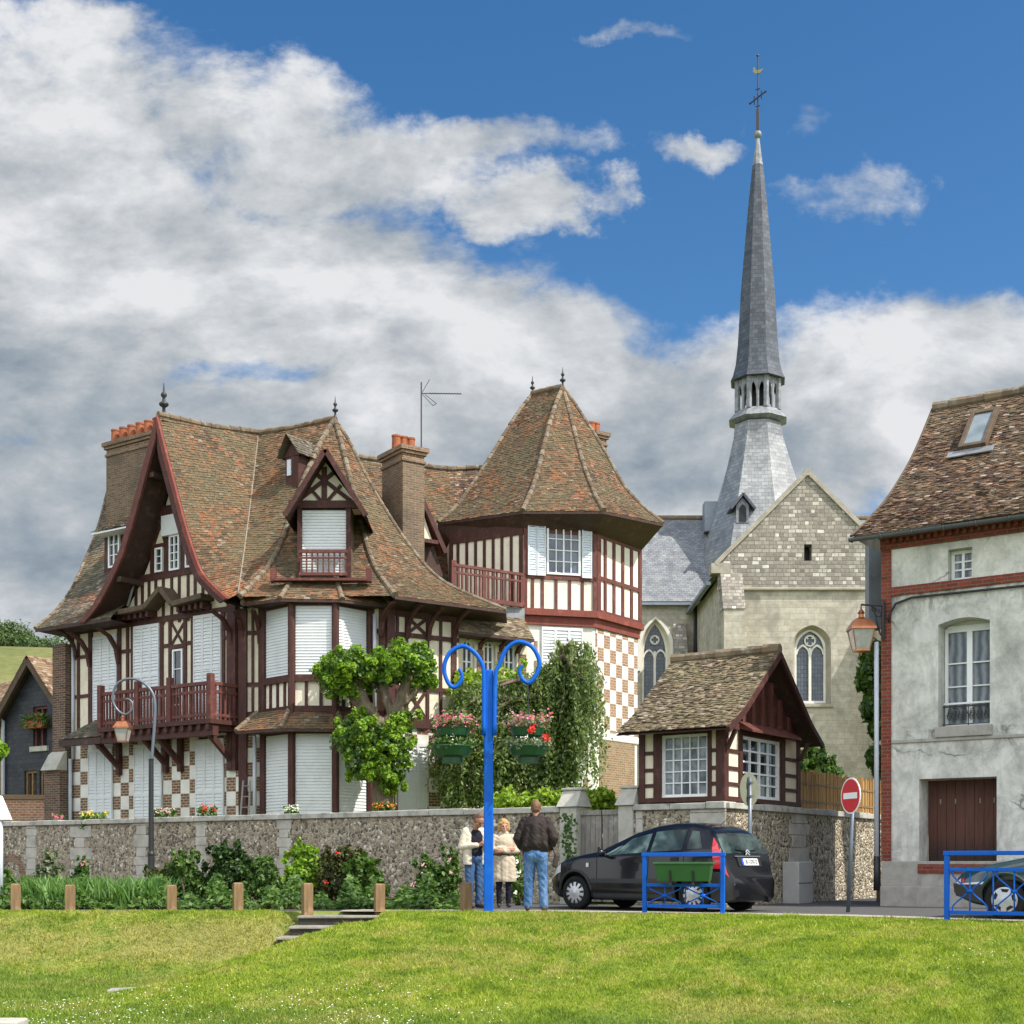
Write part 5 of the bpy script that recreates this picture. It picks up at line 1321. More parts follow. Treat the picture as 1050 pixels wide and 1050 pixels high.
TCi = Plane(ins[1], ins[2]-ins[1]); TRi = Plane(ins[2], ins[3]-ins[2]); TLi = Plane(ins[0], ins[1]-ins[0])
louvre(M_, TCi, TCi.hit(555)[0], TCi.hit(597)[0], 4.6, zb_-.48, .03, 3)
louvre(M_, TCi, TCi.hit(555)[0], TCi.hit(597)[0], 1.4, 3.9, .03, 3)
zc = zat(TRi, 630, 753)
MB().fbox(TRi, .12, lTR-.12, zc+.02, zb_-.45, -.05, .03).build('checker_panel', m['checker_turret'], M_)
mb = MB()
for i in range(11): mb.fbox(TCi, TCi.hit(597.8)[0] if i % 2 else TCi.hit(600)[0], TCi.hit(603)[0], 1.3+i*.57, 1.3+i*.57+.28, -.05, .025); mb.fbox(TCi, TCi.hit(548)[0], TCi.hit(554.3)[0] if i % 2 else TCi.hit(551)[0], 1.3+i*.57, 1.3+i*.57+.28, -.05, .025)
mb.build('brick_panel', m['brick_tan'], M_)
ob = [p+(p-cen).normalized()*.06 for p in ins]
MB().prism(ob, zc-.22, zc).build('string_course', m['stone_white'], M_, bevel=.03)
MB().fbox(TRi, .32, lTR-.28, 1.5, zc-.24, -.05, .03).build('brick_panel', m['brick_tan'], M_)
# tower roof
zE2 = 10.9
e0 = at(449, 536, 41.0); e1 = atz(536, 524, zE2); e2 = atz(619, 524, zE2); e3 = at(680, 537, 41.3)
Q1 = at(577, 398, 42.2); Q0 = at(546, 405, 43.2)
h0 = hipcurve(e0, Q0, [(468.6, 519), (494, 483), (515, 450), (530, 426)])
h1 = hipcurve(e1, Q1, [(548, 496), (556, 465), (563, 437), (571, 412)])
h2 = hipcurve(e2, Q1, [(610, 508), (600, 482), (592, 455), (584, 423)])
h3 = hipcurve(e3, Q1, [(660, 521), (640, 500), (625, 473), (610, 447), (595, 424), (586, 410)])
roof('tile_brown', [(h0, h1)], exp=.078, w=.135); roof('tile_brown', [(h1, h2)], exp=.078, w=.135); roof('tile_brown', [(h2, h3)], exp=.078, w=.135)
mb = MB(); eb = V(1.5, 46.5, zE2); eb2 = V(-2.5, 46, zE2)
for hc, e_ in ((h3, eb), (h0, eb2)):
    Q = Q1 if hc is h3 else Q0
    for a, b in zip(hc, hc[1:]):
        ka = (a.z-zE2)/(Q.z-zE2); kb = (b.z-zE2)/(Q.z-zE2); mb.quad(a, b, e_.lerp(Q, kb), e_.lerp(Q, ka))
mb.poly([Q0, Q1, eb, eb2]); mb.build('roof', m['tile_grey'], M_)
mb = MB(); e = V(0, 0, .05)
for hc, s_ in ((h0, 91), (h1, 92), (h2, 93), (h3, 94)): ridge_tiles(mb, [p+e*.5 for p in hc], .062 if hc in (h0, h3) else .072, .24, s_); mb.cut()
mb.pieces('hip_tiles', m['ridge_clay'], M_)
mb = MB(); ridge_tiles(mb, [Q0+e, Q1+e], .085, .3, 95); mb.build('ridge_tiles', m['ridge_clay'], M_)
mb = MB(); ee = [eb2, e0, e1, e2, e3, eb]; wv = [fp[6], T0, T1, T2, T3, fp[4]]
soffit(mb, [p-V(0, 0, .05) for p in ee], [V(p.x, p.y, 10.45) for p in wv])
for a, b in zip(ee, ee[1:]): mb.quad(a-V(0, 0, .08), b-V(0, 0, .08), b+V(0, 0, .01), a+V(0, 0, .01))
mb.build('soffit', m['soffit_dark'], M_)
finial(M_, Q1, .65); finial(M_, Q0, .6)
# ---------- church
YC = 62.0; CH = thing('stone_church', 'pale stone church with pointed windows, slate roofs and tall slender grey spire', 'church', (14, 66, 0))
PCg = Plane((0, YC), (1, 0)); apC = PCg.hit(828, 486); shz = zat(PCg, 740, 579)
cl = PCg.hit(737)[0]; crr = 2*apC[0]-cl; zstr = zat(PCg, 820, 605)
def pwin(pl, x0, x1, ysill, yspr, ytop):
    a, b = pl.hit(x0)[0], pl.hit(x1)[0]; c = (a+b)/2; ww = b-a
    return c, ww, zat(pl, (x0+x1)/2, ysill), zat(pl, (x0+x1)/2, yspr), zat(pl, (x0+x1)/2, yspr)*0+zat(pl, (x0+x1)/2, ytop)-zat(pl, (x0+x1)/2, yspr)
def tracery(root, pl, c, ww, z0, zs, rise, d):
    o = [(c-ww/2, z0), (c+ww/2, z0)]+arch(c, ww, zs, rise, 9, True)
    k = .09; inn = [(c+(x-c)*(1-2*k/ww), z0+.1 if i < 2 else z-(k if z > zs+.05 else 0)) for i, (x, z) in enumerate(o)]
    mb = MB(); mb.fring(pl, o, inn, d-.12, d); mb.fbox(pl, c-.06, c+.06, z0+.1, zs+.05, d-.1, d-.01)
    for sx in (-1, 1):     # two pointed lights
        cc = c+sx*ww*.23; w2 = ww*.44
        a1 = arch(cc, w2, zs-.25, w2*.75, 7, True); a2 = arch(cc, w2-.13, zs-.25, (w2-.13)*.72, 7, True)
        for i in range(len(a1)-1): mb.fprism(pl, [a1[i], a1[i+1], a2[i+1], a2[i]], d-.1, d-.012)
    zc, r = zs+rise*.42, ww*.19
    for i in range(16):
        a, b = 2*math.pi*i/16, 2*math.pi*(i+1)/16
        mb.fprism(pl, [(c+r*math.cos(a), zc+r*math.sin(a)), (c+r*math.cos(b), zc+r*math.sin(b)), (c+(r-.07)*math.cos(b), zc+(r-.07)*math.sin(b)), (c+(r-.07)*math.cos(a), zc+(r-.07)*math.sin(a))], d-.09, d-.014)
    for k in range(4):
        a = math.pi/4+k*math.pi/2; mb.fbeam(pl, (c+math.cos(a)*(r-.02), zc+math.sin(a)*(r-.02)), (c+math.cos(a)*(r*.45), zc+math.sin(a)*(r*.45)), .06, d-.085, d-.02)
    w_ = mb.build('window', m['stone_white'], root)
    MB().fprism(pl, o, d-.16, d-.125).build('pane', m['glass_lead'], w_)
    return o
def hood(pl, c, ww, zs, rise, z0, gap, th, d):
    mb = MB(); a1 = [(c-ww/2-gap-th, z0)]+[(c+(x-c)*(1+2*(gap+th)/ww), z+(gap+th)*.8 if z > zs+.01 else z) for x, z in arch(c, ww, zs, rise, 9, True)][::-1]+[(c+ww/2+gap+th, z0)]
    a2 = [(c-ww/2-gap, z0)]+[(c+(x-c)*(1+2*gap/ww), z+gap*.8 if z > zs+.01 else z) for x, z in arch(c, ww, zs, rise, 9, True)][::-1]+[(c+ww/2+gap, z0)]
    for i in range(len(a1)-1): mb.fprism(pl, [a1[i], a1[i+1], a2[i+1], a2[i]], -.05, d)
    return mb
wc = pwin(PCg, 816.5, 848.5, 720, 664, 644); c, ww, z0, zs, rs = wc
hole = [(c-ww/2-.16, z0-.1), (c+ww/2+.16, z0-.1)]+[(c+(x-c)*(1+.32/ww), z+(.14 if z > zs else 0)) for x, z in arch(c, ww, zs, rs, 9, True)]
MB().fwall(PCg, [(cl, -.2), (crr, -.2), (crr, zstr), (cl, zstr)], [hole], -.8, 0).build('wall', m['church_ashlar'], CH)
tracery(CH, PCg, c, ww, z0, zs, rs, -.38)
def splay(pl, hole, c, ww, z0, zs, rs, d):
    mb = MB(); o2 = [(c-ww/2, z0), (c+ww/2, z0)]+arch(c, ww, zs, rs, 9, True)
    n_ = len(o2); ring = [pl.P(x, .0, z) for x, z in hole]+[pl.P(x, d, z) for x, z in o2]
    return mb.add(ring, [(i, (i+1) % n_, n_+(i+1) % n_, n_+i) for i in range(n_)])
mb = splay(PCg, hole, c, ww, z0, zs, rs, -.38)
mb.fbox(PCg, c-ww/2-.25, c+ww/2+.25, z0-.22, z0-.1, -.1, .12); mb.build('window_surround', m['coping_church'], CH)
sw = PCg.rect(824.5, 832.5, 558, 575)
MB().fwall(PCg, [(cl, zstr), (crr, zstr), (crr, shz), (apC[0], apC[1]), (cl, shz)], [[(sw[0], sw[2]), (sw[1], sw[2]), (sw[1], sw[3]), (sw[0], sw[3])]], -.8, -.001).build('gable_wall', m['church_rubble'], CH)
MB().fbox(PCg, sw[0]-.02, sw[1]+.02, sw[2]-.02, sw[3]+.02, -.85, -.6).build('slit_window', m['ink'], CH)
mb = MB(); mb.fbox(PCg, cl-.02, crr, zstr-.04, zstr+.10, -.1, .18); mb.build('string_course', m['coping_church'], CH, bevel=.04)
mb = MB()
for x0, x1 in ((cl-.15, apC[0]), (crr+.15, apC[0])):
    mb.fbeam(PCg, (x0, shz+.02), (x1, apC[1]+.10), .20, -.7, .10)
mb.fprism(PCg, [(apC[0]-.25, apC[1]-.08), (apC[0]+.25, apC[1]-.08), (apC[0]+.07, apC[1]+.24), (apC[0]-.07, apC[1]+.24)], -.69, .105)
mb.fbox(PCg, cl-.35, cl+.55, shz-.4, shz+.06, -.7, .09); mb.build('coping', m['coping_church'], CH)
# corner buttresses
for (xa, xb, ztop, nm) in ((739, 760, 660, 0), (884, 908, 0, 1)):
    a, b = PCg.hit(xa)[0], PCg.hit(xb)[0]
    if nm == 0:
        zt = zat(PCg, 750, 628); mb = MB(); mb.fbox(PCg, a, b, -.2, zt, .001, .95)
        mb.build('buttress', m['church_ashlar'], CH)
        mb = MB(); mb.hexa([PCg.P(a-.03, 1.0, zt), PCg.P(b+.03, 1.0, zt), PCg.P(b+.03, 0, zt), PCg.P(a-.03, 0, zt), PCg.P(a-.03, .12, zt+1.75), PCg.P(b+.03, .12, zt+1.75), PCg.P(b+.03, 0, zt+1.8), PCg.P(a-.03, 0, zt+1.8)]); mb.build('weathering', m['church_rubble'], CH)
    else:
        prof = [(-.2, 2.3), (9.0, 2.3), (10.1, 1.75), (11.2, 1.5), (12.6, .15)]
        mb = MB(); P = PCg.P
        for (z0_, d0_), (z1_, d1_) in zip(prof, prof[1:]):
            mb.hexa([P(a+.5, d0_, z0_), P(b, d0_, z0_), P(b, 0.001, z0_), P(a+.5, .001, z0_), P(a+.5, d1_, z1_), P(b, d1_, z1_), P(b, .001, z1_), P(a+.5, .001, z1_)])
        mb.build('buttress', m['church_ashlar'], CH)
# transept side, nave
YN = 69.6; PN = Plane((0, YN), (1, 0)); zeN = zat(PN, 680, 618)
MB().prism([(cl+.0, YC+.8), (cl+.8, YC+.8), (cl+.8, YN+.5), (cl, YN+.5)], -.2, shz-.6).build('wall', m['church_ashlar'], CH)
MB().prism([(crr-.8, YC+.8), (crr, YC+.8), (crr, YN+.5), (crr-.8, YN+.5)], -.2, shz-.6).build('wall', m['church_ashlar'], CH)
c, ww, z0, zs, rs = pwin(PN, 659, 685, 722, 668, 637)
hole = [(c-ww/2-.12, z0-.1), (c+ww/2+.12, z0-.1)]+[(c+(x-c)*(1+.24/ww), z+(.1 if z > zs else 0)) for x, z in arch(c, ww, zs, rs, 9, True)]
nl = PN.hit(560)[0]
MB().fwall(PN, [(nl, -.2), (cl, -.2), (cl, zeN), (nl, zeN)], [hole], -.8, 0).build('wall', m['church_ashlar'], CH)
splay(PN, hole, c, ww, z0, zs, rs, -.3).build('window_surround', m['stone_cream'], CH); tracery(CH, PN, c, ww, z0, zs, rs, -.3); hood(PN, c, ww, zs, rs, zs-1.0, .12, .16, .12).build('hood_mould', m['stone_white'], CH)
ba, bb_ = PN.hit(690)[0], PN.hit(703)[0]; mb = MB(); zt = zat(PN, 700, 640)
mb.fbox(PN, ba, bb_, -.2, zt-3, .001, 1.6); mb.hexa([PN.P(ba, 1.6, zt-3), PN.P(bb_, 1.6, zt-3), PN.P(bb_, .001, zt-3), PN.P(ba, .001, zt-3), PN.P(ba, .1, zt), PN.P(bb_, .1, zt), PN.P(bb_, .001, zt), PN.P(ba, .001, zt)]); mb.build('buttress', m['church_rubble'], CH)
mb = MB(); mb.fbox(PN, nl, cl-.02, zeN-.18, zeN+.02, -.3, .42); mb.build('gutter', m['zinc'], CH)
mb = MB(); q = PN.P(PN.hit(712)[0], .3, 0); mb.tube([V(q.x, q.y, 4), V(q.x, q.y, zeN)], .09, 8); mb.build('drainpipe', m['black_iron'], CH)
zrN = zat(Plane((0, 74.6), (1, 0)), 690, 532); er = crr+6
mb = MB(); mb.quad(V(nl, YN-.45, zeN), V(er, YN-.45, zeN), V(er, 74.6, zrN), V(nl, 74.6, zrN)); mb.quad(V(nl, 80, zeN), V(er, 80, zeN), V(er, 74.6, zrN), V(nl, 74.6, zrN))
mb.poly([V(er-.2, YN, zeN), V(er-.2, 80, zeN), V(er-.2, 74.6, zrN)])
mb.build('roof', m['slate_roof'], CH)
tube_r = MB().tube([V(nl, 74.6, zrN+.05), V(er, 74.6, zrN+.05)], .14, 8).build('ridge_tiles', m['ridge_clay'], CH)
# transept roof (ridge runs back from the gable)
ax, az = apC[0], apC[1]-.12; ye = 74.6
mb = MB()
for sx, x in ((-1, cl-.45), (1, crr+.45)):
    dz = (az-shz)/(ax-cl)*.45
    mb.quad(V(x, YC-.02+.3, shz-.25-dz), V(ax, YC+.3, az-.1), V(ax, ye, az-.1), V(x, ye, shz-.25-dz))
mb.build('roof', m['slate_roof'], CH)
mb = MB(); mb.box((cl-.42, (YC+YN)/2+.3, shz-.78), (.2, YN-YC, .16)); mb.build('gutter', m['zinc'], CH)
# spire
SX, SY = at(777, 0, 72.5).x, 72.5; PSp = Plane((0, SY), (1, 0)); sc_ = SY/FPX
def zs_(py): return H+(HY-py)*sc_
def oct_(r, z, rot=22.5, n=8): return [V(SX+r*math.sin(math.radians(rot+360*k/n)), SY-r*math.cos(math.radians(rot+360*k/n)), z) for k in range(n)]
def rings(rs_, mat, name, cap=True):
    mb = MB(); b = [oct_(*r) for r in rs_]; n = 8
    vs_ = [p for l in b for p in l]; mb.add(vs_, [(i*n+k, i*n+(k+1) % n, (i+1)*n+(k+1) % n, (i+1)*n+k) for i in range(len(b)-1) for k in range(n)]+([tuple(range((len(b)-1)*n, len(b)*n)), tuple(range(n-1, -1, -1))] if cap else []))
    return mb.build(name, m[mat], CH)
rings([(1.52, zs_(392.5), 12), (1.40, zs_(388), 12), (1.24, zs_(376), 12), (1.12, zs_(355), 12), (.95, zs_(300), 12), (.55, zs_(215), 12), (.30, zs_(170), 12)], 'slate_spire', 'spire')
rings([(.30, zs_(170), 12), (.27, zs_(168), 12), (.09, zs_(142), 12)], 'lead', 'spire_tip')
mb = MB(); mb.ball((SX, SY, zs_(138)), .21, 14, 10); mb.build('spire_ball', m['lead'], CH, smooth=True)
mb = MB(); mb.tube([(SX, SY, zs_(134)), (SX, SY, zs_(57))], .035, 6)
for dx in (-.06, .06): mb.tube([(SX+dx, SY, zs_(133)), (SX+dx, SY, zs_(112))], .03, 6)
zc = zs_(100); d_ = V(.86, -.5, 0)
mb.tube([V(SX, SY, zc)-d_*.42+V(0, 0, -.2), V(SX, SY, zc)+d_*.42+V(0, 0, .2)], .045, 6)
for s_ in (-1, 1):
    mb.tube([V(SX, SY, zc)+d_*(.2*s_)+V(0, 0, .1*s_-.22), V(SX, SY, zc)+d_*(.2*s_)+V(0, 0, .1*s_+.22)], .03, 5)
    mb.tube([V(SX, SY, zc+.45*s_)-d_*.12, V(SX, SY, zc+.45*s_)+d_*.12], .03, 5)
    mb.ball(V(SX, SY, zc)+d_*(.44*s_)+V(0, 0, .2*s_), .06, 6, 5)
mb.ball((SX, SY, zs_(57)), .07, 8, 6); mb.build('iron_cross', m['black_iron'], CH)
mb = MB(); zc = zs_(73); q = lambda x, z: V(SX+x*.9, SY-x*.3, zc+z)
for o_ in ([(-.25, .02), (-.12, -.12), (.12, -.12), (.32, .10), (.12, .04), (-.08, .06), (-.16, .22), (-.24, .2), (-.2, .1)],):
    Pk = Plane((SX, SY), (.95, -.3)); mb.fprism(Pk, [(x*1.05, zc+z*1.05) for x, z in o_], -.03, .03)
mb.build('weathercock', m['gilt'], CH)
# open bell stage
rings([(1.22, zs_(436), 12), (1.62, zs_(433), 12), (1.22, zs_(424), 12), (1.16, zs_(423), 12)], 'lead', 'bell_stage_base')
mb = MB(); zb0, zb1 = zs_(424), zs_(392)
po = oct_(1.15, 0, 12)
for k in range(8):
    a, b = po[k], po[(k+1) % 8]; mb.lathe((a.x, a.y, zb0), [(.15, 0), (.15, zb1-zb0)], 6)
    c_ = (a+b)/2; mb.lathe((c_.x, c_.y, zb0), [(.08, 0), (.08, zb1-zb0)], 6)
    pl = Plane((a.x, a.y), (b.x-a.x, b.y-a.y)); Lk = (b-a).length
    for h0_, h1_ in ((0, Lk/2), (Lk/2, Lk)):
        cc = (h0_+h1_)/2; ww_ = (h1_-h0_)*.62
        ar = arch(cc, ww_, zb1-.75, .45, 6, True); pts = [(h0_, zb1-.95), (cc-ww_/2, zb1-.95)]+ar[::-1]+[(cc+ww_/2, zb1-.95), (h1_, zb1-.95), (h1_, zb1+.02), (h0_, zb1+.02)]
        mb.fprism(pl, pts, -.1, .04)
mb.build('belfry', m['lead'], CH)
MB().lathe((SX, SY, zb0), [(.42, 0), (.38, zb1-zb0)], 8).build('belfry_core', m['ink'], CH)
# flare below
def sq(r, z, k): # blend octagon->square plan
    o = []
    for i in range(8):
        an = math.radians(12+45*i); x, y = math.sin(an), -math.cos(an)
        f = 1/max(abs(x), abs(y)); f = 1*(1-k)+f*k; o.append(V(SX+x*r*f, SY-(-y)*r*f*1.0 if False else SY+y*r*f, z))
    return o
lv = [sq(1.28, zs_(437), 0), sq(1.36, zs_(452), .2), sq(1.62, zs_(475), .5), sq(2.05, zs_(510), .8), sq(2.75, zs_(560), 1), sq(3.6, zs_(622), 1)]
mb = MB(); vs_ = [p for l in lv for p in l]; mb.add(vs_, [(i*8+k, i*8+(k+1) % 8, (i+1)*8+(k+1) % 8, (i+1)*8+k) for i in range(5) for k in range(8)])
mb.build('spire_flare', m['slate_flare'], CH)
# dormer on the flare
Pf = Plane((SX, SY-2.62), (1, 0)); ca, cb = Pf.hit(755)[0], Pf.hit(768)[0]; zd0, zd1, zd2 = zat(Pf, 761, 536), zat(Pf, 761, 518), zat(Pf, 761, 510)
cm = (ca+cb)/2
mb = MB(); mb.fprism(Pf, [(ca, zd0), (cb, zd0), (cb, zd1), (cm, zd2), (ca, zd1)], -1.6, 0); dm = mb.build('dormer', m['lead'], CH)
MB().fprism(Pf, [(ca+.14, zd0+.05), (cb-.14, zd0+.05)]+arch(cm, cb-ca-.28, zd1-.25, .3, 6, True), .0, .02).build('dormer_opening', m['ink'], dm)
mb = MB()
for sx in (-1, 1): mb.fbeam(Pf, (cm+sx*((cb-ca)/2+.30), zd1-.22), (cm, zd2+.16), .12, -1.6, .22)
mb.build('dormer_roof', m['slate_spire'], dm)
q = at(730, 520, 73.5); MB().box((q.x, q.y, q.z-.6), (.9, .9, 1.6)).build('roof_turret', m['zinc'], CH)

# ---------- grey rendered house on the right
YH = 25.8; hc = gx(905, YH); PH = Plane((hc.x, hc.y), U)
HO = thing('rendered_house', 'weathered grey rendered house with red brick corner, tiled roof and brown shutters', 'house', (hc.x, hc.y, 0))
t_e = 5.5; zE_ = zat(PH, 905, 549)
def hr(x0, x1, y0, y1): a, b, c, d = PH.rect(x0, x1, y0, y1); return [(a, c), (b, c), (b, d), (a, d)]
h1, h2, h3 = hr(972, 997, 562, 594), hr(962, 1015, 637, 744), hr(942.5, 1022, 797.5, 886)
arc = [(h2[1][0]+(h2[0][0]-h2[1][0])*k, h2[2][1]-.02+.09*math.sin(math.pi*k)) for k in np.linspace(0, 1, 9)]
h2 = [h2[0], h2[1]]+arc
zq1, zq2 = zat(PH, 913, 607), zat(PH, 917, 761); mb = MB()
for za, zb__, hh_ in ((.45, zq2, h3), (zq2, zq1, h2), (zq1, zE_-.29, h1)): mb.fwall(PH, [(.02, za), (t_e, za), (t_e, zb__), (.02, zb__)], [hh_], -.62, 0)
mb.build('wall', m['render_grey'], HO)
MB().fbox(Plane((hc.x, hc.y), W2), .41, 3.75, 0, zE_-.2, .02, .3).build('wall', m['brick_red'], HO)
pb0, pb1 = 0.0, PH.hit(914)[0]
MB().fbox(PH, pb0-.02, pb1, .86, zE_-.30, -.3, .03).build('brick_quoin', m['brick_red'], HO)
zs1 = zat(PH, 913, 607)
mb = MB(); mb.fbox(PH, pb0-.03, t_e, zE_-.29, zE_+.0, -.3, .05); mb.fbox(PH, pb0-.03, t_e, zE_-.10, zE_-.001, .0501, .14); mb.fbox(PH, pb1+.001, t_e, zs1-.085, zs1+.075, .001, .045)
for i in range(40): mb.fbox(PH, .1+i*.13, .16+i*.13, zE_-.19, zE_-.101, .051, .12)
mb.build('brick_band', m['brick_red'], HO)
zs2 = zat(PH, 917, 761); mb = MB(); mb.fbox(PH, pb1+.005, t_e, zs2-.03, zs2+.035, .001, .035); mb.fbox(PH, -.02, t_e, .0, .855, -.3, .035); mb.fbox(PH, -.03, t_e, .0, .38, .036, .06)
mb.build('plinth', m['concrete'], HO, bevel=.012)
a, b = h2[0][0], h2[1][0]
MB().fbox(PH, a-.05, b+.05, h2[0][1]-.20, h2[0][1]-.001, -.5, .07).build('sill', m['concrete'], HO, bevel=.015)
a3, b3 = h3[0][0], h3[1][0]; MB().fbox(PH, a3-.01, b3+.01, h3[0][1]-.17, h3[0][1]-.001, -.5, .06).build('sill', m['brick_red'], HO)
# windows
window(HO, PH, h1[0][0]+.005, h1[1][0]-.005, h1[0][1]+.005, h1[2][1]-.005, -.22, 2, 3, .06, .03, glass='glass_curtain')
mb = MB(); z0, z1 = h2[0][1]+.01, h2[2][1]-.04; d = -.40; k = .065; zt2 = z0+.36
mb.fbox(PH, a+.01, a+k, z0, z1, d-.04, d+.03); mb.fbox(PH, b-k, b-.01, z0, z1, d-.04, d+.03); mb.fbox(PH, a+k, b-k, z0, z0+.07, d-.039, d+.028); mb.fbox(PH, a+k, b-k, z1-.07, z1+.05, d-.039, d+.028); cm = (a+b)/2; mb.fbox(PH, cm-.05, cm+.05, z0+.07, z1-.07, d-.03, d+.035)
for f_ in (.36, .60): mb.fbox(PH, a+k, b-k, z1-(z1-z0)*f_*.98-.012, z1-(z1-z0)*f_*.98+.012, d-.03, d+.015)
mb.fbox(PH, a+.005, b-.005, z0+.42, z0+.455, d+.05, d+.09)
mb.fbox(PH, a-.02, b+.02, z1-.02, z1+.2, d-.06, d-.031)
f = mb.build('window', m['white_paint'], HO); MB().fbox(PH, a+.012, b-.012, z0, z1-.025, d-.035, d-.03).build('pane', m['glass_curtain'], f)
mb = MB(); dd = d+.12            # scrolled cast-iron guard
for x in (a+.03, cm, b-.03): mb.tube([PH.P(x, dd, z0), PH.P(x, dd, z0+.40)], .010, 5)
mb.tube([PH.P(a, dd, z0+.38), PH.P(b, dd, z0+.38)], .014, 5); mb.tube([PH.P(a, dd, z0+.05), PH.P(b, dd, z0+.05)], .010, 5)
for i in range(6):
    cx0 = a+.06+(b-a-.12)*(i+.5)/6
    for s_ in (-1, 1):
        mb.tube([PH.P(cx0+s_*.055*(1-t_*.8)*math.cos(t_*9), dd, z0+.23+.12*(1-t_*.8)*math.sin(t_*9)*s_) for t_ in np.linspace(0, 1, 14)], .008, 4)
mb.build('window_guard', m['black_iron'], HO)
mb = MB(); n_ = 8
for i in range(n_): x0_, x1_ = a3+.012+(b3-a3-.024)*i/n_, a3+.012+(b3-a3-.024)*(i+1)/n_; mb.fbox(PH, x0_+.004, x1_-.004, h3[0][1]+.01, h3[2][1]-.01, -.52, -.48)
sh = mb.build('shutter', m['shutter_wood'], HO)
mb = MB()
for fx in (.18, .38, .7, .88): mb.fbox(PH, a3+(b3-a3)*fx-.012, a3+(b3-a3)*fx+.012, 1.93, 2.02, -.481, -.46); mb.cut()
mb.pieces('shutter_catch', m['gate_wood'], sh)
# roof
pe = PH.at(874, 550, .38); PRf = Plane((pe.x, pe.y), W2)
prof = [(874, 550), (888, 537), (897, 527), (907, 516), (920.5, 497), (936, 470), (948, 443), (957.6, 419)]
pp = smooth_poly([PRf.at(*p) for p in prof], 28); U5 = V(U.x*5.2, U.y*5.2, 0)
mb = MB(); tile_patch(mb, pp, [p+U5 for p in pp], exp=.074, w=.125, seed=21, rag=.009, lift=.02); mb.build('roof', m['tile_dark'], HO)
mb = MB(); top = pp[-1]; bk3 = V(W2.x*3.6, W2.y*3.6, 0)
for a_, b_ in zip(pp, pp[1:]): 
    f1 = lambda p: V(top.x+W2.x*.75*(top.z-p.z)/(top.z-pp[0].z), top.y+W2.y*.75*(top.z-p.z)/(top.z-pp[0].z), p.z)
    mb.quad(f1(a_), f1(a_)+U5, f1(b_)+U5, f1(b_))
mb.build('roof', m['tile_grey'], HO)
mb = MB()
for a_, b_ in zip(pp, pp[1:]): mb.quad(a_-V(0, 0, .03), b_-V(0, 0, .03), f1(b_)-V(0, 0, .03), f1(a_)-V(0, 0, .03))
mb.build('gable_wall', m['render_grey'], HO)
MB().fbox(Plane((hc.x, hc.y), W2), 3.5, 3.75, 0, zE_-.1, .301, 5.3).build('wall', m['render_grey'], HO)
mb = MB(); mb.tube([p+V(-.02, .02, .01) for p in pp], .028, 6); mb.build('verge', m['weathered'], HO)
mb = MB(); ridge_tiles(mb, [top+V(0, 0, .0), top+U5], .13, .36, 8); mb.build('ridge_tiles', m['ridge_clay'], HO)
mb = MB(); g0 = pp[0]+V(0, 0, -.05)
n_ = 8; vs_ = []
for q in (g0-V(U.x*.05, U.y*.05, 0), g0+U5):
    for k_ in range(n_+1):
        an = math.pi+math.pi*k_/n_; vs_.append(q+PH.n.to_3d()*(.062*math.cos(an)+.03)+V(0, 0, .062*math.sin(an)))
mb.add(vs_, [(k_, k_+1, n_+2+k_, n_+1+k_) for k_ in range(n_)]+[tuple(range(n_+1))])
for i in range(9): q = g0+U5*(i/9); mb.tube([q+PH.n.to_3d()*(.03+.070*math.cos(math.pi+math.pi*k_/8))+V(0, 0, .070*math.sin(math.pi+math.pi*k_/8)) for k_ in range(9)], .012, 5)
mb.build('gutter', m['zinc_dark'], HO)
mb = MB(); soffit(mb, [g0+V(0, 0, .03), g0+U5+V(0, 0, .03)], [PH.P(-.2, .02, zE_), PH.P(5.2, .02, zE_)]); mb.build('soffit', m['soffit_dark'], HO)
mb = MB(); q = PH.P(-.10, .05, 0); mb.tube([V(q.x, q.y, .95), V(q.x, q.y, 5.0)], .045, 8); mb.build('drainpipe', m['zinc_pipe'], HO, smooth=True)
mb = MB(); mb.tube([V(q.x, q.y, .3), V(q.x, q.y, .95)], .055, 8); mb.build('drainpipe', m['black_iron'], HO, smooth=True)
zq = gx(896, 27.2); MB().box((zq.x, zq.y, 6.35), (.27, .3, 1.75)).build('zinc_cladding', m['zinc'], HO)
mb = MB(); zz = zs1-.16; mb.tube([PH.P(pb1-.03, .06, 5.35), PH.P(pb1-.02, .06, zz-.28), PH.P(pb1+.1, .05, zz-.08), PH.P(pb1+.4, .05, zz), PH.P(t_e, .05, zz-.03)], .022, 6); mb.build('cable', m['black_iron'], HO, smooth=True)
# rooflight
r0, r1, r2 = pp[-1], pp[-8], pp[-1]+U5; nrm = (r1-r0).cross(r2-r0).normalized()
if nrm.z < 0: nrm = -nrm
def onroof(px, py, lift=0):
    d_ = V((px-CX)/FPX, 1, (HY-py)/FPX); o_ = V(0, 0, H); p0 = r0+nrm*lift
    return o_+d_*((p0-o_).dot(nrm)/d_.dot(nrm))
c0_ = onroof(983, 464, .09); ru = U.to_3d().normalized(); rs2 = (r0-r1); rs2 = (rs2-ru*rs2.dot(ru)).normalized()
wR, hR = .56, (onroof(997, 431)-c0_).dot(rs2)
def RP(x, y, z): return c0_+ru*x+rs2*y+nrm*z
SK = []
mb = MB()
def rbox(mb, x0, x1, y0, y1, z0, z1): mb.hexa([RP(x0, y0, z0), RP(x1, y0, z0), RP(x1, y1, z0), RP(x0, y1, z0), RP(x0, y0, z1), RP(x1, y0, z1), RP(x1, y1, z1), RP(x0, y1, z1)])
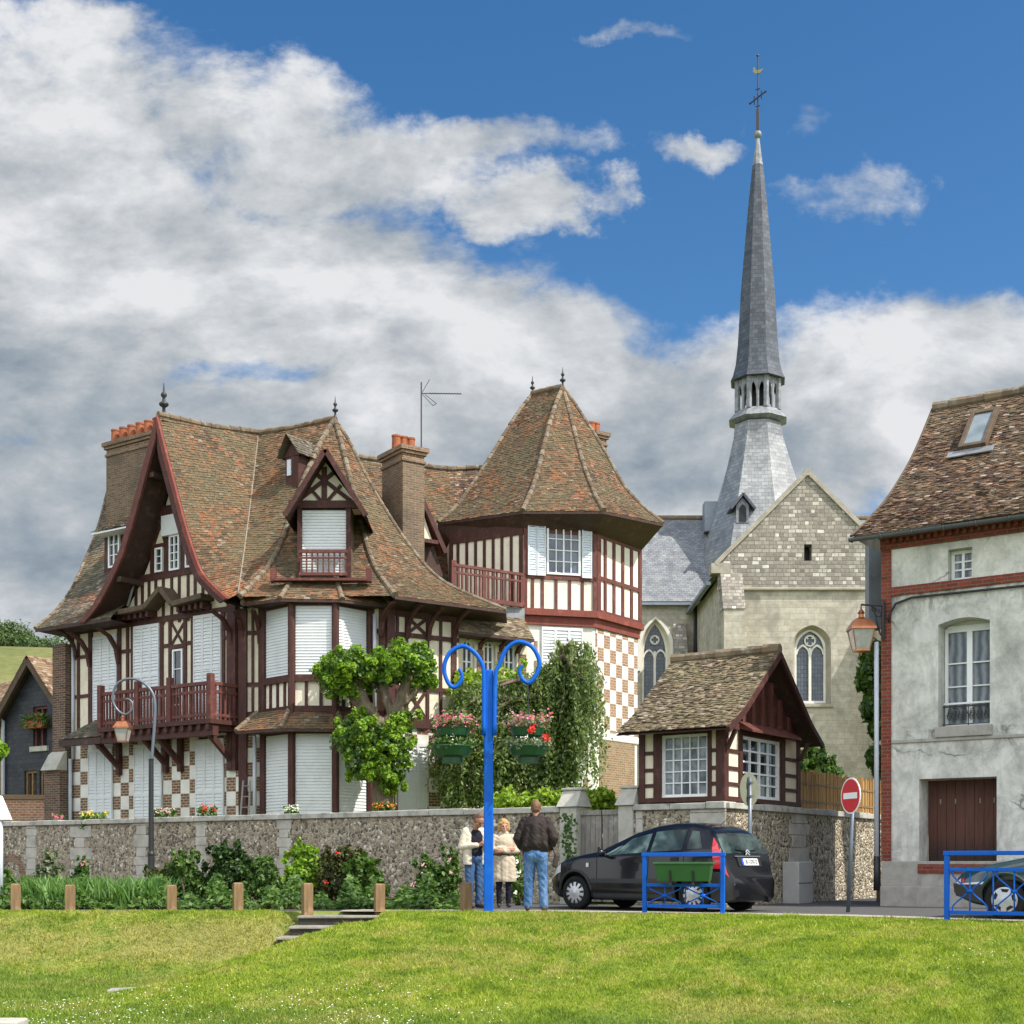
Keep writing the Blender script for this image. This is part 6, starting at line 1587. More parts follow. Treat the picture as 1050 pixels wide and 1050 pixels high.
rbox(mb, 0, .09, 0, hR, 0, .13); rbox(mb, wR-.09, wR, 0, hR, 0, .13); rbox(mb, .09, wR-.09, 0, .10, 0, .128); rbox(mb, .09, wR-.09, hR-.12, hR, 0, .128)
sk = mb.build('rooflight', m['weathered'], HO, bevel=.01)
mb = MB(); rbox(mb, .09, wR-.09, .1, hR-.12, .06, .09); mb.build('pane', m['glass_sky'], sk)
mb = MB(); rbox(mb, -.20, wR+.16, -.20, -.002, .02, .045); mb.build('flashing', m['lead'], sk)

# ---------- timber garden pavilion on the corner of the wall
PV = thing('garden_pavilion', 'small half-timbered pavilion with mossy tiled roof standing on the flint wall corner', 'garden pavilion', (4.0, 26.5, 1.99))
PVf = Plane(C0+W2*.10, U); PVs = Plane(C0-U*.10, W2)
fa, fb = PVf.hit(656.5)[0], -.10; sa, sb = .10, PVs.hit(819)[0]; zv0, zv1 = 1.99, 3.42
wf = PVf.rect(678.5, 726, 750, 817.5); ws = PVs.rect(760.5, 800, 748, 816)
wf = (wf[0], wf[1], 2.09, 3.28); ws = (ws[0], ws[1], 2.09, 3.28)
MB().fwall(PVf, [(fa, zv0), (fb, zv0), (fb, zv1), (fa, zv1)], [[(wf[0], wf[2]), (wf[1], wf[2]), (wf[1], wf[3]), (wf[0], wf[3])]], -.15, 0).build('wall', m['cream'], PV)
MB().fwall(PVs, [(sa+.001, zv0), (sb, zv0), (sb, zv1), (sa+.001, zv1)], [[(ws[0], ws[2]), (ws[1], ws[2]), (ws[1], ws[3]), (ws[0], ws[3])]], -.15, 0).build('wall', m['cream'], PV)
MB().fbox(PVf, fa, fa+.15, zv0, zv1, -3.3, -.16).build('wall', m['cream'], PV); MB().fbox(PVs, sb-.15, sb-.001, zv0, zv1, -1.6, -.16).build('wall', m['cream'], PV)
mb = MB()
mb.fbox(PVf, fa-.01, fa+.11, zv0, zv1, -.1, .04); mb.fbox(PVf, fb-.14, fb+.04, zv0, zv1, -.12, .045)
for a_, b_ in ((wf[0]-.17, wf[0]-.0), (wf[1], wf[1]+.08)): mb.fbox(PVf, a_, b_, zv0, zv1, -.02, .03)
for zz in (2.32, 2.62, 2.95): mb.fbox(PVf, fa+.11, wf[0]-.17, zz-.035, zz+.035, -.02, .025); mb.fbox(PVf, wf[1]+.08, fb-.14, zz-.035, zz+.035, -.02, .025)
mb.fbox(PVf, wf[0], wf[1], wf[3], zv1, -.02, .028); mb.fbox(PVf, fa, fb, zv0-.0, zv0+.09, -.02, .06)
mb.fbox(PVs, sb-.14, sb+.01, zv0, zv1, -.1, .04); mb.fbox(PVs, sa+.05, sa+.16, zv0, zv1, -.02, .03)
for a_, b_ in ((ws[0]-.16, ws[0]), (ws[1], ws[1]+.2)): mb.fbox(PVs, a_, b_, zv0, zv1, -.02, .03)
for zz in (2.32, 2.62, 2.95): mb.fbox(PVs, sa+.16, ws[0]-.16, zz-.035, zz+.035, -.02, .025); mb.fbox(PVs, ws[1]+.2, sb-.14, zz-.035, zz+.035, -.02, .025)
mb.fbox(PVs, ws[0], ws[1], ws[3], zv1, -.02, .028); mb.fbox(PVs, sa-.05, sb, zv0-.0, zv0+.09, -.02, .062)
mb.fbox(PVs, sa, sb, zv1-.06, zv1+.07, -.2, .05)
mb.build('timber_frame', m['timber_dark'], PV)
MB().hexa([PVs.P(ws[0]-.2, .02, zv1-.02), PVs.P(ws[1]+.35, .02, zv1-.02), PVs.P(ws[1]+.35, .32, zv1-.1), PVs.P(ws[0]-.2, .32, zv1-.1), PVs.P(ws[0]-.2, .02, zv1+.12), PVs.P(ws[1]+.35, .02, zv1+.12), PVs.P(ws[1]+.35, .32, zv1-.06), PVs.P(ws[0]-.2, .32, zv1-.06)]).build('pent_board', m['timber_red'], PV)
window(PV, PVf, *wf, -.06, 5, 5, .05, .022, glass='glass_pale', meet=False); window(PV, PVs, *ws, -.06, 4, 5, .06, .035, glass='glass', meet=True)
def vp(a_, b_, z): q = C0+U*a_+W2*b_; return V(q.x, q.y, z)
bm = (sa+sb)/2; zr_ = 5.0; aL_, aR_ = -2.12, .26; bF, bB = -.45, sb+.42
mid = lambda a_, s_: [vp(a_, bF if s_ < 0 else bB, 3.33), vp(a_, (bF*.70+bm*.30) if s_ < 0 else (bB*.70+bm*.30), 3.74), vp(a_, bm, zr_)]
mb = MB(); tile_patch(mb, mid(aL_, -1), mid(aR_, -1), exp=.072, w=.115, seed=31, rag=.011, lift=.021); tile_patch(mb, mid(aR_, 1), mid(aL_, 1), exp=.085, w=.14, seed=32); mb.build('roof', m['tile_old'], PV)
mb = MB(); ridge_tiles(mb, [vp(aL_, bm, zr_+.02), vp(aR_, bm, zr_+.04)], .11, .30, 9); mb.build('ridge_tiles', m['ridge_clay'], PV)
mb = MB()
for s_ in (-1, 1):
    A_, B_ = mid(aL_, s_), mid(aR_, s_)
    for i in range(2): mb.quad(A_[i]-V(0, 0, .06), B_[i]-V(0, 0, .06), B_[i+1]-V(0, 0, .06), A_[i+1]-V(0, 0, .06))
mb.build('soffit', m['soffit_dark'], PV)
PVb = Plane(C0+U*aR_, W2); mb = MB()
for s_ in (-1, 1):
    pts = mid(0, s_); L_ = [(bF if s_ < 0 else bB, 3.31), (bF*.70+bm*.30 if s_ < 0 else bB*.70+bm*.30, 3.71), (bm, zr_-.03)]
    for p, q in zip(L_, L_[1:]): mb.fbeam(PVb, (p[0], p[1]-.04), (q[0], q[1]-.04), .11, -.03, .03)
    mb.cut()
mb.pieces('bargeboard', m['timber_dark'], PV)
MB().fprism(PVs, [(sa, zv1+.07), (sb, zv1+.07), (bm, zr_-.25)], -.2, -.05).build('gable_wall', m['timber_dark'], PV)
mb = MB()
for i in range(7): b_ = sa+.45+(sb-sa-.9)*i/6; hh = (1-abs(b_-bm)/((sb-sa)/2))*(zr_-zv1-.35); mb.fbox(PVs, b_-.06, b_+.06, zv1+.07, zv1+.1+max(.1, hh), -.05, .0)
mb.build('gable_stud', m['timber_red'], PV)
mb = MB()
for b_ in (sa+.02, sb-.06): mb.hexa([PVs.P(b_-.04, .02, 2.95), PVs.P(b_+.04, .02, 2.95), PVs.P(b_+.04, .09, 2.95), PVs.P(b_-.04, .09, 2.95), PVs.P(b_-.04, .20, 3.32), PVs.P(b_+.04, .20, 3.32), PVs.P(b_+.04, .27, 3.32), PVs.P(b_-.04, .27, 3.32)]); mb.cut()
mb.pieces('bracket', m['timber_dark'], PV)

# ---------- neighbours at the far left
NB = thing('slate_house', 'dark slate-hung gabled house with flower box behind the mansion on the left', 'house', tuple(gx(30, 52)))
PNb = Plane(gx(37, 52).xy, U); apn = PNb.hit(37.3, 676); wl, wr = PNb.hit(4)[0], PNb.hit(78)[0]; zen = zat(PNb, 4, 735)
slope = (apn[1]-zen)/(apn[0]-wl); wr = apn[0]+(apn[0]-wl)
hw = PNb.rect(34, 48.5, 724, 765); d1 = PNb.rect(25, 37.5, 790, 817); d2 = PNb.rect(40.5, 53, 789, 817)
H4 = lambda r: [(r[0], r[2]), (r[1], r[2]), (r[1], r[3]), (r[0], r[3])]
MB().fwall(PNb, [(wl, .8), (wr, .8), (wr, zen), apn, (wl, zen)], [H4(hw), H4(d1), H4(d2)], -.3, 0).build('wall', m['slate_dark'], NB)
for r in (hw, d1, d2):
    mb = MB(); k = .1; mb.fbox(PNb, r[0], r[0]+k, r[2], r[3], -.2, -.08); mb.fbox(PNb, r[1]-k, r[1], r[2], r[3], -.2, -.08); mb.fbox(PNb, r[0]+k, r[1]-k, r[3]-k, r[3], -.2, -.085); mb.fbox(PNb, (r[0]+r[1])/2-.04, (r[0]+r[1])/2+.04, r[2], r[3]-k, -.2, -.09)
    f = mb.build('window', m['bollard_wood'] if r is not hw else m['timber_red'], NB); MB().fbox(PNb, r[0]+.01, r[1]-.01, r[2], r[3]-.01, -.24, -.205).build('pane', m['glass'], f)
MB().fbox(PNb, hw[0]-.1, hw[1]+.1, hw[2]-.2, hw[2]-.01, -.05, .1).build('sill', m['stone_pale'], NB)
mb = MB(); bk = V(W2.x*7, W2.y*7, 0); oh = PNb.n.to_3d()*.45
La, Ra, Ap = PNb.P(wl-.35, 0, zen-.35*slope), PNb.P(wr+.35, 0, zen-.35*slope), PNb.P(apn[0], 0, apn[1]+.1)
tile_patch(mb, [Ra+oh, Ap+oh], [Ra+bk, Ap+bk], exp=.13, w=.2, seed=44); tile_patch(mb, [La+bk, Ap+bk], [La+oh, Ap+oh], exp=.13, w=.2, seed=45); mb.build('roof', m['tile_orange'], NB)
mb = MB()
for p, q in ((La, Ap), (Ap, Ra)):
    a_, b_ = PNb.hit(0)[0], 0
    tp_, tq_ = (p-PNb.P(0, 0, 0)).dot(PNb.d.to_3d()), (q-PNb.P(0, 0, 0)).dot(PNb.d.to_3d())
    mb.cut(); mb.fbeam(PNb, (tp_, p.z-.18), (tq_, q.z-.18), .26, .3, .44)
    mb.quad(p-V(0, 0, .1), q-V(0, 0, .1), q+oh-V(0, 0, .1), p+oh-V(0, 0, .1))
mb.pieces('bargeboard', m['weathered'], NB)
MB().tube([PNb.P(wl+.1, .1, .9), PNb.P(wl+.1, .1, zen-.2), PNb.P(wl-.1, .3, zen+.1)], .07, 6).build('drainpipe', m['zinc_pipe'], NB)
fb_ = thing('window_box', 'terracotta window box of red and green plants on the slate house', 'window box', tuple(PNb.P((hw[0]+hw[1])/2, .2, hw[2]+.8)))
zb_x = zat(PNb, 40, 744); MB().fbox(PNb, hw[0]-.1, hw[1]+.1, zb_x-.12, zb_x+.14, .03, .32).build('trough', m['terracotta'], fb_)
cen_ = np.array([PNb.P(R.uniform(hw[0]-.3, hw[1]+.35), R.uniform(.05, .4), zb_x+R.uniform(-.1, .42)) for _ in range(300)])
v, f = leaf_cloud(cen_, np.tile([0, -.5, .7], (300, 1)), .10); np_mesh('foliage', v, f, m['leaf_mid'], fb_)
cen_ = np.array([PNb.P(R.uniform(hw[0]+.1, hw[1]+.1), R.uniform(.1, .4), zb_x+R.uniform(.1, .42)) for _ in range(26)])
v, f = leaf_cloud(cen_, np.tile([0, -.7, .5], (26, 1)), .08); np_mesh('flower', v, f, m['petal_red'], fb_)
# second tiled house behind it
N2 = thing('tiled_house', 'brown tiled house with square chimney at the extreme left edge', 'house', tuple(gx(-20, 62)))
P2 = Plane(gx(-10, 62).xy, U); z2e, z2r = zat(P2, 0, 740), zat(P2, 10, 684)
MB().fbox(P2, -12, 1.6, .5, z2e, -6, 0).build('wall', m['brick_brown'], N2)
mb = MB(); tile_patch(mb, [P2.P(-12, .4, z2e-.2), P2.P(-12, -3, z2r)], [P2.P(1.9, .4, z2e-.2), P2.P(1.9, -3, z2r)], exp=.14, w=.22, seed=46); mb.quad(P2.P(-12, -3, z2r), P2.P(1.9, -3, z2r), P2.P(1.9, -6.4, z2e), P2.P(-12, -6.4, z2e)); mb.build('roof', m['tile_orange'], N2)
chimney(N2, P2, .3, 1.1, -3.4, -2.6, z2e, z2r+.3, 1, 'brick_brown')
# low brick garden wall
bw_ = thing('brick_wall', 'low rough red brick garden wall between slate house and mansion', 'wall', tuple(gx(25, 45, 1.2)))
Pb2 = Plane(gx(0, 45.5).xy, (1, .1)); MB().fbox(Pb2, -3, 1.95, 1.0, zat(Pb2, 20, 820), -.35, 0).build('wall', m['brick_red_old'] if 'brick_red_old' in m else brick('brick_red_old', (.48, .22, .13), (.30, .13, .08), (.45, .34, .25), .20, .085, .02, nz=14), bw_)
MB().fbox(Pb2, -3, 2.0, zat(Pb2, 20, 820), zat(Pb2, 20, 815), -.4, .06).build('coping', m['tile_orange'], bw_, bevel=.02)
# ---------- wooden bollards along the crest of the bank
bol = None
for i, (px, Y, h, lab) in enumerate(((16, 23.7, .44, 'squat wooden bollard at the far left edge in front of the brick arch'), (72, 23.7, .42, 'wooden bollard in front of the iris clump, second from the left edge'), (176, 23.6, .42, 'wooden bollard just right of the street lamp base'), (244, 23.5, .46, 'wooden bollard in front of the dark bronze shrub'), (315, 22.95, .46, 'wooden bollard at the top of the concrete steps, on their left'), (389, 22.95, .45, 'wooden bollard at the right end of the paved step landing'), (478, 23.1, .47, 'wooden bollard in front of the man in the cream jacket'))):
    q = gx(px, Y)
    if bol is None:
        bol = thing('wooden_bollard', lab, 'bollard', q, .35, group='wooden bollards along the bank')
        MB().box((0, 0, .19), (.165, .165, .50)).build('post', m['bollard_wood'], bol, local=True, bevel=.012)
        MB().hexa([V(-.083, -.083, .44), V(.083, -.083, .44), V(.083, .083, .44), V(-.083, .083, .44), V(-.06, -.06, .465), V(.06, -.06, .465), V(.06, .06, .465), V(-.06, .06, .465)]).build('post_cap', m['bollard_wood'], bol, local=True)
        o = bol
    else:
        o = copy_tree(bol); o.location = q; o['label'] = lab; o.rotation_euler.z = .35+R.uniform(-.15, .15)
    o.scale = (1, 1, h/.44)
# ---------- blue flower standard
YP = 22.8; PL_ = Plane((0, YP), (1, 0)); q0 = gx(501, YP)
fp_ = thing('flower_standard', 'tall bright blue metal post with two scrolled arms carrying flower baskets', 'flower post', q0)
mb = MB(); mb.box((q0.x, YP, 2.0), (.158, .158, 4.08)); mb.build('post', m['blue_paint'], fp_, bevel=.02)
Lp = [(497, 754), (497, 695), (494.8, 680), (487, 668.6), (475.7, 662.5), (464, 667.6), (457.6, 678), (456.7, 689.5), (460.5, 700), (466, 704.8), (472, 701), (474.8, 693), (471.5, 685.7)]
Rp = [(506, 754), (507, 695), (511, 682), (517.6, 666.7), (527, 659), (536.7, 659), (546, 664.8), (552, 678), (550, 689.5), (544.5, 698), (539.5, 700), (533.8, 695), (532, 687.6), (534.5, 682)]
for arm, dx in ((Lp, -.015), (Rp, .015)):
    pts = smooth_poly([at(x, y, YP-.10)+V(dx, 0, 0) for x, y in arm], 70)
    n = len(pts); MB().tube(pts, [.037 if i < n*.75 else .037-.009*(i/n-.75)*4 for i in range(n)], 10).build('scroll_arm', m['blue_paint'], fp_, smooth=True)
def basket(cx, ytop, label, seed, red):
    p = at(cx, 775, YP-.1); rn = np.random.default_rng(seed)
    b = thing('flower_basket', label, 'flower basket', tuple(p), group='hanging flower baskets')
    c = V(p.x, p.y, p.z)
    MB().lathe(c, [(.14, -.13), (.17, -.125), (.175, -.03), (.27, .0), (.335, .13), (.35, .15), (.345, .17), (.31, .165), (.28, .12)], 24).build('bowl', m['green_dark'], b, smooth=False)
    MB().lathe(c, [(.20, .28), (.25, .33), (.28, .44), (.29, .46), (.27, .465), (.24, .42)], 24).build('upper_bowl', m['green_dark'], b)
    t = at(cx, ytop, YP-.1); MB().tube([c+V(0, 0, .3), V(t.x, t.y, t.z)], .012, 5).build('hanger', m['black_iron'], b)
    def ringpts(n, z, r, dz, dr): 
        a = rn.random(n)*6.283; rr = r+rn.normal(0, dr, n); return np.stack([c.x+np.cos(a)*rr, c.y+np.sin(a)*rr, c.z+z+rn.normal(0, dz, n)], 1)
    pts = np.concatenate([ringpts(280, .23, .30, .03, .06), ringpts(460, .54, .23, .05, .09), ringpts(60, .15, .37, .04, .03)])
    d = pts-np.array([c.x, c.y, c.z+.2]); v, f = leaf_cloud(pts, d*2, .042, rng=rn); np_mesh('foliage', v, f, m['leaf_grey' if seed % 2 else 'leaf_mid'], b)
    def flowers(n, z, r, dz, dr, mat, size, clus):
        cs = ringpts(n, z, r, dz, dr)
        for q_ in cs:
            pp = q_+rn.normal(0, size*.8, (clus, 3)); v, f = leaf_cloud(pp, (pp-np.array([c.x, c.y, c.z]))*2, size, 1.0, .2, .5, rn); np_mesh('flower', v, f, m[mat], b)
    flowers(30, .58, .26, .05, .06, 'petal_pink', .05, 9); flowers(22, .60, .20, .05, .08, 'petal_pale', .045, 9)
    flowers(14, .25, .34, .02, .02, 'petal_white', .026, 7)
    if not red: flowers(16, .42, .40, .09, .03, 'petal_pink', .035, 7)
    if red:
        for dx, z in ((.06, .40), (.30, .28)):
            pp = np.array([c.x+dx, c.y-.34+dx*.3, c.z+z])+rn.normal(0, .035, (26, 3)); v, f = leaf_cloud(pp, np.tile([0, -1, .4], (26, 1)), .055, 1, .2, .5, rn); np_mesh('flower', v, f, m['petal_red'], b)
basket(464.5, 704, 'two-tier green basket of trailing pink flowers nearer the pollarded tree', 2, False)
basket(541.5, 700, 'two-tier green basket of pink flowers with two bright red geraniums', 3, True)
# ---------- scroll-topped street lamp by the wall
YL = 34.0; q0 = gx(155, YL)
sl_ = thing('street_lamp', 'black street lamp with curled grey top and hanging copper lantern by the flint wall', 'street lamp', q0)
zj = at(155, 780, YL).z
MB().lathe(q0, [(.12, 0), (.12, .1), (.085, .18), (.08, 1.0), (.09, 1.05), (.066, 1.12), (.060, zj), (.07, zj+.04)], 12).build('post', m['black_iron'], sl_)
arm = [(155.3, 782), (158.3, 745), (159, 722), (156.5, 711), (150, 702.5), (140, 696.8), (129.5, 696.3), (120.5, 701), (116, 711), (116.5, 721), (121.5, 729), (128.5, 732.5), (134.5, 728.5), (136, 722), (133, 717.5), (128.8, 716.6)]
MB().tube(smooth_poly([at(x, y, YL) for x, y in arm], 80), [.040-.018*i/80 for i in range(len(smooth_poly([at(x, y, YL) for x, y in arm], 80)))], 8).build('scroll_arm', m['grey_metal'], sl_, smooth=True)
def lantern(root, top, s, hang=None):
    x, y, z = top
    def fr(r0, z0, r1, z1, mat, nm, pr=None):
        return MB().lathe((x, y, z), [(r0*s*1.414, z0*s), (r1*s*1.414, z1*s)], 4).build(nm, m[mat], pr or root)
    fr(.13, -.62, .205, -.24, 'lamp_glass', 'lantern_glass')
    cap = MB().lathe((x, y, z), [(.235*s*1.414, -.245*s), (.23*s*1.414, -.20*s), (.14*s*1.414, -.05*s), (.13*s*1.414, -.045*s)], 4).build('lantern_cap', m['copper'], root)
    MB().lathe((x, y, z), [(.06*s, -.05*s), (.10*s, -.03*s), (.05*s, .0), (.045*s, .06*s), (.07*s, .08*s), (.015*s, .16*s)], 10).build('vent', m['copper'], cap)
    mb = MB()
    for k in range(4):
        a = math.pi/4+k*math.pi/2; c_, s_ = math.cos(a)*1.414, math.sin(a)*1.414
        mb.tube([V(x+.13*s*c_, y+.13*s*s_, z-.62*s), V(x+.207*s*c_, y+.207*s*s_, z-.24*s)], .013*s, 4)
    mb.lathe((x, y, z), [(.135*s*1.414, -.65*s), (.135*s*1.414, -.615*s)], 4); mb.tube([V(x, y, z-.64*s), V(x, y, z-.72*s)], .012*s, 5)
    mb.tube([V(x, y, z-.6*s), V(x, y, z-.25*s)], .022*s, 5)
    mb.build('lantern_frame', m['copper'], root)
tp_ = at(126, 738.5, YL); lantern(sl_, tp_, .84)
MB().tube([tp_+V(0, 0, .1), at(126, 731, YL)], .02, 6).build('hook', m['black_iron'], sl_)
# ---------- copper wall lantern on the house corner
qw = PH.P(-.55, .25, 0); q = at(883, 633, qw.y)
wl_ = thing('wall_lantern', 'copper four-sided lantern on a black scrolled bracket at the corner of the grey house', 'lantern', tuple(q))
lantern(wl_, q, 1.0)
mb = MB(); e = PH.P(.06, .10, q.z+.16); h_ = V(q.x, q.y, q.z+.24)
mb.tube([V(q.x, q.y, q.z+.1), h_, e+V(0, 0, .02)], .022, 6); e2_ = PH.P(.04, .08, q.z-.45); mb.tube([e+V(0, 0, .1), e2_], .028, 6)
mid_ = h_.lerp(e, .45); mb.tube(smooth_poly([mid_, mid_.lerp(e2_, .3)+V(0, 0, .02), mid_.lerp(e2_, .75)+V(0, 0, -.06), e2_+V(0, 0, .12)], 20), .016, 6)
for cc, r_ in ((mid_.lerp(e, .6)-V(0, 0, .14), .09), (mid_.lerp(e, .2)-V(0, 0, .07), .05)): mb.tube([cc+(e-h_).normalized()*(r_*(1-.7*k)*math.cos(k*9))+V(0, 0, r_*(1-.7*k)*math.sin(k*9)) for k in np.linspace(0, 1, 18)], .012, 5)
mb.build('bracket', m['black_iron'], wl_)
# ---------- blue railings
def railing(name, label, p0, p1, h, double, loc):
    d_ = V(p1.x-p0.x, p1.y-p0.y); L = d_.length; pl = Plane((p0.x, p0.y), d_)
    r = thing('blue_railing', label, 'railing', loc, group='blue railings')
    mb = MB()
    n = max(1, round(L/1.5)) if double else 1
    for i in range(n+1):
        t_ = L*i/n; mb.fbox(pl, t_-.035, t_+.035, -.12, h, -.035, .035)
    f = mb.build('post', m['blue_paint'], r, bevel=.008)
    mb = MB(); mb.fbox(pl, -.045, L+.045, h-.001, h+.06, -.04, .04)
    mt = h-.20 if double else h*.50
    mb.fbox(pl, .036, L-.036, mt-.025, mt+.025, -.025, .025); mb.fbox(pl, .036, L-.036, .10, .155, -.025, .025); mb.build('rail', m['blue_paint'], r, bevel=.006)
    mb = MB(); z0, z1 = .155, mt-.025; zc = (z0+z1)/2; cells = 2 if not double else 2*n; cw = L/cells
    for i in range(cells):
        a, b = i*cw+.036, (i+1)*cw-.036 if i == cells-1 else (i+1)*cw
        c_ = (a+b)/2; P = lambda x, z, k=0: pl.P(x, k, z)
        mb.tube([P(c_, z0), P(c_, z1)], .011, 6); mb.tube([P(c_-.04, zc, .012), P(c_+.04, zc, .012)], .03, 8)
        if i: mb.tube([P(a, z0), P(a, z1)], .011, 6)
        w_ = (b-a)*.42
        for sx in (-1, 1):
            for sz, ze_ in ((1, z1), (-1, z0)):
                hh = abs(ze_-zc); mb.tube(smooth_poly([P(c_+sx*.02, zc), P(c_+sx*w_*.30, zc+sz*hh*.22), P(c_+sx*w_*.75, zc+sz*hh*.55), P(c_+sx*w_, zc+sz*hh*.8), P(c_+sx*w_, ze_)], 20), .011, 6)
    mb.build('scrollwork', m['blue_paint'], r, smooth=True)
    return pl
p0, p1 = gx(661, 22.15), gx(741, 21.75)
plr = railing('r', 'short blue railing carrying the green planter in front of the black car', p0, p1, .93, False, p0)
# planter on its front
mbp = gx(698, 21.95); pb = thing('planter_box', 'empty dark green plastic planter trough hung on the short blue railing', 'planter', tuple(plr.P(.62, .1, .5)))
a0, a1 = plr.hit(673, off=.12)[0], plr.hit(731, off=.12)[0]; z0, z1 = .53, .80
mb = MB(); P = plr.P
mb.hexa([P(a0+.04, .06, z0), P(a1-.04, .06, z0), P(a1-.04, .24, z0), P(a0+.04, .24, z0), P(a0, .045, z1), P(a1, .045, z1), P(a1, .29, z1), P(a0, .29, z1)])
mb.fbox(plr, a0-.02, a1+.02, z1-.002, z1+.035, .03, .31); mb.build('trough', m['green_plastic'], pb, bevel=.008)
MB().fbox(plr, a0+.02, a1-.02, z1+.036, z1+.042, .06, .28).build('soil', m['soil'], pb)
mb = MB()
for k in (.28, .68): x = a0+(a1-a0)*k; mb.hexa([P(x-.015, .25, z0-.02), P(x+.015, .25, z0-.02), P(x+.015, .262, z0-.02), P(x-.015, .262, z0-.02), P(x-.015, .282, z1-.1), P(x+.015, .282, z1-.1), P(x+.015, .296, z1-.1), P(x-.015, .296, z1-.1)]); mb.fbox(plr, x-.025, x+.025, z0-.06, z0-.02, .0, .27); mb.cut()
mb.pieces('strap', m['black_iron'], pb)
p0, p1 = gx(971, 19.25), gx(1160, 17.9)
railing('r', 'long blue railing with double top rail in front of the dark green car', p0, p1, .93, True, p0)
# ---------- traffic signs
def disc(mb, c, n, r, t0, t1, k=28):
    n = n.normalized(); a = n.cross(V(0, 0, 1)).normalized(); b = a.cross(n)*-1
    vs_ = [c+n*t+(a*math.cos(2*math.pi*i/k)+b*math.sin(2*math.pi*i/k))*r for t in (t0, t1) for i in range(k)]
    mb.add(vs_, [tuple(range(k-1, -1, -1)), tuple(range(k, 2*k))]+[(i, (i+1) % k, k+(i+1) % k, k+i) for i in range(k)]); return a
ns = gx(869.5, 22.6); s1 = thing('no_entry_sign', 'round red no entry sign with white bar on a grey pole beside the sunlit wall', 'road sign', tuple(ns))
zc = at(0, 816, 22.6).z; top = at(875.5, 816, 22.6)
MB().tube([ns, V(top.x, top.y, zc+.2)], .032, 10).build('pole', m['grey_metal'], s1, smooth=True)
nn_ = V(-.955, -.30, 0); c_ = V(top.x, top.y, zc)+nn_.normalized()*.05
mb = MB(); disc(mb, c_, nn_, .30, 0, .012); mb.build('sign_rim', m['sign_white'], s1)
mb = MB(); ax_ = disc(mb, c_, nn_, .275, .012, .016); mb.build('sign_face', m['sign_red'], s1)
mb = MB(); u_ = ax_; nf = nn_.normalized(); f_ = lambda x, z, d: c_+u_*x+V(0, 0, z)+nf*d
mb.hexa([f_(-.21, -.05, .016), f_(.21, -.05, .016), f_(.21, .05, .016), f_(-.21, .05, .016), f_(-.21, -.05, .021), f_(.21, -.05, .021), f_(.21, .05, .021), f_(-.21, .05, .021)]); mb.build('white_bar', m['sign_white'], s1)
q = gx(769, 24.3); s2 = thing('round_sign', 'grey-green back of a round road sign on a pole behind the black car', 'road sign', tuple(q))
zc = at(0, 809.5, 24.3).z; MB().tube([q, V(q.x, q.y, zc+.22)], .035, 10).build('pole', m['grey_metal'], s2, smooth=True)
mb = MB(); disc(mb, V(q.x+.0, q.y+.05, zc), V(.72, -.69, 0), .295, -.012, 0); mb.build('sign_back', m['sign_back'], s2)
mb = MB()
for dz in (-.12, .12): mb.box((q.x, q.y+.01, zc+dz), (.12, .10, .035), rz=.8)
mb.build('clamp', m['grey_metal'], s2)
# white board on a post at the left edge
q = gx(0.5, 24.6); wb = thing('white_board', 'white slanted board on a pale post cut by the left edge', 'sign board', tuple(q))
MB().tube([q, V(q.x, q.y, at(0, 842, 24.6).z)], .045, 10).build('post', m['zinc_pipe'], wb, smooth=True)
Pw = Plane((0, 24.6), (1, 0)); MB().fprism(Pw, [Pw.hit(-26, 841), Pw.hit(12.5, 841), Pw.hit(2, 816), Pw.hit(-16, 816)], -.03, .06).build('panel', m['white_paint'], wb, bevel=.01)

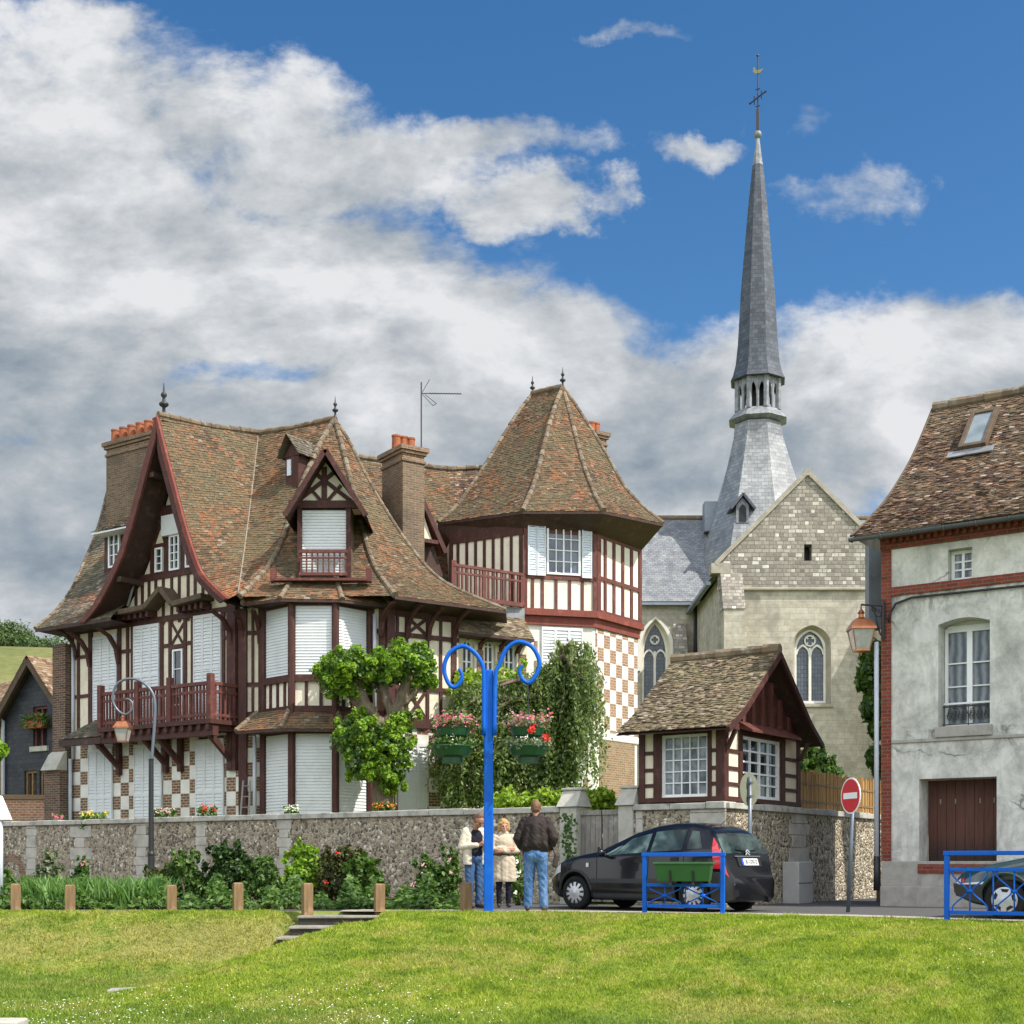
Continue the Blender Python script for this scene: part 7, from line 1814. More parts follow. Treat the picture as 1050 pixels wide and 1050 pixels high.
# ---------- cars
def smoothcurve(pts, n, it=2):
    xs_ = np.array([p[0] for p in pts][::-1]) if pts[0][0] > pts[-1][0] else np.array([p[0] for p in pts])
    ys_ = np.array([p[1] for p in pts][::-1]) if pts[0][0] > pts[-1][0] else np.array([p[1] for p in pts])
    X = np.linspace(xs_[0], xs_[-1], 400); Yv = np.interp(X, xs_, ys_)
    for _ in range(it):
        k = np.ones(13)/13; pad = np.pad(Yv, 6, mode='edge'); Yv = np.convolve(pad, k, 'valid')
    return lambda x: float(np.interp(x, X, Yv))
def car(name, label, loc, rz, spec):
    root = thing(name, label, 'car', loc, rz)
    top = smoothcurve(spec['top'], 0, 1); wid = smoothcurve(spec['wid'], 0, 2); belt = smoothcurve(spec['belt'], 0, 2); bot = smoothcurve(spec['bot'], 0, 2); roofw = spec['roofw']
    xr, xf = spec['top'][-1][0], spec['top'][0][0]
    def sect(x):
        zt, zb, w_, bl = top(x), bot(x), wid(x), belt(x)
        zs = min(bl, zt-.05); g = min(1, max(0, (zt-zs-.05)/.35)); wr = w_*.985*(1-g)+(roofw)*g
        return [(0, zb), (w_*.82, zb), (w_*.965, zb+.13), (w_, max(zb+.2, .50)), (w_*.985, zs), (wr*.97 if g > 0 else w_*.93, zs+(zt-zs)*.80), (wr*.74, zt-.012), (0, zt)]
    def S(x, v):
        c = sect(x); i = min(int(v), 6); t_ = v-i
        p0, p1, p2, p3 = c[max(i-1, 0)], c[i], c[i+1], c[min(i+2, 7)]
        if i == 0: p0 = (-p2[0], p2[1])
        if i == 6: p3 = (-p1[0], p1[1])
        f_ = lambda a, b, c_, d: .5*((2*b)+(c_-a)*t_+(2*a-5*b+4*c_-d)*t_*t_+(3*b-a-3*c_+d)*t_**3)
        y = f_(p0[0], p1[0], p2[0], p3[0]); z = f_(p0[1], p1[1], p2[1], p3[1])
        if i in (0, 3, 4): y, z = p1[0]+(p2[0]-p1[0])*t_, p1[1]+(p2[1]-p1[1])*t_
        return V(x, max(y, 0), z)
    def Nn(x, v, s_):
        a = S(min(x+.01, xf), v)-S(max(x-.01, xr), v); b = S(x, min(v+.02, 7))-S(x, max(v-.02, 0)); n_ = a.cross(b)
        n_ = -n_ if n_.dot(V(0, S(x, v).y, S(x, v).z-.6)) < 0 else n_
        n_.normalize() if n_.length > 1e-9 else None
        return n_
    nx_ = 90; xs_ = [xr+(xf-xr)*(.5-.5*math.cos(math.pi*i/nx_)) for i in range(nx_+1)]; vsx = [k*7/42 for k in range(43)]
    vs_ = []; fs_ = []; ring = 2*43-2
    for x in xs_:
        row = [S(x, v) for v in vsx]; vs_ += row+[V(p.x, -p.y, p.z) for p in row[-2:0:-1]]
    for i in range(nx_):
        for k in range(ring): fs_.append((i*ring+k, (i+1)*ring+k, (i+1)*ring+(k+1) % ring, i*ring+(k+1) % ring))
    fs_ += [tuple(range(ring)), tuple(range((nx_+1)*ring-1, nx_*ring-1, -1))]
    mb = MB(); mb.add(vs_, fs_); body = mb.build('body', m[spec['paint']], root, smooth=True, local=True)
    bm = bmesh.new(); bm.from_mesh(body.data); bmesh.ops.recalc_face_normals(bm, faces=bm.faces); bm.to_mesh(body.data); bm.free()
    tmp = []
    for wx in spec['wheels']:
        for s_ in (-1, 1):
            c = bmesh.new(); bmesh.ops.create_cone(c, cap_ends=True, segments=36, radius1=spec['arch'], radius2=spec['arch'], depth=.42, matrix=Matrix.Translation((wx, s_*.80, spec['wr']+.015)) @ Matrix.Rotation(math.pi/2, 4, 'X'))
            me = bpy.data.meshes.new('cut'); c.to_mesh(me); c.free(); o = bpy.data.objects.new('cut', me); COL.objects.link(o); tmp.append(o)
            md = body.modifiers.new('b', 'BOOLEAN'); md.operation = 'DIFFERENCE'; md.object = o; md.solver = 'EXACT'
    for o in tmp: o.parent = root
    bpy.context.view_layer.update(); dg = bpy.context.evaluated_depsgraph_get(); me = bpy.data.meshes.new_from_object(body.evaluated_get(dg)); body.modifiers.clear(); body.data = me
    for o in tmp: bpy.data.objects.remove(o, do_unlink=True)
    def patch(nm, mat, fx, v0, v1, off, side=(1, -1), nx2=14, nv=6, par=None, smooth=True):
        out_ = None
        for s_ in side:
            mb = MB(); g = []
            for j in range(nv+1):
                kv = j/nv; v = v0+(v1-v0)*kv; xa, xb = fx(kv)
                for i in range(nx2+1):
                    x = xa+(xb-xa)*i/nx2; p = S(x, v)+Nn(x, v, 1)*off; g.append(V(p.x, s_*p.y, p.z))
            mb.add(g, [(j*(nx2+1)+i, j*(nx2+1)+i+1, (j+1)*(nx2+1)+i+1, (j+1)*(nx2+1)+i) for j in range(nv) for i in range(nx2)])
            out_ = mb.build(nm, m[mat], par or root, smooth=smooth, local=True)
        return out_
    def xpatch(nm, mat, fx, off, yk=1.0, nx2=10, ny2=16, par=None, vlo=5.25):   # patch across the top, hatch or bonnet
        mb = MB(); g = []
        for j in range(-ny2, ny2+1):
            kv = abs(j)/ny2*yk; v = 7-(7-vlo)*kv
            xa, xb = fx(abs(j)/ny2)
            for i in range(nx2+1):
                x = xa+(xb-xa)*i/nx2; p = S(x, v)+Nn(x, v, 1)*off; g.append(V(p.x, p.y*(1 if j > 0 else -1), p.z))
        w_ = nx2+1; mb.add(g, [(j*w_+i, j*w_+i+1, (j+1)*w_+i+1, (j+1)*w_+i) for j in range(2*ny2) for i in range(nx2)])
        return mb.build(nm, m[mat], par or root, smooth=True, local=True)
    for wx in spec['wheels']:
        for s_ in (1, -1):
            r = spec['wr']; cy = s_*(.80-.085)
            def ylathe(prof, n_, yo=0):
                b = MB(); L = len(prof); vv_ = []
                for rr, yy_ in prof:
                    for k in range(n_): a = 2*math.pi*k/n_; vv_.append(V(wx+rr*math.cos(a), cy+s_*yy_, r+rr*math.sin(a)))
                b.add(vv_, [(i*n_+k, i*n_+(k+1) % n_, (i+1)*n_+(k+1) % n_, (i+1)*n_+k) for i in range(L-1) for k in range(n_)]+[tuple(range(n_)), tuple(range((L-1)*n_, L*n_))]); return b
            wh = ylathe([(r*.62, -.085), (r*.93, -.085), (r, -.06), (r, .055), (r*.94, .085), (r*.66, .09), (r*.63, .07)], 36).build('wheel', m['rubber'], root, smooth=True, local=True)
            rim = ylathe([(r*.66, .05), (r*.66, .085), (r*.60, .092), (r*.48, .098), (r*.22, .100), (r*.10, .112), (r*.02, .114)], 36).build('rim', m['alloy'], wh, local=True, smooth=True)
            mb = MB(); nh = spec['holes']
            for k in range(nh):
                a = 2*math.pi*(k+.3)/nh; rr = r*spec.get('hr', .53); tw = spec.get('hw', .035); hl = spec.get('hl', .055)
                ca, sa_ = math.cos(a), math.sin(a); e1_, e2_v = V(ca, 0, sa_), V(-sa_, 0, ca); c_ = V(wx, cy+s_*.1015, r)
                pts = [c_+e1_*(rr-hl*.7)+e2_v*(tw*.35), c_+e1_*(rr+hl*.6)+e2_v*(tw*.6), c_+e1_*(rr+hl*.6)-e2_v*(tw*.6), c_+e1_*(rr-hl*.7)-e2_v*(tw*.35)]
                mb.add(pts+[p-V(0, s_*.012, 0) for p in pts], [(0, 1, 2, 3), (4, 5, 6, 7), (0, 1, 5, 4), (1, 2, 6, 5), (2, 3, 7, 6), (3, 0, 4, 7)]); mb.cut()
            mb.pieces('rim_slot', m['ink'], wh, local=True)
            ra = spec['arch']; mb = MB(); an = [math.pi*(.02+.96*k/24) for k in range(25)]
            pts = []
            for a in an:
                x = wx+(ra+.03)*math.cos(a); z = r+.015+(ra+.03)*math.sin(a); x_ = min(max(x, xr+.02), xf-.02); c = sect(x_); y = np.interp(z, [c[1][1], c[2][1], c[3][1], c[4][1]], [c[1][0], c[2][0], c[3][0], c[4][0]]); pts.append(V(x_, s_*(y+.002), z))
            mb.tube(pts, .026, 6); mb.build('wheel_arch', m[spec['trim']], root, smooth=True, local=True)
    return root, patch, xpatch, S, sect
wp = gx(713, 22.6); th = math.radians(180-40.5); hd = V(math.cos(th), math.sin(th)); lf_ = V(-hd.y, hd.x)
spec = dict(top=[(1.92, .52), (1.86, .66), (1.72, .78), (1.4, .90), (1.0, .985), (.72, 1.035), (.45, 1.16), (.05, 1.36), (-.35, 1.465), (-.75, 1.51), (-1.1, 1.50), (-1.4, 1.44), (-1.56, 1.36), (-1.68, 1.19), (-1.80, .96), (-1.84, .88), (-1.89, .72), (-1.95, .55)], wid=[(1.92, .50), (1.84, .62), (1.65, .74), (1.3, .815), (.8, .835), (-1.25, .835), (-1.6, .81), (-1.79, .76), (-1.89, .70), (-1.95, .62)], belt=[(1.92, .5), (1.6, .78), (1.1, .90), (.3, .93), (-.8, .97), (-1.5, 1.01), (-1.95, 1.0)], bot=[(1.92, .30), (1.75, .21), (1.4, .18), (-1.4, .17), (-1.8, .16), (-1.95, .20)], roofw=.60, wheels=(1.20, -1.26), arch=.345, wr=.298, paint='car_black', trim='car_plastic', holes=11)
rear = V(wp.x, wp.y)-lf_*.72; ctr = rear+hd*1.26
cr, patch, xpatch, S_, sect_ = car('parked_car', 'black rounded hatchback parked by the flint wall behind the short blue railing', (ctr.x, ctr.y, 0), th, spec)
patch('side_window', 'car_glass', lambda k: (.46-.36*k, -.33), 4.12, 4.92, .006)
patch('side_window', 'car_glass', lambda k: (-.41, -1.04), 4.12, 4.95, .006)
patch('side_window', 'car_glass', lambda k: (-1.13, -1.44+.17*k), 4.14, 4.92, .006)
patch('quarter_window', 'car_glass', lambda k: (.66-.34*k, .52-.30*k), 4.12, 4.7, .006, nx2=5)
xpatch('rear_window', 'car_glass', lambda k: (-1.585, -1.785), .006, .98)
xpatch('windscreen', 'car_glass', lambda k: (.66-.06*k, .05-.03*k), .006, .96)
patch('rear_bumper', 'car_plastic', lambda k: (-1.949, -1.60), 1.4, 3.35, .012, nv=8)
patch('rub_strip', 'car_plastic', lambda k: (.83, -.90), 2.92, 3.12, .012)
patch('sill', 'car_plastic', lambda k: (.80, -.86), 1.2, 2.0, .006)
patch('tail_light', 'tail_red', lambda k: (-1.57-.09*(1-k), -1.80+.11*k-.09*(1-k)), 3.45, 4.88, .010, nx2=8)
patch('headlight', 'lens_clear', lambda k: (1.55, 1.80-.12*k), 3.55, 4.4, .008)
patch('indicator', 'lens_clear', lambda k: (.93, .87), 3.62, 3.80, .012, nx2=4)
patch('door_handle', 'ink', lambda k: (-.12, -.27), 3.72, 3.86, .014, nx2=4); patch('door_handle', 'ink', lambda k: (-.84, -.99), 3.74, 3.88, .014, nx2=4)
for s_ in (1, -1):
    mb = MB(); mb.ball((.50, s_*.96, 1.0), .085, 12, 8, (.75, 1.1, .8)); mb.tube([(.47, s_*.84, .94), (.49, s_*.93, .98)], .03, 6); mb.build('wing_mirror', m['car_black'], cr, smooth=True, local=True)
mb = MB()      # door seams
for xd in (.70, -.37, -1.08):
    for s_ in (1, -1):
        pts = []
        for v in np.linspace(2.1, 4.1, 14): p = S_(xd-(.02*(v-3) if xd < .5 else 0), v); pts.append(V(p.x, s_*(p.y+.001), p.z))
        mb.tube(pts, .006, 4); mb.cut()
mb.pieces('door_seam', m['ink'], cr, local=True)
def rearbox(mb, y0, y1, z0, z1, t=.012, push=0):
    f_ = lambda z: -np.interp(z, [.5, .72, .88, .96, 1.19], [1.96, 1.89, 1.84, 1.80, 1.68])-push
    mb.hexa([V(f_(z0)-t, y1, z0), V(f_(z0)-t, y0, z0), V(f_(z0)+.05, y0, z0), V(f_(z0)+.05, y1, z0), V(f_(z1)-t, y1, z1), V(f_(z1)-t, y0, z1), V(f_(z1)+.05, y0, z1), V(f_(z1)+.05, y1, z1)])
mb = MB(); rearbox(mb, -.36, .36, .765, .915, .012); mb.build('plate_recess', m['ink'], cr, local=True)
mb = MB(); rearbox(mb, -.26, .26, .785, .895, .020); pn_ = mb.build('number_plate', m['plate_white'], cr, local=True)
mb = MB(); rearbox(mb, .205, .26, .785, .895, .023); mb.build('plate_band', m['plate_blue'], pn_, local=True)
fc = bpy.data.curves.new('registration', 'FONT'); fc.body = '81-570-Z'; fc.size = .105; fc.extrude = .001; fc.align_x = 'CENTER'; fc.align_y = 'CENTER'; fc.materials.append(m['ink'])
fo = bpy.data.objects.new('registration', fc); COL.objects.link(fo); bpy.context.view_layer.update()
fme = bpy.data.meshes.new_from_object(fo.evaluated_get(bpy.context.evaluated_depsgraph_get())); bpy.data.objects.remove(fo, do_unlink=True)
if not fme.materials: fme.materials.append(m['ink'])
fo = bpy.data.objects.new('registration', fme); COL.objects.link(fo); fo.parent = pn_; fo.location = (-1.884, -.03, .838); fo.rotation_euler = (math.radians(90-20), 0, math.radians(-90))
fo.scale = (.95, 1, 1)
mb = MB()
for dz in (0, .045):
    mb.tube([(-1.825, .06, .955+dz), (-1.812, 0, .995+dz), (-1.825, -.06, .955+dz)], .013, 5)
mb.build('badge', m['alloy'], cr, local=True)
mb = MB(); mb.tube([(-1.775, .3, 1.05), (-1.805, -.05, 1.02), (-1.775, -.34, 1.04)], .012, 5); mb.build('wiper', m['ink'], cr, local=True)
mb = MB(); rearbox(mb, -.40, .40, .925, .942, .014); mb.build('handle_strip', m['grey_metal'], cr, local=True)
mb = MB(); mb.tube([(-1.80, -.48, .20), (-1.97, -.48, .20)], .035, 10); mb.build('exhaust', m['black_iron'], cr, local=True)
mb = MB(); mb.tube([(-1.30, .0, 1.46), (-1.50, 0, 1.62)], .006, 4); mb.build('aerial', m['black_iron'], cr, local=True)
mb = MB(); mb.ball((-.3, .36, 1.12), .11, 8, 6, (.7, 1, 1.3)); mb.box((-.25, .36, .85), (.14, .44, .5)); mb.build('front_seat', m['cloth_navy'], cr, local=True)
# dark green car at the right edge
wp = gx(1032, 19.75); th = math.radians(180-36); hd = V(math.cos(th), math.sin(th)); lf_ = V(-hd.y, hd.x)
spec = dict(top=[(1.88, .50), (1.85, .60), (1.74, .72), (1.3, .82), (.80, .92), (.55, 1.02), (.05, 1.33), (-.35, 1.39), (-1.1, 1.37), (-1.45, 1.26), (-1.68, .98), (-1.80, .90), (-1.86, .70), (-1.88, .5)], wid=[(1.88, .60), (1.80, .68), (1.5, .765), (1.0, .795), (-1.3, .80), (-1.7, .74), (-1.88, .62)], belt=[(1.88, .5), (1.5, .68), (.8, .83), (-.8, .88), (-1.88, .92)], bot=[(1.88, .34), (1.6, .22), (1.3, .18), (-1.4, .19), (-1.88, .34)], roofw=.55, wheels=(1.10, -1.30), arch=.345, wr=.29, paint='car_green', trim='car_green', holes=5, hr=.47, hw=.10, hl=.035)
fr = V(wp.x, wp.y)-lf_*.70; ctr = fr-hd*1.10
cr2, patch, xpatch, S_, sect_ = car('parked_car', 'dark green older hatchback, only its bonnet and front wheel showing behind the long railing', (ctr.x, ctr.y, 0), th, spec)
patch('side_window', 'car_glass', lambda k: (.42-.30*k, -.25), 4.12, 4.92, .006); patch('side_window', 'car_glass', lambda k: (-.33, -1.05), 4.12, 4.92, .006)
xpatch('windscreen', 'car_glass', lambda k: (.50, .10), .006, .96); xpatch('rear_window', 'car_glass', lambda k: (-1.45, -1.66), .006, .95)
patch('front_bumper', 'car_plastic', lambda k: (1.42, 1.879), 1.5, 3.05, .022, nv=8)
patch('chrome_strip', 'lens_clear', lambda k: (1.40, 1.87), 3.06, 3.24, .024, nv=2)
patch('headlight', 'lens_clear', lambda k: (1.76, 1.86), 3.4, 4.3, .008); patch('indicator', 'tail_red', lambda k: (1.70, 1.75), 3.5, 4.2, .008, nx2=3)
patch('rub_strip', 'car_plastic', lambda k: (.74, -.95), 2.9, 3.1, .014)
mb = MB()
for xd in (.70, -.29, -1.0):
    for s_ in (1, -1): mb.tube([V(p.x, s_*(p.y+.001), p.z) for p in (S_(xd, v) for v in np.linspace(2.1, 4.1, 14))], .006, 4); mb.cut()
mb.pieces('door_seam', m['ink'], cr2, local=True)
for s_ in (1, -1):
    mb = MB(); mb.ball((.55, s_*.90, .93), .08, 10, 7, (.7, 1.1, .8)); mb.tube([(.5, s_*.78, .88), (.53, s_*.86, .91)], .03, 6); mb.build('wing_mirror', m['car_plastic'], cr2, smooth=True, local=True)
# ---------- people: one continuous remeshed surface per body or garment
def capsule(mb, p, q, r0, r1, n=12):
    p, q = V(*p), V(*q); d = q-p; L = d.length or 1e-6; d = d/L
    pts = []; rs_ = []
    for k in range(5): a = math.pi/2*(1-k/4); pts.append(p-d*r0*math.sin(a)); rs_.append(max(r0*math.cos(a), r0*.05))
    for k in range(1, 5): pts.append(p+d*L*k/5); rs_.append(r0+(r1-r0)*k/5)
    for k in range(5): a = math.pi/2*k/4; pts.append(q+d*r1*math.sin(a)); rs_.append(max(r1*math.cos(a), r1*.05))
    mb.tube(pts, rs_, n)
def blob(name, prims, mat, parent, voxel=.010, smooth=3, fold=None):
    mb = MB()
    for pr in prims:
        if pr[0] == 'c': capsule(mb, *pr[1:])
        elif pr[0] == 'e':
            c, r = pr[1], pr[2]; sub = MB(); sub.ball((0, 0, 0), 1, 16, 12, r); M_r = Matrix.Rotation(pr[3] if len(pr) > 3 else 0, 3, 'X') @ Matrix.Rotation(pr[4] if len(pr) > 4 else 0, 3, 'Z')
            mb.add([M_r @ V(*p)+V(*c) for p in sub.v], sub.f)
    o = mb.build(name, m[mat], parent, smooth=True, local=True)
    bm = bmesh.new(); bm.from_mesh(o.data); bmesh.ops.recalc_face_normals(bm, faces=bm.faces); bm.to_mesh(o.data); bm.free()
    md = o.modifiers.new('r', 'REMESH'); md.mode = 'VOXEL'; md.voxel_size = voxel; md.use_smooth_shade = True
    if smooth: s_ = o.modifiers.new('s', 'SMOOTH'); s_.iterations = smooth; s_.factor = .5
    bpy.context.view_layer.update(); dg = bpy.context.evaluated_depsgraph_get(); me = bpy.data.meshes.new_from_object(o.evaluated_get(dg)); o.modifiers.clear(); o.data = me
    if not me.materials: me.materials.append(m[mat])
    if fold is None: fold = (.006 if mat in ('cloth_trench', 'cloth_cream') else .010) if mat.startswith(('cloth', 'denim')) else (.008 if mat.startswith('hair') else 0)
    if fold:     # creases in cloth, locks in hair
        fx = (9, 9, 13) if mat.startswith('cloth') else ((14, 14, 9) if mat.startswith('denim') else (45, 45, 12))
        co = [v.co.copy() for v in me.vertices]; no = [v.normal.copy() for v in me.vertices]
        for v, c, n_ in zip(me.vertices, co, no):
            q = V(c.x*fx[0]+c.z*5, c.y*fx[1], c.z*fx[2]+c.x*6); k = 1-abs(mnoise.noise(q))*2.2; v.co = c+n_*fold*(k*.9+.6*mnoise.noise(q*2.3))
    for p in me.polygons: p.use_smooth = True
    return o
def trim(o, z, mat):
    bm = bmesh.new(); bm.from_mesh(o.data)
    r = bmesh.ops.bisect_plane(bm, geom=bm.verts[:]+bm.edges[:]+bm.faces[:], plane_co=(0, 0, z), plane_no=(0, 0, 1), clear_inner=True)
    ed = [e for e in r['geom_cut'] if isinstance(e, bmesh.types.BMEdge)]
    bmesh.ops.holes_fill(bm, edges=ed); bm.to_mesh(o.data); bm.free()
    return o
def hand(wrist, d, across, back, curl=.5, thumb=1):
    """palm, four unequal bent fingers, thumb; d = along the hand, across = towards the thumb"""
    d, a, b = V(*d).normalized(), V(*across).normalized(), V(*back).normalized(); w_ = V(*wrist); out = []
    pc = w_+d*.048
    for k in (-.024, -.008, .008, .024): out.append(('c', tuple(w_+a*k*.8), tuple(w_+d*.085+a*k), .014, .0125))
    for k, L in ((.027, .070), (.009, .080), (-.009, .074), (-.027, .058)):
        p0 = w_+d*.085+a*k; p1 = p0+(d*math.cos(curl*.5)-b*math.sin(curl*.5))*L*.5; p2 = p1+(d*math.cos(curl*1.5)-b*math.sin(curl*1.5))*L*.5
        out += [('c', tuple(p0), tuple(p1), .0095, .0085), ('c', tuple(p1), tuple(p2), .0085, .0072)]
    t0 = w_+d*.02+a*.022; t1 = t0+(d*.6+a*.75-b*.2).normalized()*.042; t2 = t1+(d*.9+a*.25-b*.3).normalized()*.034
    out += [('c', tuple(t0), tuple(t1), .013, .0105), ('c', tuple(t1), tuple(t2), .0105, .0085)]
    return out
def head(c, fwd, up, s=1.0):
    """skull, jaw, nose, brow, lips, ears"""
    c, f, u = V(*c), V(*fwd).normalized(), V(*up).normalized(); r = f.cross(u).normalized(); out = []
    P = lambda x, y, z: tuple(c+r*x*s+f*y*s+u*z*s)
    out += [('c', P(0, -.022, .035), P(0, .02, .03), .080*s, .076*s), ('c', P(0, .030, -.03), P(0, .052, -.082), .058*s, .036*s), ('c', P(-.03, .035, -.055), P(.03, .035, -.055), .040*s, .040*s)]
    out += [('c', P(0, .092, .018), P(0, .112, -.022), .010*s, .016*s), ('c', P(-.036, .084, .028), P(.036, .084, .028), .014*s, .014*s), ('c', P(-.018, .092, -.052), P(.018, .092, -.052), .009*s, .009*s)]
    for sx in (-1, 1): out += [('c', P(sx*.078, -.005, .012), P(sx*.080, -.010, -.028), .014*s, .010*s), ('c', P(sx*.036, .066, -.018), P(sx*.05, .05, -.03), .026*s, .022*s)]
    return out
def eyes(c, fwd, up, parent, s=1.0):
    c, f, u = V(*c), V(*fwd).normalized(), V(*up).normalized(); r = f.cross(u).normalized()
    mb = MB()
    for sx in (-1, 1): mb.ball(c+r*.032*sx*s+f*.088*s+u*.006*s, .0105*s, 10, 8)
    mb.build('eyes', m['ink'], parent, smooth=True, local=True)
    mb = MB(); mb.tube([c+r*x*s+f*(.101-abs(x)*.25)*s+u*-.052*s for x in (-.022, -.01, 0, .01, .022)], .005*s, 6); mb.build('mouth', m['petal_pale'], parent, smooth=True, local=True)

# --- man seen from behind (faces away from the camera: local +Y)
q = gx(549.5, 22.95); p1_ = thing('person', 'person in dark brown jacket and blue jeans seen from behind, hands at pockets', 'person', (q.x, q.y, 0.012), -.12)
hc_ = (.0, .035, 1.735); bd = head(hc_, (-.25, 1, .05), (0, -.06, 1), 1.02)
bd += [('c', (0, -.01, 1.66), (0, -.015, 1.52), .056, .062), ('e', (0, 0, 1.36), (.19, .12, .22)), ('e', (0, 0, 1.08), (.165, .115, .2)), ('e', (0, -.01, .95), (.175, .13, .12))]
for s_ in (-1, 1):
    bd += [('c', (.10*s_, 0, .93), (.115*s_, .015, .50), .088, .058), ('c', (.115*s_, .015, .50), (.13*s_, -.01, .09), .055, .038), ('c', (.13*s_, -.03, .06), (.145*s_, .12, .035), .04, .032)]
    bd += [('c', (.19*s_, 0, 1.50), (.295*s_, -.03, 1.21), .055, .043), ('c', (.295*s_, -.03, 1.21), (.235*s_, .055, .99), .042, .028)]
    bd += hand((.235*s_, .055, .985), (-.15*s_, .15, -1), (-.1*s_, 1, .1), (1*s_, -.1, 0), .45)
pb_ = blob('body', bd, 'skin_tan', p1_, .0075)
eyes(hc_, (-.25, 1, .05), (0, -.06, 1), p1_, 1.02)
blob('hair', [('c', (0, -.012, 1.778), (0, .02, 1.785), .084, .080), ('c', (0, -.035, 1.72), (0, -.03, 1.77), .072, .082)], 'hair_brown', p1_, .01)
jk = [('e', (0, 0, 1.40), (.235, .165, .22)), ('e', (0, -.01, 1.20), (.235, .165, .25)), ('c', (-.11, 0, 1.06), (.11, 0, 1.06), .125, .125), ('c', (-.15, 0, 1.50), (.15, 0, 1.50), .085, .085), ('c', (-.05, -.01, 1.585), (.05, -.01, 1.585), .055, .055), ('c', (0, -.10, 1.45), (0, -.115, 1.15), .08, .09)]
for s_ in (-1, 1): jk += [('c', (.185*s_, 0, 1.50), (.31*s_, -.04, 1.22), .085, .072), ('c', (.31*s_, -.04, 1.22), (.25*s_, .045, 1.06), .068, .05), ('c', (.10*s_, -.09, 1.40), (.16*s_, -.10, 1.1), .06, .06)]
trim(blob('jacket', jk, 'cloth_dark', p1_, .012, 2), 1.0, 0)
tr = [('e', (0, 0, .95), (.19, .145, .14))]
for s_ in (-1, 1): tr += [('c', (.098*s_, -.005, .94), (.118*s_, .012, .50), .108, .082), ('c', (.118*s_, .012, .50), (.135*s_, -.01, .10), .080, .070), ('c', (.085*s_, -.07, .93), (.09*s_, -.05, .84), .085, .07)]
blob('jeans', tr, 'denim', p1_, .012, 2)
for s_ in (-1, 1): blob('shoe', [('c', (.135*s_, -.05, .05), (.155*s_, .16, .04), .048, .042)], 'leather', p1_, .012)
cb = thing('shoulder_bag', 'black bag hanging at the right hip of the person in the brown jacket', 'bag', (q.x+.335, q.y+.0, .86))
mb = MB(); mb.box((0, 0, 0), (.09, .20, .24), ry=.18); mb.build('pouch', m['leather'], cb, local=True, bevel=.03)
mb = MB(); mb.tube([(-.02, -.08, .11), (-.05, -.06, .24), (-.05, .06, .24), (-.02, .08, .11)], .012, 6); mb.build('strap', m['leather'], cb, local=True)
# --- woman in trench coat, arms folded, facing the camera (local -Y)
q = gx(516.5, 24.9); p2_ = thing('person', 'person with short blond hair in a beige belted trench coat, arms folded', 'person', (q.x, q.y, .012), .10)
F_ = (.10, -1, -.05); hc_ = (0, -.03, 1.475); s = .93
bd = head(hc_, F_, (0, -.05, 1), s)+[('c', (0, 0, 1.41), (0, .005, 1.30), .047, .055), ('e', (0, 0, 1.14), (.155, .105, .2)), ('e', (0, 0, .88), (.165, .115, .16))]
for s_ in (-1, 1):
    bd += [('c', (.085*s_, 0, .82), (.085*s_, -.01, .45), .078, .052), ('c', (.085*s_, -.01, .45), (.085*s_, .01, .08), .048, .032), ('c', (.085*s_, .03, .05), (.095*s_, -.10, .03), .034, .028), ('c', (.155*s_, 0, 1.27), (.225*s_, -.03, 1.03), .045, .037)]
bd += [('c', (.225, -.03, 1.03), (-.04, -.20, 1.02), .036, .026), ('c', (-.225, -.03, 1.03), (.05, -.185, 1.06), .036, .026)]
bd += hand((-.045, -.20, 1.02), (-1, .15, .1), (0, -.1, 1), (0, -1, 0), .5)+hand((.055, -.19, 1.06), (1, .25, .05), (0, -.1, 1), (0, -1, 0), .5)
blob('body', bd, 'skin', p2_, .0075); eyes(hc_, F_, (0, -.05, 1), p2_, s)
hr_ = [('c', (0, .0, 1.53), (0, .02, 1.50), .090, .088), ('c', (0, -.055, 1.55), (0, .02, 1.55), .062, .075), ('c', (-.06, -.085, 1.53), (.05, -.09, 1.535), .022, .022)]
for s_ in (-1, 1): hr_ += [('c', (.068*s_, -.02, 1.53), (.082*s_, -.015, 1.42), .035, .032), ('c', (.05*s_, .05, 1.5), (.06*s_, .045, 1.40), .05, .042)]
blob('hair', hr_, 'hair_blond', p2_, .009)
ct = [('e', (0, 0, 1.17), (.195, .135, .19)), ('c', (-.11, 0, 1.26), (.11, 0, 1.26), .075, .075), ('c', (-.055, 0, .97), (.055, 0, .97), .13, .13), ('c', (-.075, 0, .88), (-.10, 0, .52), .135, .135), ('c', (.075, 0, .88), (.10, 0, .52), .135, .135), ('c', (0, -.03, .9), (0, -.03, .52), .13, .12), ('c', (-.04, -.02, 1.345), (.04, -.02, 1.345), .05, .05)]
for s_ in (-1, 1): ct += [('c', (.15*s_, 0, 1.27), (.235*s_, -.03, 1.035), .07, .062)]
ct += [('c', (.235, -.03, 1.035), (.0, -.19, 1.03), .062, .048), ('c', (-.235, -.03, 1.035), (.0, -.165, 1.065), .062, .048)]
co_ = trim(blob('coat', ct, 'cloth_trench', p2_, .011, 2), .47, 0)
MB().lathe((0, 0, .93), [(.185, 0), (.192, .01), (.192, .045), (.185, .055)], 24, 1.02, .78).build('belt', m['weathered'], p2_, local=True, smooth=True)
tg = []
for s_ in (-1, 1): tg += [('c', (.085*s_, 0, .6), (.085*s_, -.01, .45), .07, .058), ('c', (.085*s_, -.01, .45), (.085*s_, .01, .09), .056, .042)]
blob('trousers', tg, 'cloth_navy', p2_, .011)
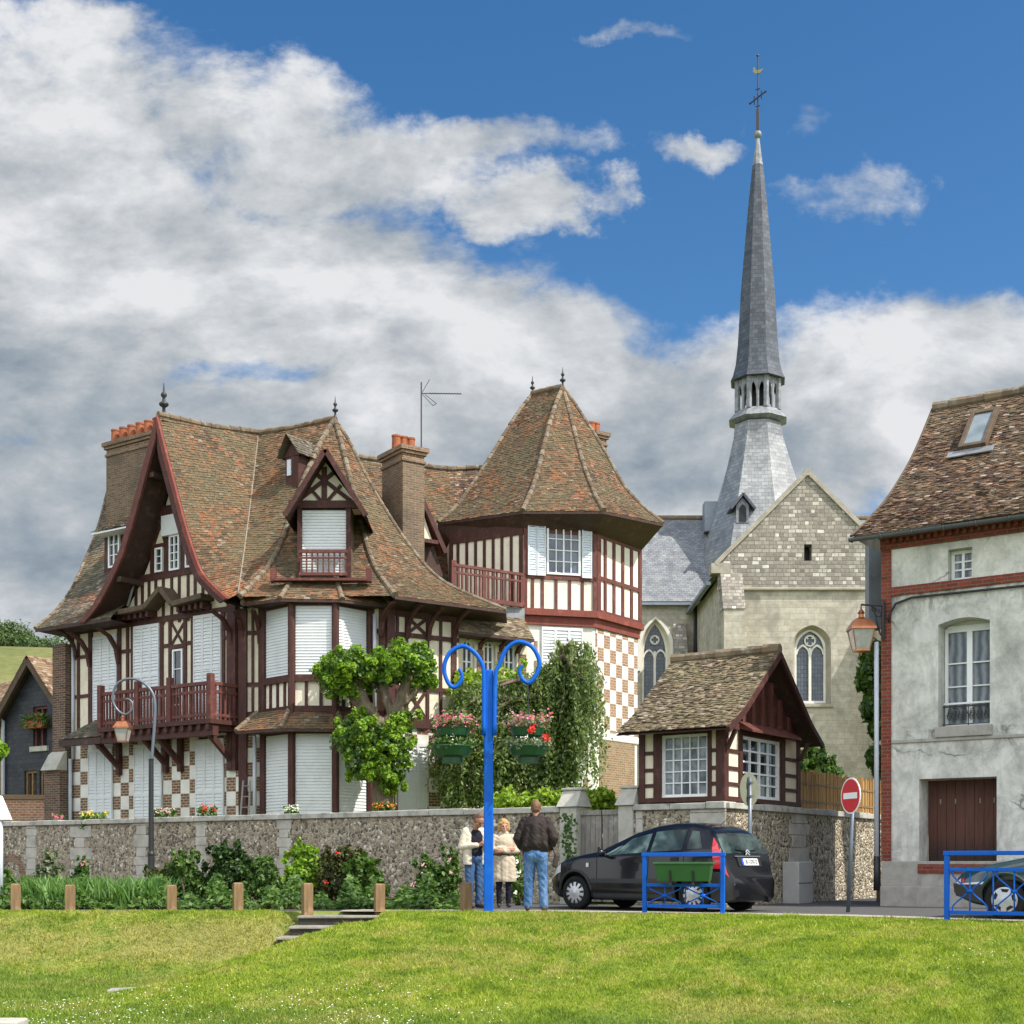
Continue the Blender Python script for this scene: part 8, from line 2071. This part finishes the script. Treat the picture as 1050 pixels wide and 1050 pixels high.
for s_ in (-1, 1): blob('shoe', [('c', (.085*s_, .04, .045), (.097*s_, -.13, .035), .042, .034)], 'leather', p2_, .011)
# --- man in cream jacket, head bowed over his hands, turned to the right
q = gx(486, 24.4); p3_ = thing('person', 'person in open cream jacket and jeans looking down at their hands behind the blue post', 'person', (q.x, q.y, .012), .62)
F_ = (0, -.80, -.62); Up = (0, -.62, .80); hc_ = (0, -.17, 1.56)
bd = head(hc_, F_, Up, .98)+[('c', (0, -.10, 1.50), (0, -.015, 1.38), .053, .060), ('e', (0, 0, 1.21), (.175, .115, .22)), ('e', (0, 0, .95), (.165, .115, .18))]
for s_ in (-1, 1):
    bd += [('c', (.095*s_, 0, .86), (.10*s_, -.01, .47), .083, .055), ('c', (.10*s_, -.01, .47), (.105*s_, .015, .09), .052, .036), ('c', (.105*s_, .03, .06), (.115*s_, -.12, .035), .038, .030)]
    bd += [('c', (.175*s_, 0, 1.37), (.255*s_, .0, 1.10), .05, .042), ('c', (.255*s_, 0, 1.10), (.055*s_, -.24, 1.13), .040, .027)]
    bd += hand((.05*s_, -.245, 1.135), (-.45*s_, -.85, .15), (0, -.1, 1), (1*s_, -.2, 0), .7)
blob('body', bd, 'skin_tan', p3_, .0075); eyes(hc_, F_, Up, p3_, .98)
blob('hair', [('c', (0, -.155, 1.615), (0, -.20, 1.63), .080, .070), ('c', (0, -.10, 1.585), (0, -.135, 1.615), .068, .078)], 'hair_brown', p3_, .01)
blob('shirt', [('e', (0, -.02, 1.20), (.165, .13, .23)), ('e', (0, -.01, .98), (.165, .125, .14))], 'cloth_navy', p3_, .012)
jk = [('c', (-.13, .01, 1.37), (.13, .01, 1.37), .075, .075), ('c', (-.06, .05, 1.33), (-.06, .04, .84), .125, .125), ('c', (.06, .05, 1.33), (.06, .04, .84), .125, .125)]
for s_ in (-1, 1): jk += [('c', (.15*s_, -.03, 1.30), (.165*s_, -.05, .80), .072, .075), ('c', (.175*s_, 0, 1.37), (.265*s_, 0, 1.105), .075, .066), ('c', (.265*s_, 0, 1.105), (.085*s_, -.215, 1.125), .064, .046)]
trim(blob('jacket', jk, 'cloth_cream', p3_, .012, 2), .78, 0)
tr = [('e', (0, 0, .90), (.178, .132, .13))]
for s_ in (-1, 1): tr += [('c', (.093*s_, 0, .88), (.10*s_, -.01, .48), .10, .074), ('c', (.10*s_, -.01, .48), (.107*s_, .012, .10), .072, .062)]
blob('jeans', tr, 'denim_dark', p3_, .012, 2)
for s_ in (-1, 1): blob('shoe', [('c', (.107*s_, .05, .05), (.122*s_, -.15, .04), .046, .040)], 'leather', p3_, .012)
# ---------- trees and shrubs
def clumps(blobs, k, frac, seed):
    rg = np.random.default_rng(seed); p, d = blob_points(blobs, k, rg, .72); r0 = np.mean([b[3] for b in blobs])
    return list(blobs)+[(*q, r0*frac*rg.uniform(.6, 1.3), r0*frac*rg.uniform(.6, 1.3), r0*frac*rg.uniform(.5, 1.1)) for q in p]
def foliage(name, root, blobs, n, size, mat, upw=.35, shell=.55, jitter=.55, seed=1, droop=0, aspect=1.5):
    rg = np.random.default_rng(seed); p, d = blob_points(blobs, n, rg, shell)
    v, f = leaf_cloud(p, d+np.array([0, 0, upw]), size, aspect, .3, jitter, rg, droop); return np_mesh(name, v, f, m[mat], root)
# pollarded lime in front of the bay
YT = 34.6; sT = YT/FPX
q = gx(394, YT, 1.2); pt = thing('pollarded_tree', 'pollarded tree with two bright green leaf heads on knuckled limbs in front of the bay', 'tree', tuple(q))
def tp(px, py, dy=0): return at(px, py, YT+dy)
mb = MB()
mb.tube(smooth_poly([V(tp(394, 835).x, YT, 1.1), tp(393, 815), tp(391, 790), tp(392, 765), tp(397, 748)], 20), [.34+.06*math.sin(i*1.9) if i < 4 else .30-.006*i for i in range(len(smooth_poly([V(0, 0, 0)]*5, 20)))], 12)
for pts, r0, r1 in (([(396, 752), (385, 738), (374, 722), (366, 706), (360, 690)], .24, .15), ([(398, 750), (402, 736), (410, 722), (415, 706), (420, 688)], .24, .15), ([(380, 735), (372, 728), (360, 712), (352, 700)], .15, .10), ([(404, 735), (396, 718), (393, 700), (392, 690)], .15, .10), ([(408, 724), (420, 716), (428, 705)], .12, .08), ([(366, 706), (372, 695), (380, 686)], .12, .07)):
    c = smooth_poly([tp(x, y, -.15+.1*R.random()) for x, y in pts], 16); mb.tube(c, [(r0+(r1-r0)*i/(len(c)-1))*(1+.16*math.sin(i*1.7+r0*40))*.92 for i in range(len(c))], 9)
mb.build('trunk', m['bark'], pt, smooth=True)
def bl(px, py, rx, ry, dy=0, rd=None): p = at(px, py, YT+dy); return (p.x, p.y, p.z, rx*sT, (rd or rx)*sT, ry*sT)
upper = [bl(352, 700, 24, 20), bl(345, 686, 18, 16, -.3), bl(362, 682, 20, 15, -.4), bl(378, 688, 18, 16, .2), bl(398, 690, 18, 16, -.2), bl(415, 682, 22, 18, -.3), bl(428, 690, 17, 18), bl(408, 672, 22, 12, .2), bl(425, 672, 17, 11), bl(352, 673, 20, 9, .3), bl(388, 680, 20, 14, .5), bl(338, 694, 13, 15), bl(436, 682, 10, 14)]
def sprigs(bl_s, k, seed):
    rg = np.random.default_rng(seed); p, d = blob_points(bl_s, k, rg, .95); return [(*(q+e*.10), .10, .10, .13) for q, e in zip(p, d)]
foliage('crown', pt, clumps(upper, 80, .34, 2), 4500, .085, 'leaf_mid', .45, .15, .8, 23)
foliage('crown', pt, clumps(upper, 120, .36, 2)[len(upper):]+sprigs(upper, 60, 4), 20000, .070, 'leaf_bright', .5, .25, .7, 21)
lower = [bl(365, 752, 20, 18, -.4), bl(385, 760, 24, 20, -.5), bl(405, 765, 19, 18, -.45), bl(372, 778, 22, 18, -.45), bl(395, 785, 22, 16, -.5), bl(352, 762, 13, 13, -.2), bl(412, 755, 11, 12, -.3), bl(418, 735, 12, 8, -.2), bl(404, 800, 10, 9, -.4), bl(378, 795, 14, 8, -.4), bl(364, 741, 13, 9, -.3)]
foliage('crown', pt, clumps(lower, 60, .34, 3), 3200, .085, 'leaf_mid', .45, .15, .8, 24)
foliage('crown', pt, clumps(lower, 90, .36, 3)[len(lower):]+sprigs(lower, 45, 5), 15000, .070, 'leaf_bright', .5, .25, .7, 22)
# weeping tree before the tower
YW = 35.6; q = gx(545, YW, 1.2); wt = thing('weeping_tree', 'broad weeping tree with long drooping branches hanging over the garden wall', 'tree', tuple(q))
rg = np.random.default_rng(8); sW = YW/FPX
mb = MB(); tp2 = lambda px, py, dy=0: at(px, py, YW+dy)
mb.tube(smooth_poly([V(q.x, YW, 1.1), tp2(548, 800), tp2(556, 740), tp2(570, 700)], 16), [.20-.006*i for i in range(len(smooth_poly([V(0, 0, 0)]*4, 16)))], 10)
starts = []
limbs = [[(566, 708), (585, 680), (586, 676)], [(562, 720), (540, 700), (515, 702), (490, 716)], [(565, 712), (570, 690), (580, 676), (592, 684), (599, 700)], [(560, 725), (535, 720), (500, 735), (470, 752)], [(556, 740), (530, 735), (490, 750)], [(568, 700), (586, 702), (598, 716)], [(565, 712), (578, 668), (586, 664), (593, 667)], [(556, 735), (510, 712), (476, 728), (458, 748)]]
for L in limbs:
    for dy in (-.9, 0, .9):
        c = smooth_poly([tp2(x+R.uniform(-4, 4), y+R.uniform(-4, 4), dy*(i/len(L))) for i, (x, y) in enumerate(L)], 16); mb.tube(c, [.07*(1-i/len(c))+.015 for i in range(len(c))], 6)
        starts += c[3:]
mb.build('trunk', m['bark'], wt, smooth=True)
P_, D_ = [], []; twig = MB()
for k in range(400):
    s0 = starts[rg.integers(len(starts))]+V(rg.normal(0, .25), rg.normal(0, .35), rg.normal(0, .12))
    px = CX+s0.x/s0.y*FPX
    side = 1 if px > 585 else (-1 if px < 500 else 0)
    floor_z = at(0, 700, YW).z-0
    L = rg.uniform(1.0, 3.3) if px > 555 else rg.uniform(.8, 2.3)
    L = min(L, s0.z-1.75)
    if L < .3: continue
    ox, oy = rg.normal(.05*side, .16), rg.normal(0, .22); nl = int(L*30)
    tt = np.linspace(0, 1, nl)
    xs_ = s0.x+ox*tt**.6+.05*np.sin(tt*7+k); ys_ = s0.y+oy*tt**.6; zs2 = s0.z+.22*np.sin(np.minimum(tt*5, 3.14))*(1-tt)-L*tt**1.25
    P_.append(np.stack([xs_+rg.normal(0, .055, nl), ys_+rg.normal(0, .055, nl), zs2+rg.normal(0, .02, nl)], 1)); D_.append(np.stack([np.full(nl, ox*2+rg.normal(0, .3)), np.full(nl, -.5+oy), np.full(nl, .35)], 1))
    if k % 3 == 0: twig.tube([V(xs_[i], ys_[i], zs2[i]) for i in range(0, nl, max(1, nl//6))], .008, 4)
p, d = np.concatenate(P_), np.concatenate(D_)
v, f = leaf_cloud(p, d, .058, 2.2, .25, .6, rg, 1.0); np_mesh('crown', v, f, m['leaf_weep'], wt)
def bw2(px, py, rx, ry, dy=0): p = at(px, py, YW+dy); return (p.x, p.y, p.z, rx*sW, rx*sW*.9, ry*sW)
foliage('crown', wt, [bw2(478, 752, 32, 30), bw2(460, 790, 20, 30), bw2(500, 790, 36, 38), bw2(578, 702, 24, 28), bw2(590, 722, 14, 32), bw2(555, 735, 34, 34, .3), bw2(578, 765, 20, 44, .2), bw2(540, 795, 34, 30, .3), bw2(560, 800, 26, 26), bw2(576, 790, 20, 26), bw2(520, 760, 30, 30), bw2(470, 815, 22, 18), bw2(500, 815, 26, 16), bw2(530, 722, 34, 26, .4), bw2(505, 738, 30, 28, .3), bw2(565, 702, 26, 22, .3), bw2(455, 760, 14, 22), bw2(470, 735, 18, 14), bw2(488, 715, 26, 16, .2), bw2(540, 705, 26, 14, .3), bw2(515, 775, 34, 30)], 27000, .066, 'leaf_weep', .3, .4, .7, 9, .6, 2.0)
twig.build('twig', m['bark'], wt)
# bright bush behind it
def bush(label, px0, blobs, n, size, mat, Y, z0=1.2, name='bush', cat='bush', group=None, upw=.4, seed=1, stems=True, dy=.6):
    o = thing(name, label, cat, tuple(gx(px0, Y, z0)), group=group); s_ = Y/FPX
    bb = [(*at(px, py, Y+R.uniform(-.25, .25)*dy), rx*s_, rx*s_*.8, ry*s_) for px, py, rx, ry in blobs]
    rs = np.random.default_rng(seed+500)     # loose shoots above the mass
    sh = [(b[0]+rs.normal(0, b[3]*.6), b[1]+rs.normal(0, .15), b[2]+b[5]*rs.uniform(.7, 1.25), b[3]*.22, b[3]*.22, b[5]*rs.uniform(.25, .5)) for b in bb for _ in range(3)]
    foliage('foliage', o, clumps(bb, 6*len(bb), .55, seed)+sh, int(n*1.6), size*.8, mat, upw, .15, .8, seed)
    if stems:
        mb = MB()
        for b in bb: mb.tube([V(gx(px0, Y).x+R.uniform(-.1, .1), Y+R.uniform(-.1, .1), z0), V(b[0], b[1], b[2])], [.025, .01], 5)
        mb.build('stem', m['bark'], o)
    return o
bush('bright yellow-green bush rising behind the weeping tree under the arched windows', 500, [(490, 705, 18, 14), (515, 700, 22, 16), (475, 715, 12, 10), (530, 712, 12, 12), (500, 730, 26, 22), (495, 780, 20, 40)], 3600, .12, 'leaf_lime', 37.0, seed=31)
bush('low yellow-green hedge on top of the wall beneath the weeping tree', 525, [(515, 822, 14, 9), (535, 825, 14, 9), (552, 822, 14, 10), (566, 822, 10, 8), (528, 835, 20, 14), (556, 838, 20, 16)], 2200, .09, 'leaf_lime', 29.6, seed=32, name='hedge', cat='hedge', dy=.3)
bush('yellow-green laurel clump over the grey gate between its pillars', 615, [(604, 822, 10, 9), (616, 820, 12, 9), (626, 824, 8, 8), (612, 838, 16, 14)], 1500, .095, 'leaf_lime', 28.6, seed=33, name='hedge', cat='hedge', dy=.3)
bush('spiky green shrub above the bamboo screen beside the garden pavilion', 833, [(828, 778, 9, 9), (838, 779, 11, 10), (850, 784, 8, 7), (832, 792, 12, 12), (846, 796, 12, 12)], 1100, .15, 'leaf_mid', 34.5, seed=34, dy=.3, upw=.1)
# wall plants behind the lantern
def cl(px, py, rx, ry, Y=28.6): p = at(px, py, Y); return (p.x, p.y, p.z, rx*Y/FPX, .35, ry*Y/FPX)
iv = thing('climbing_plant', 'glossy dark green climber hanging at the corner of the grey house behind the lantern', 'climbing plant', tuple(gx(897, 28.6)))
foliage('foliage', iv, [cl(894, 672, 11, 16), cl(890, 695, 11, 16), cl(898, 700, 9, 26), cl(893, 725, 9, 14), cl(899, 745, 6, 14), cl(897, 775, 7, 10), cl(901, 785, 5, 12)], 2300, .14, 'leaf_mid', .1, .3, .7, 41, .6)
mb = MB(); mb.tube([gx(901, 28.7), at(900, 800, 28.7), at(898, 740, 28.7), at(896, 680, 28.7)], [.05, .045, .035, .02], 6); mb.build('stem', m['bark'], iv)
# planting bed shrubs, left to right
items = [
 ('small leafy green plants at the foot of the wall by the left edge', 12, [(4, 905, 10, 12), (18, 912, 9, 10), (28, 915, 8, 9)], 900, .09, 'leaf_mid', 25.4),
 ('pale grey-green spires of foliage left of the pink rose', 45, [(40, 905, 9, 14), (50, 890, 6, 14), (56, 908, 10, 14), (64, 915, 8, 10)], 1100, .08, 'leaf_grey', 26.0),
 ('loose rose bush with one pink bloom against the flint wall', 82, [(80, 905, 9, 12), (86, 890, 6, 10), (74, 915, 8, 10), (92, 912, 8, 10)], 900, .075, 'leaf_mid', 26.2),
 ('straggly bronze-tinted shrub just right of the street lamp', 168, [(162, 905, 12, 14), (172, 900, 9, 12), (155, 915, 9, 10)], 1000, .075, 'leaf_bronze', 26.4),
 ('tall leafy shrub with upright shoots between lamp and dark shrub', 190, [(186, 905, 12, 18), (196, 893, 9, 16), (205, 912, 10, 14), (183, 888, 6, 12)], 1600, .085, 'leaf_mid', 26.2),
 ('large dark rounded shrub, the tallest at the wall foot', 232, [(228, 905, 16, 20), (238, 890, 18, 20), (246, 908, 14, 18), (230, 880, 10, 12), (220, 915, 10, 12)], 3000, .085, 'leaf_dark', 26.3),
 ('pale green bushy shrub right of the dark rounded one', 272, [(265, 908, 13, 14), (275, 900, 12, 14), (284, 912, 11, 12), (270, 890, 8, 10)], 1800, .08, 'leaf_mid', 26.0),
 ('tall light green shrub with yellowish tips', 312, [(305, 900, 13, 18), (316, 888, 12, 18), (322, 905, 12, 16), (310, 878, 8, 10), (300, 914, 10, 12)], 2400, .085, 'leaf_bright', 26.1),
 ('bronze and dark leaved shrub with two red blooms beside the broad-leaved one', 345, [(338, 898, 15, 20), (350, 890, 15, 18), (345, 912, 16, 16), (356, 880, 9, 9)], 2600, .08, 'leaf_bronze', 26.0),
 ('broad-leaved green shrub left of the right end bollard', 374, [(368, 905, 12, 14), (378, 900, 11, 14), (384, 912, 9, 12), (370, 888, 8, 8)], 1100, .15, 'leaf_mid', 25.7),
 ('loose climbing shrub with pale flowers left of the man in cream', 446, [(430, 912, 9, 12), (442, 900, 12, 16), (455, 905, 12, 16), (464, 895, 8, 18), (436, 890, 6, 10)], 1900, .085, 'leaf_mid', 26.0),
 ('small pale flowering plant between the folded arms and the jeans', 531, [(528, 905, 7, 18), (534, 918, 7, 12), (530, 890, 5, 12)], 800, .08, 'leaf_mid', 26.2),
]
for i, (lab, px0, bls, n, sz, mt_, Y) in enumerate(items):
    o = bush(lab, px0, bls, int(n*1.25), sz, mt_, Y, .05, 'shrub', 'shrub', 'shrubs along the foot of the flint wall', seed=50+i)
    fl = {2: ('petal_pink', 3), 8: ('petal_red', 2), 10: ('petal_pale', 5), 11: ('petal_white', 5)}.get(i)
    if fl:
        rg = np.random.default_rng(i); cs = []
        for _ in range(fl[1]):
            b = bls[rg.integers(len(bls))]; p = at(b[0]+rg.normal(0, b[2]*.5), b[1]-b[3]*rg.uniform(.2, .9), Y-.35); v, f = leaf_cloud(np.array(p)+rg.normal(0, .025, (8, 3)), np.tile([0, -1, .4], (8, 1)), .04, 1, .2, .5, rg); np_mesh('flower', v, f, m[fl[0]], o)
# iris clump: sword leaves
ir = thing('iris_clump', 'wide clump of pale green sword-shaped iris leaves in front of the flint wall', 'irises', tuple(gx(122, 24.9)))
rg = np.random.default_rng(77); n = 1500; X = rg.uniform(gx(28, 24.9).x, gx(172, 24.9).x, n); Yy = rg.uniform(24.3, 25.6, n); hgt = rg.uniform(.30, .62, n); a = rg.random(n)*6.28; wv_ = rg.uniform(.012, .022, n); ln = rg.normal(0, .14, (n, 2))
b0 = np.stack([X, Yy, np.full(n, .03)], 1); dx_ = np.stack([np.cos(a)*wv_, np.sin(a)*wv_, np.zeros(n)], 1)
mid2 = b0+np.stack([ln[:, 0]*.4, ln[:, 1]*.4, hgt*.6], 1); tip = b0+np.stack([ln[:, 0]*1.2, ln[:, 1]*1.2, hgt], 1)
v = np.stack([b0-dx_, b0+dx_, mid2+dx_, mid2-dx_, tip], 1).reshape(-1, 3); i5 = np.arange(n)*5
np_mesh('leaves', v, np.concatenate([np.stack([i5, i5+1, i5+2], 1), np.stack([i5, i5+2, i5+3], 1), np.stack([i5+3, i5+2, i5+4], 1)]), m['leaf_iris'], ir)
# ground cover filling the bed
rg = np.random.default_rng(78); n = 20000
pxs = rg.uniform(-20, 470, n); Yy = rg.uniform(23.9, 27.0, n); zz = rg.uniform(.04, .52, n)*np.clip(.62+.38*np.sin(pxs*.09)+.3*np.sin(pxs*.23+1), .2, 1.2)*np.clip((Yy-23.6)/1.2, .35, 1)
c = np.stack([(pxs-CX)/FPX*Yy, Yy, zz], 1); v, f = leaf_cloud(c, np.tile([0, -.3, 1], (n, 1)), .07, 1.9, .3, .7, rg)
tag(np_mesh('ground_cover', v, f, m['leaf_mid']), 'mixed low green leaves filling the bed at the wall foot', 'ground cover', kind='stuff')
# flowers peeping over the wall, creeper on the gate pillar
def wallflowers(label, px0, px1, py, pet, leafn, Y, group):
    o = thing('flower_patch', label, 'flowers', tuple(gx((px0+px1)/2, Y, 1.2)), group=group); rg = np.random.default_rng(int(px0))
    n = leafn; xs_ = rg.uniform(px0, px1, n); ys_ = py+rg.uniform(-4, 12, n)**1.0; c = np.array([at(x, y, Y+rg.uniform(-.2, .2)) for x, y in zip(xs_, ys_)])
    v, f = leaf_cloud(c, np.tile([0, -.5, .8], (n, 1)), .09, rng=rg); np_mesh('foliage', v, f, m['leaf_mid'], o)
    for x in rg.uniform(px0, px1, 11):
        c = np.array(at(x, py-rg.uniform(0, 6), Y-.2))+rg.normal(0, .03, (5, 3)); v, f = leaf_cloud(c, np.tile([0, -.7, .6], (5, 1)), .045, 1, .2, .5, rg); np_mesh('flower', v, f, m[pet], o)
wallflowers('yellow flowers showing over the wall beneath the left shutter', 82, 110, 838, 'petal_yellow', 260, 36.2, 'flowers behind the garden wall')
wallflowers('red flowers showing over the wall beneath the right ground-floor shutter', 203, 222, 832, 'petal_red', 200, 35.4, 'flowers behind the garden wall')
wallflowers('green tuft showing over the wall between the two ground-floor shutters', 158, 180, 834, 'petal_pale', 220, 35.6, 'flowers behind the garden wall')
wallflowers('orange flowers at the foot of the pollarded tree trunk', 383, 404, 828, 'petal_orange', 260, 33.4, 'flowers behind the garden wall')
wallflowers('dark green tuft before the bay window shutters', 292, 306, 832, 'petal_white', 120, 34.2, 'flowers behind the garden wall')
wallflowers('pink flowers beside the brick pier at the left end of the wall', 54, 66, 840, 'petal_pink', 120, 37.2, 'flowers behind the garden wall')
cp = thing('creeper', 'thin green creeper climbing the stone gate pillar beside the brown-jacketed person', 'creeper', tuple(gx(584, 27.0)))
rg = np.random.default_rng(90); n = 220; px_ = 583+rg.normal(0, 4, n)+np.linspace(3, -2, n); py_ = np.linspace(905, 835, n); c = np.array([at(x, y, 26.93) for x, y in zip(px_, py_)]); v, f = leaf_cloud(c, np.tile([0, -1, .2], (n, 1)), .06, rng=rg); np_mesh('leaves', v, f, m['leaf_mid'], cp)
# tree whose twig tips enter at the left edge
et = thing('garden_tree', 'light green tree of which only twig tips enter at the left edge', 'tree', tuple(gx(-70, 27)))
mb = MB(); mb.tube([gx(-70, 27), at(-66, 840, 27), at(-50, 790, 27), at(-20, 775, 27), at(2, 770, 27)], [.16, .13, .09, .05, .012], 8); mb.build('trunk', m['bark'], et, smooth=True)
foliage('crown', et, [(*at(-50, 760, 27), .8, .8, .7), (*at(-20, 768, 27), .45, .5, .35), (*at(-3, 769, 27), .18, .25, .20)], 1700, .12, 'leaf_bright', .4, .4, .6, 95)
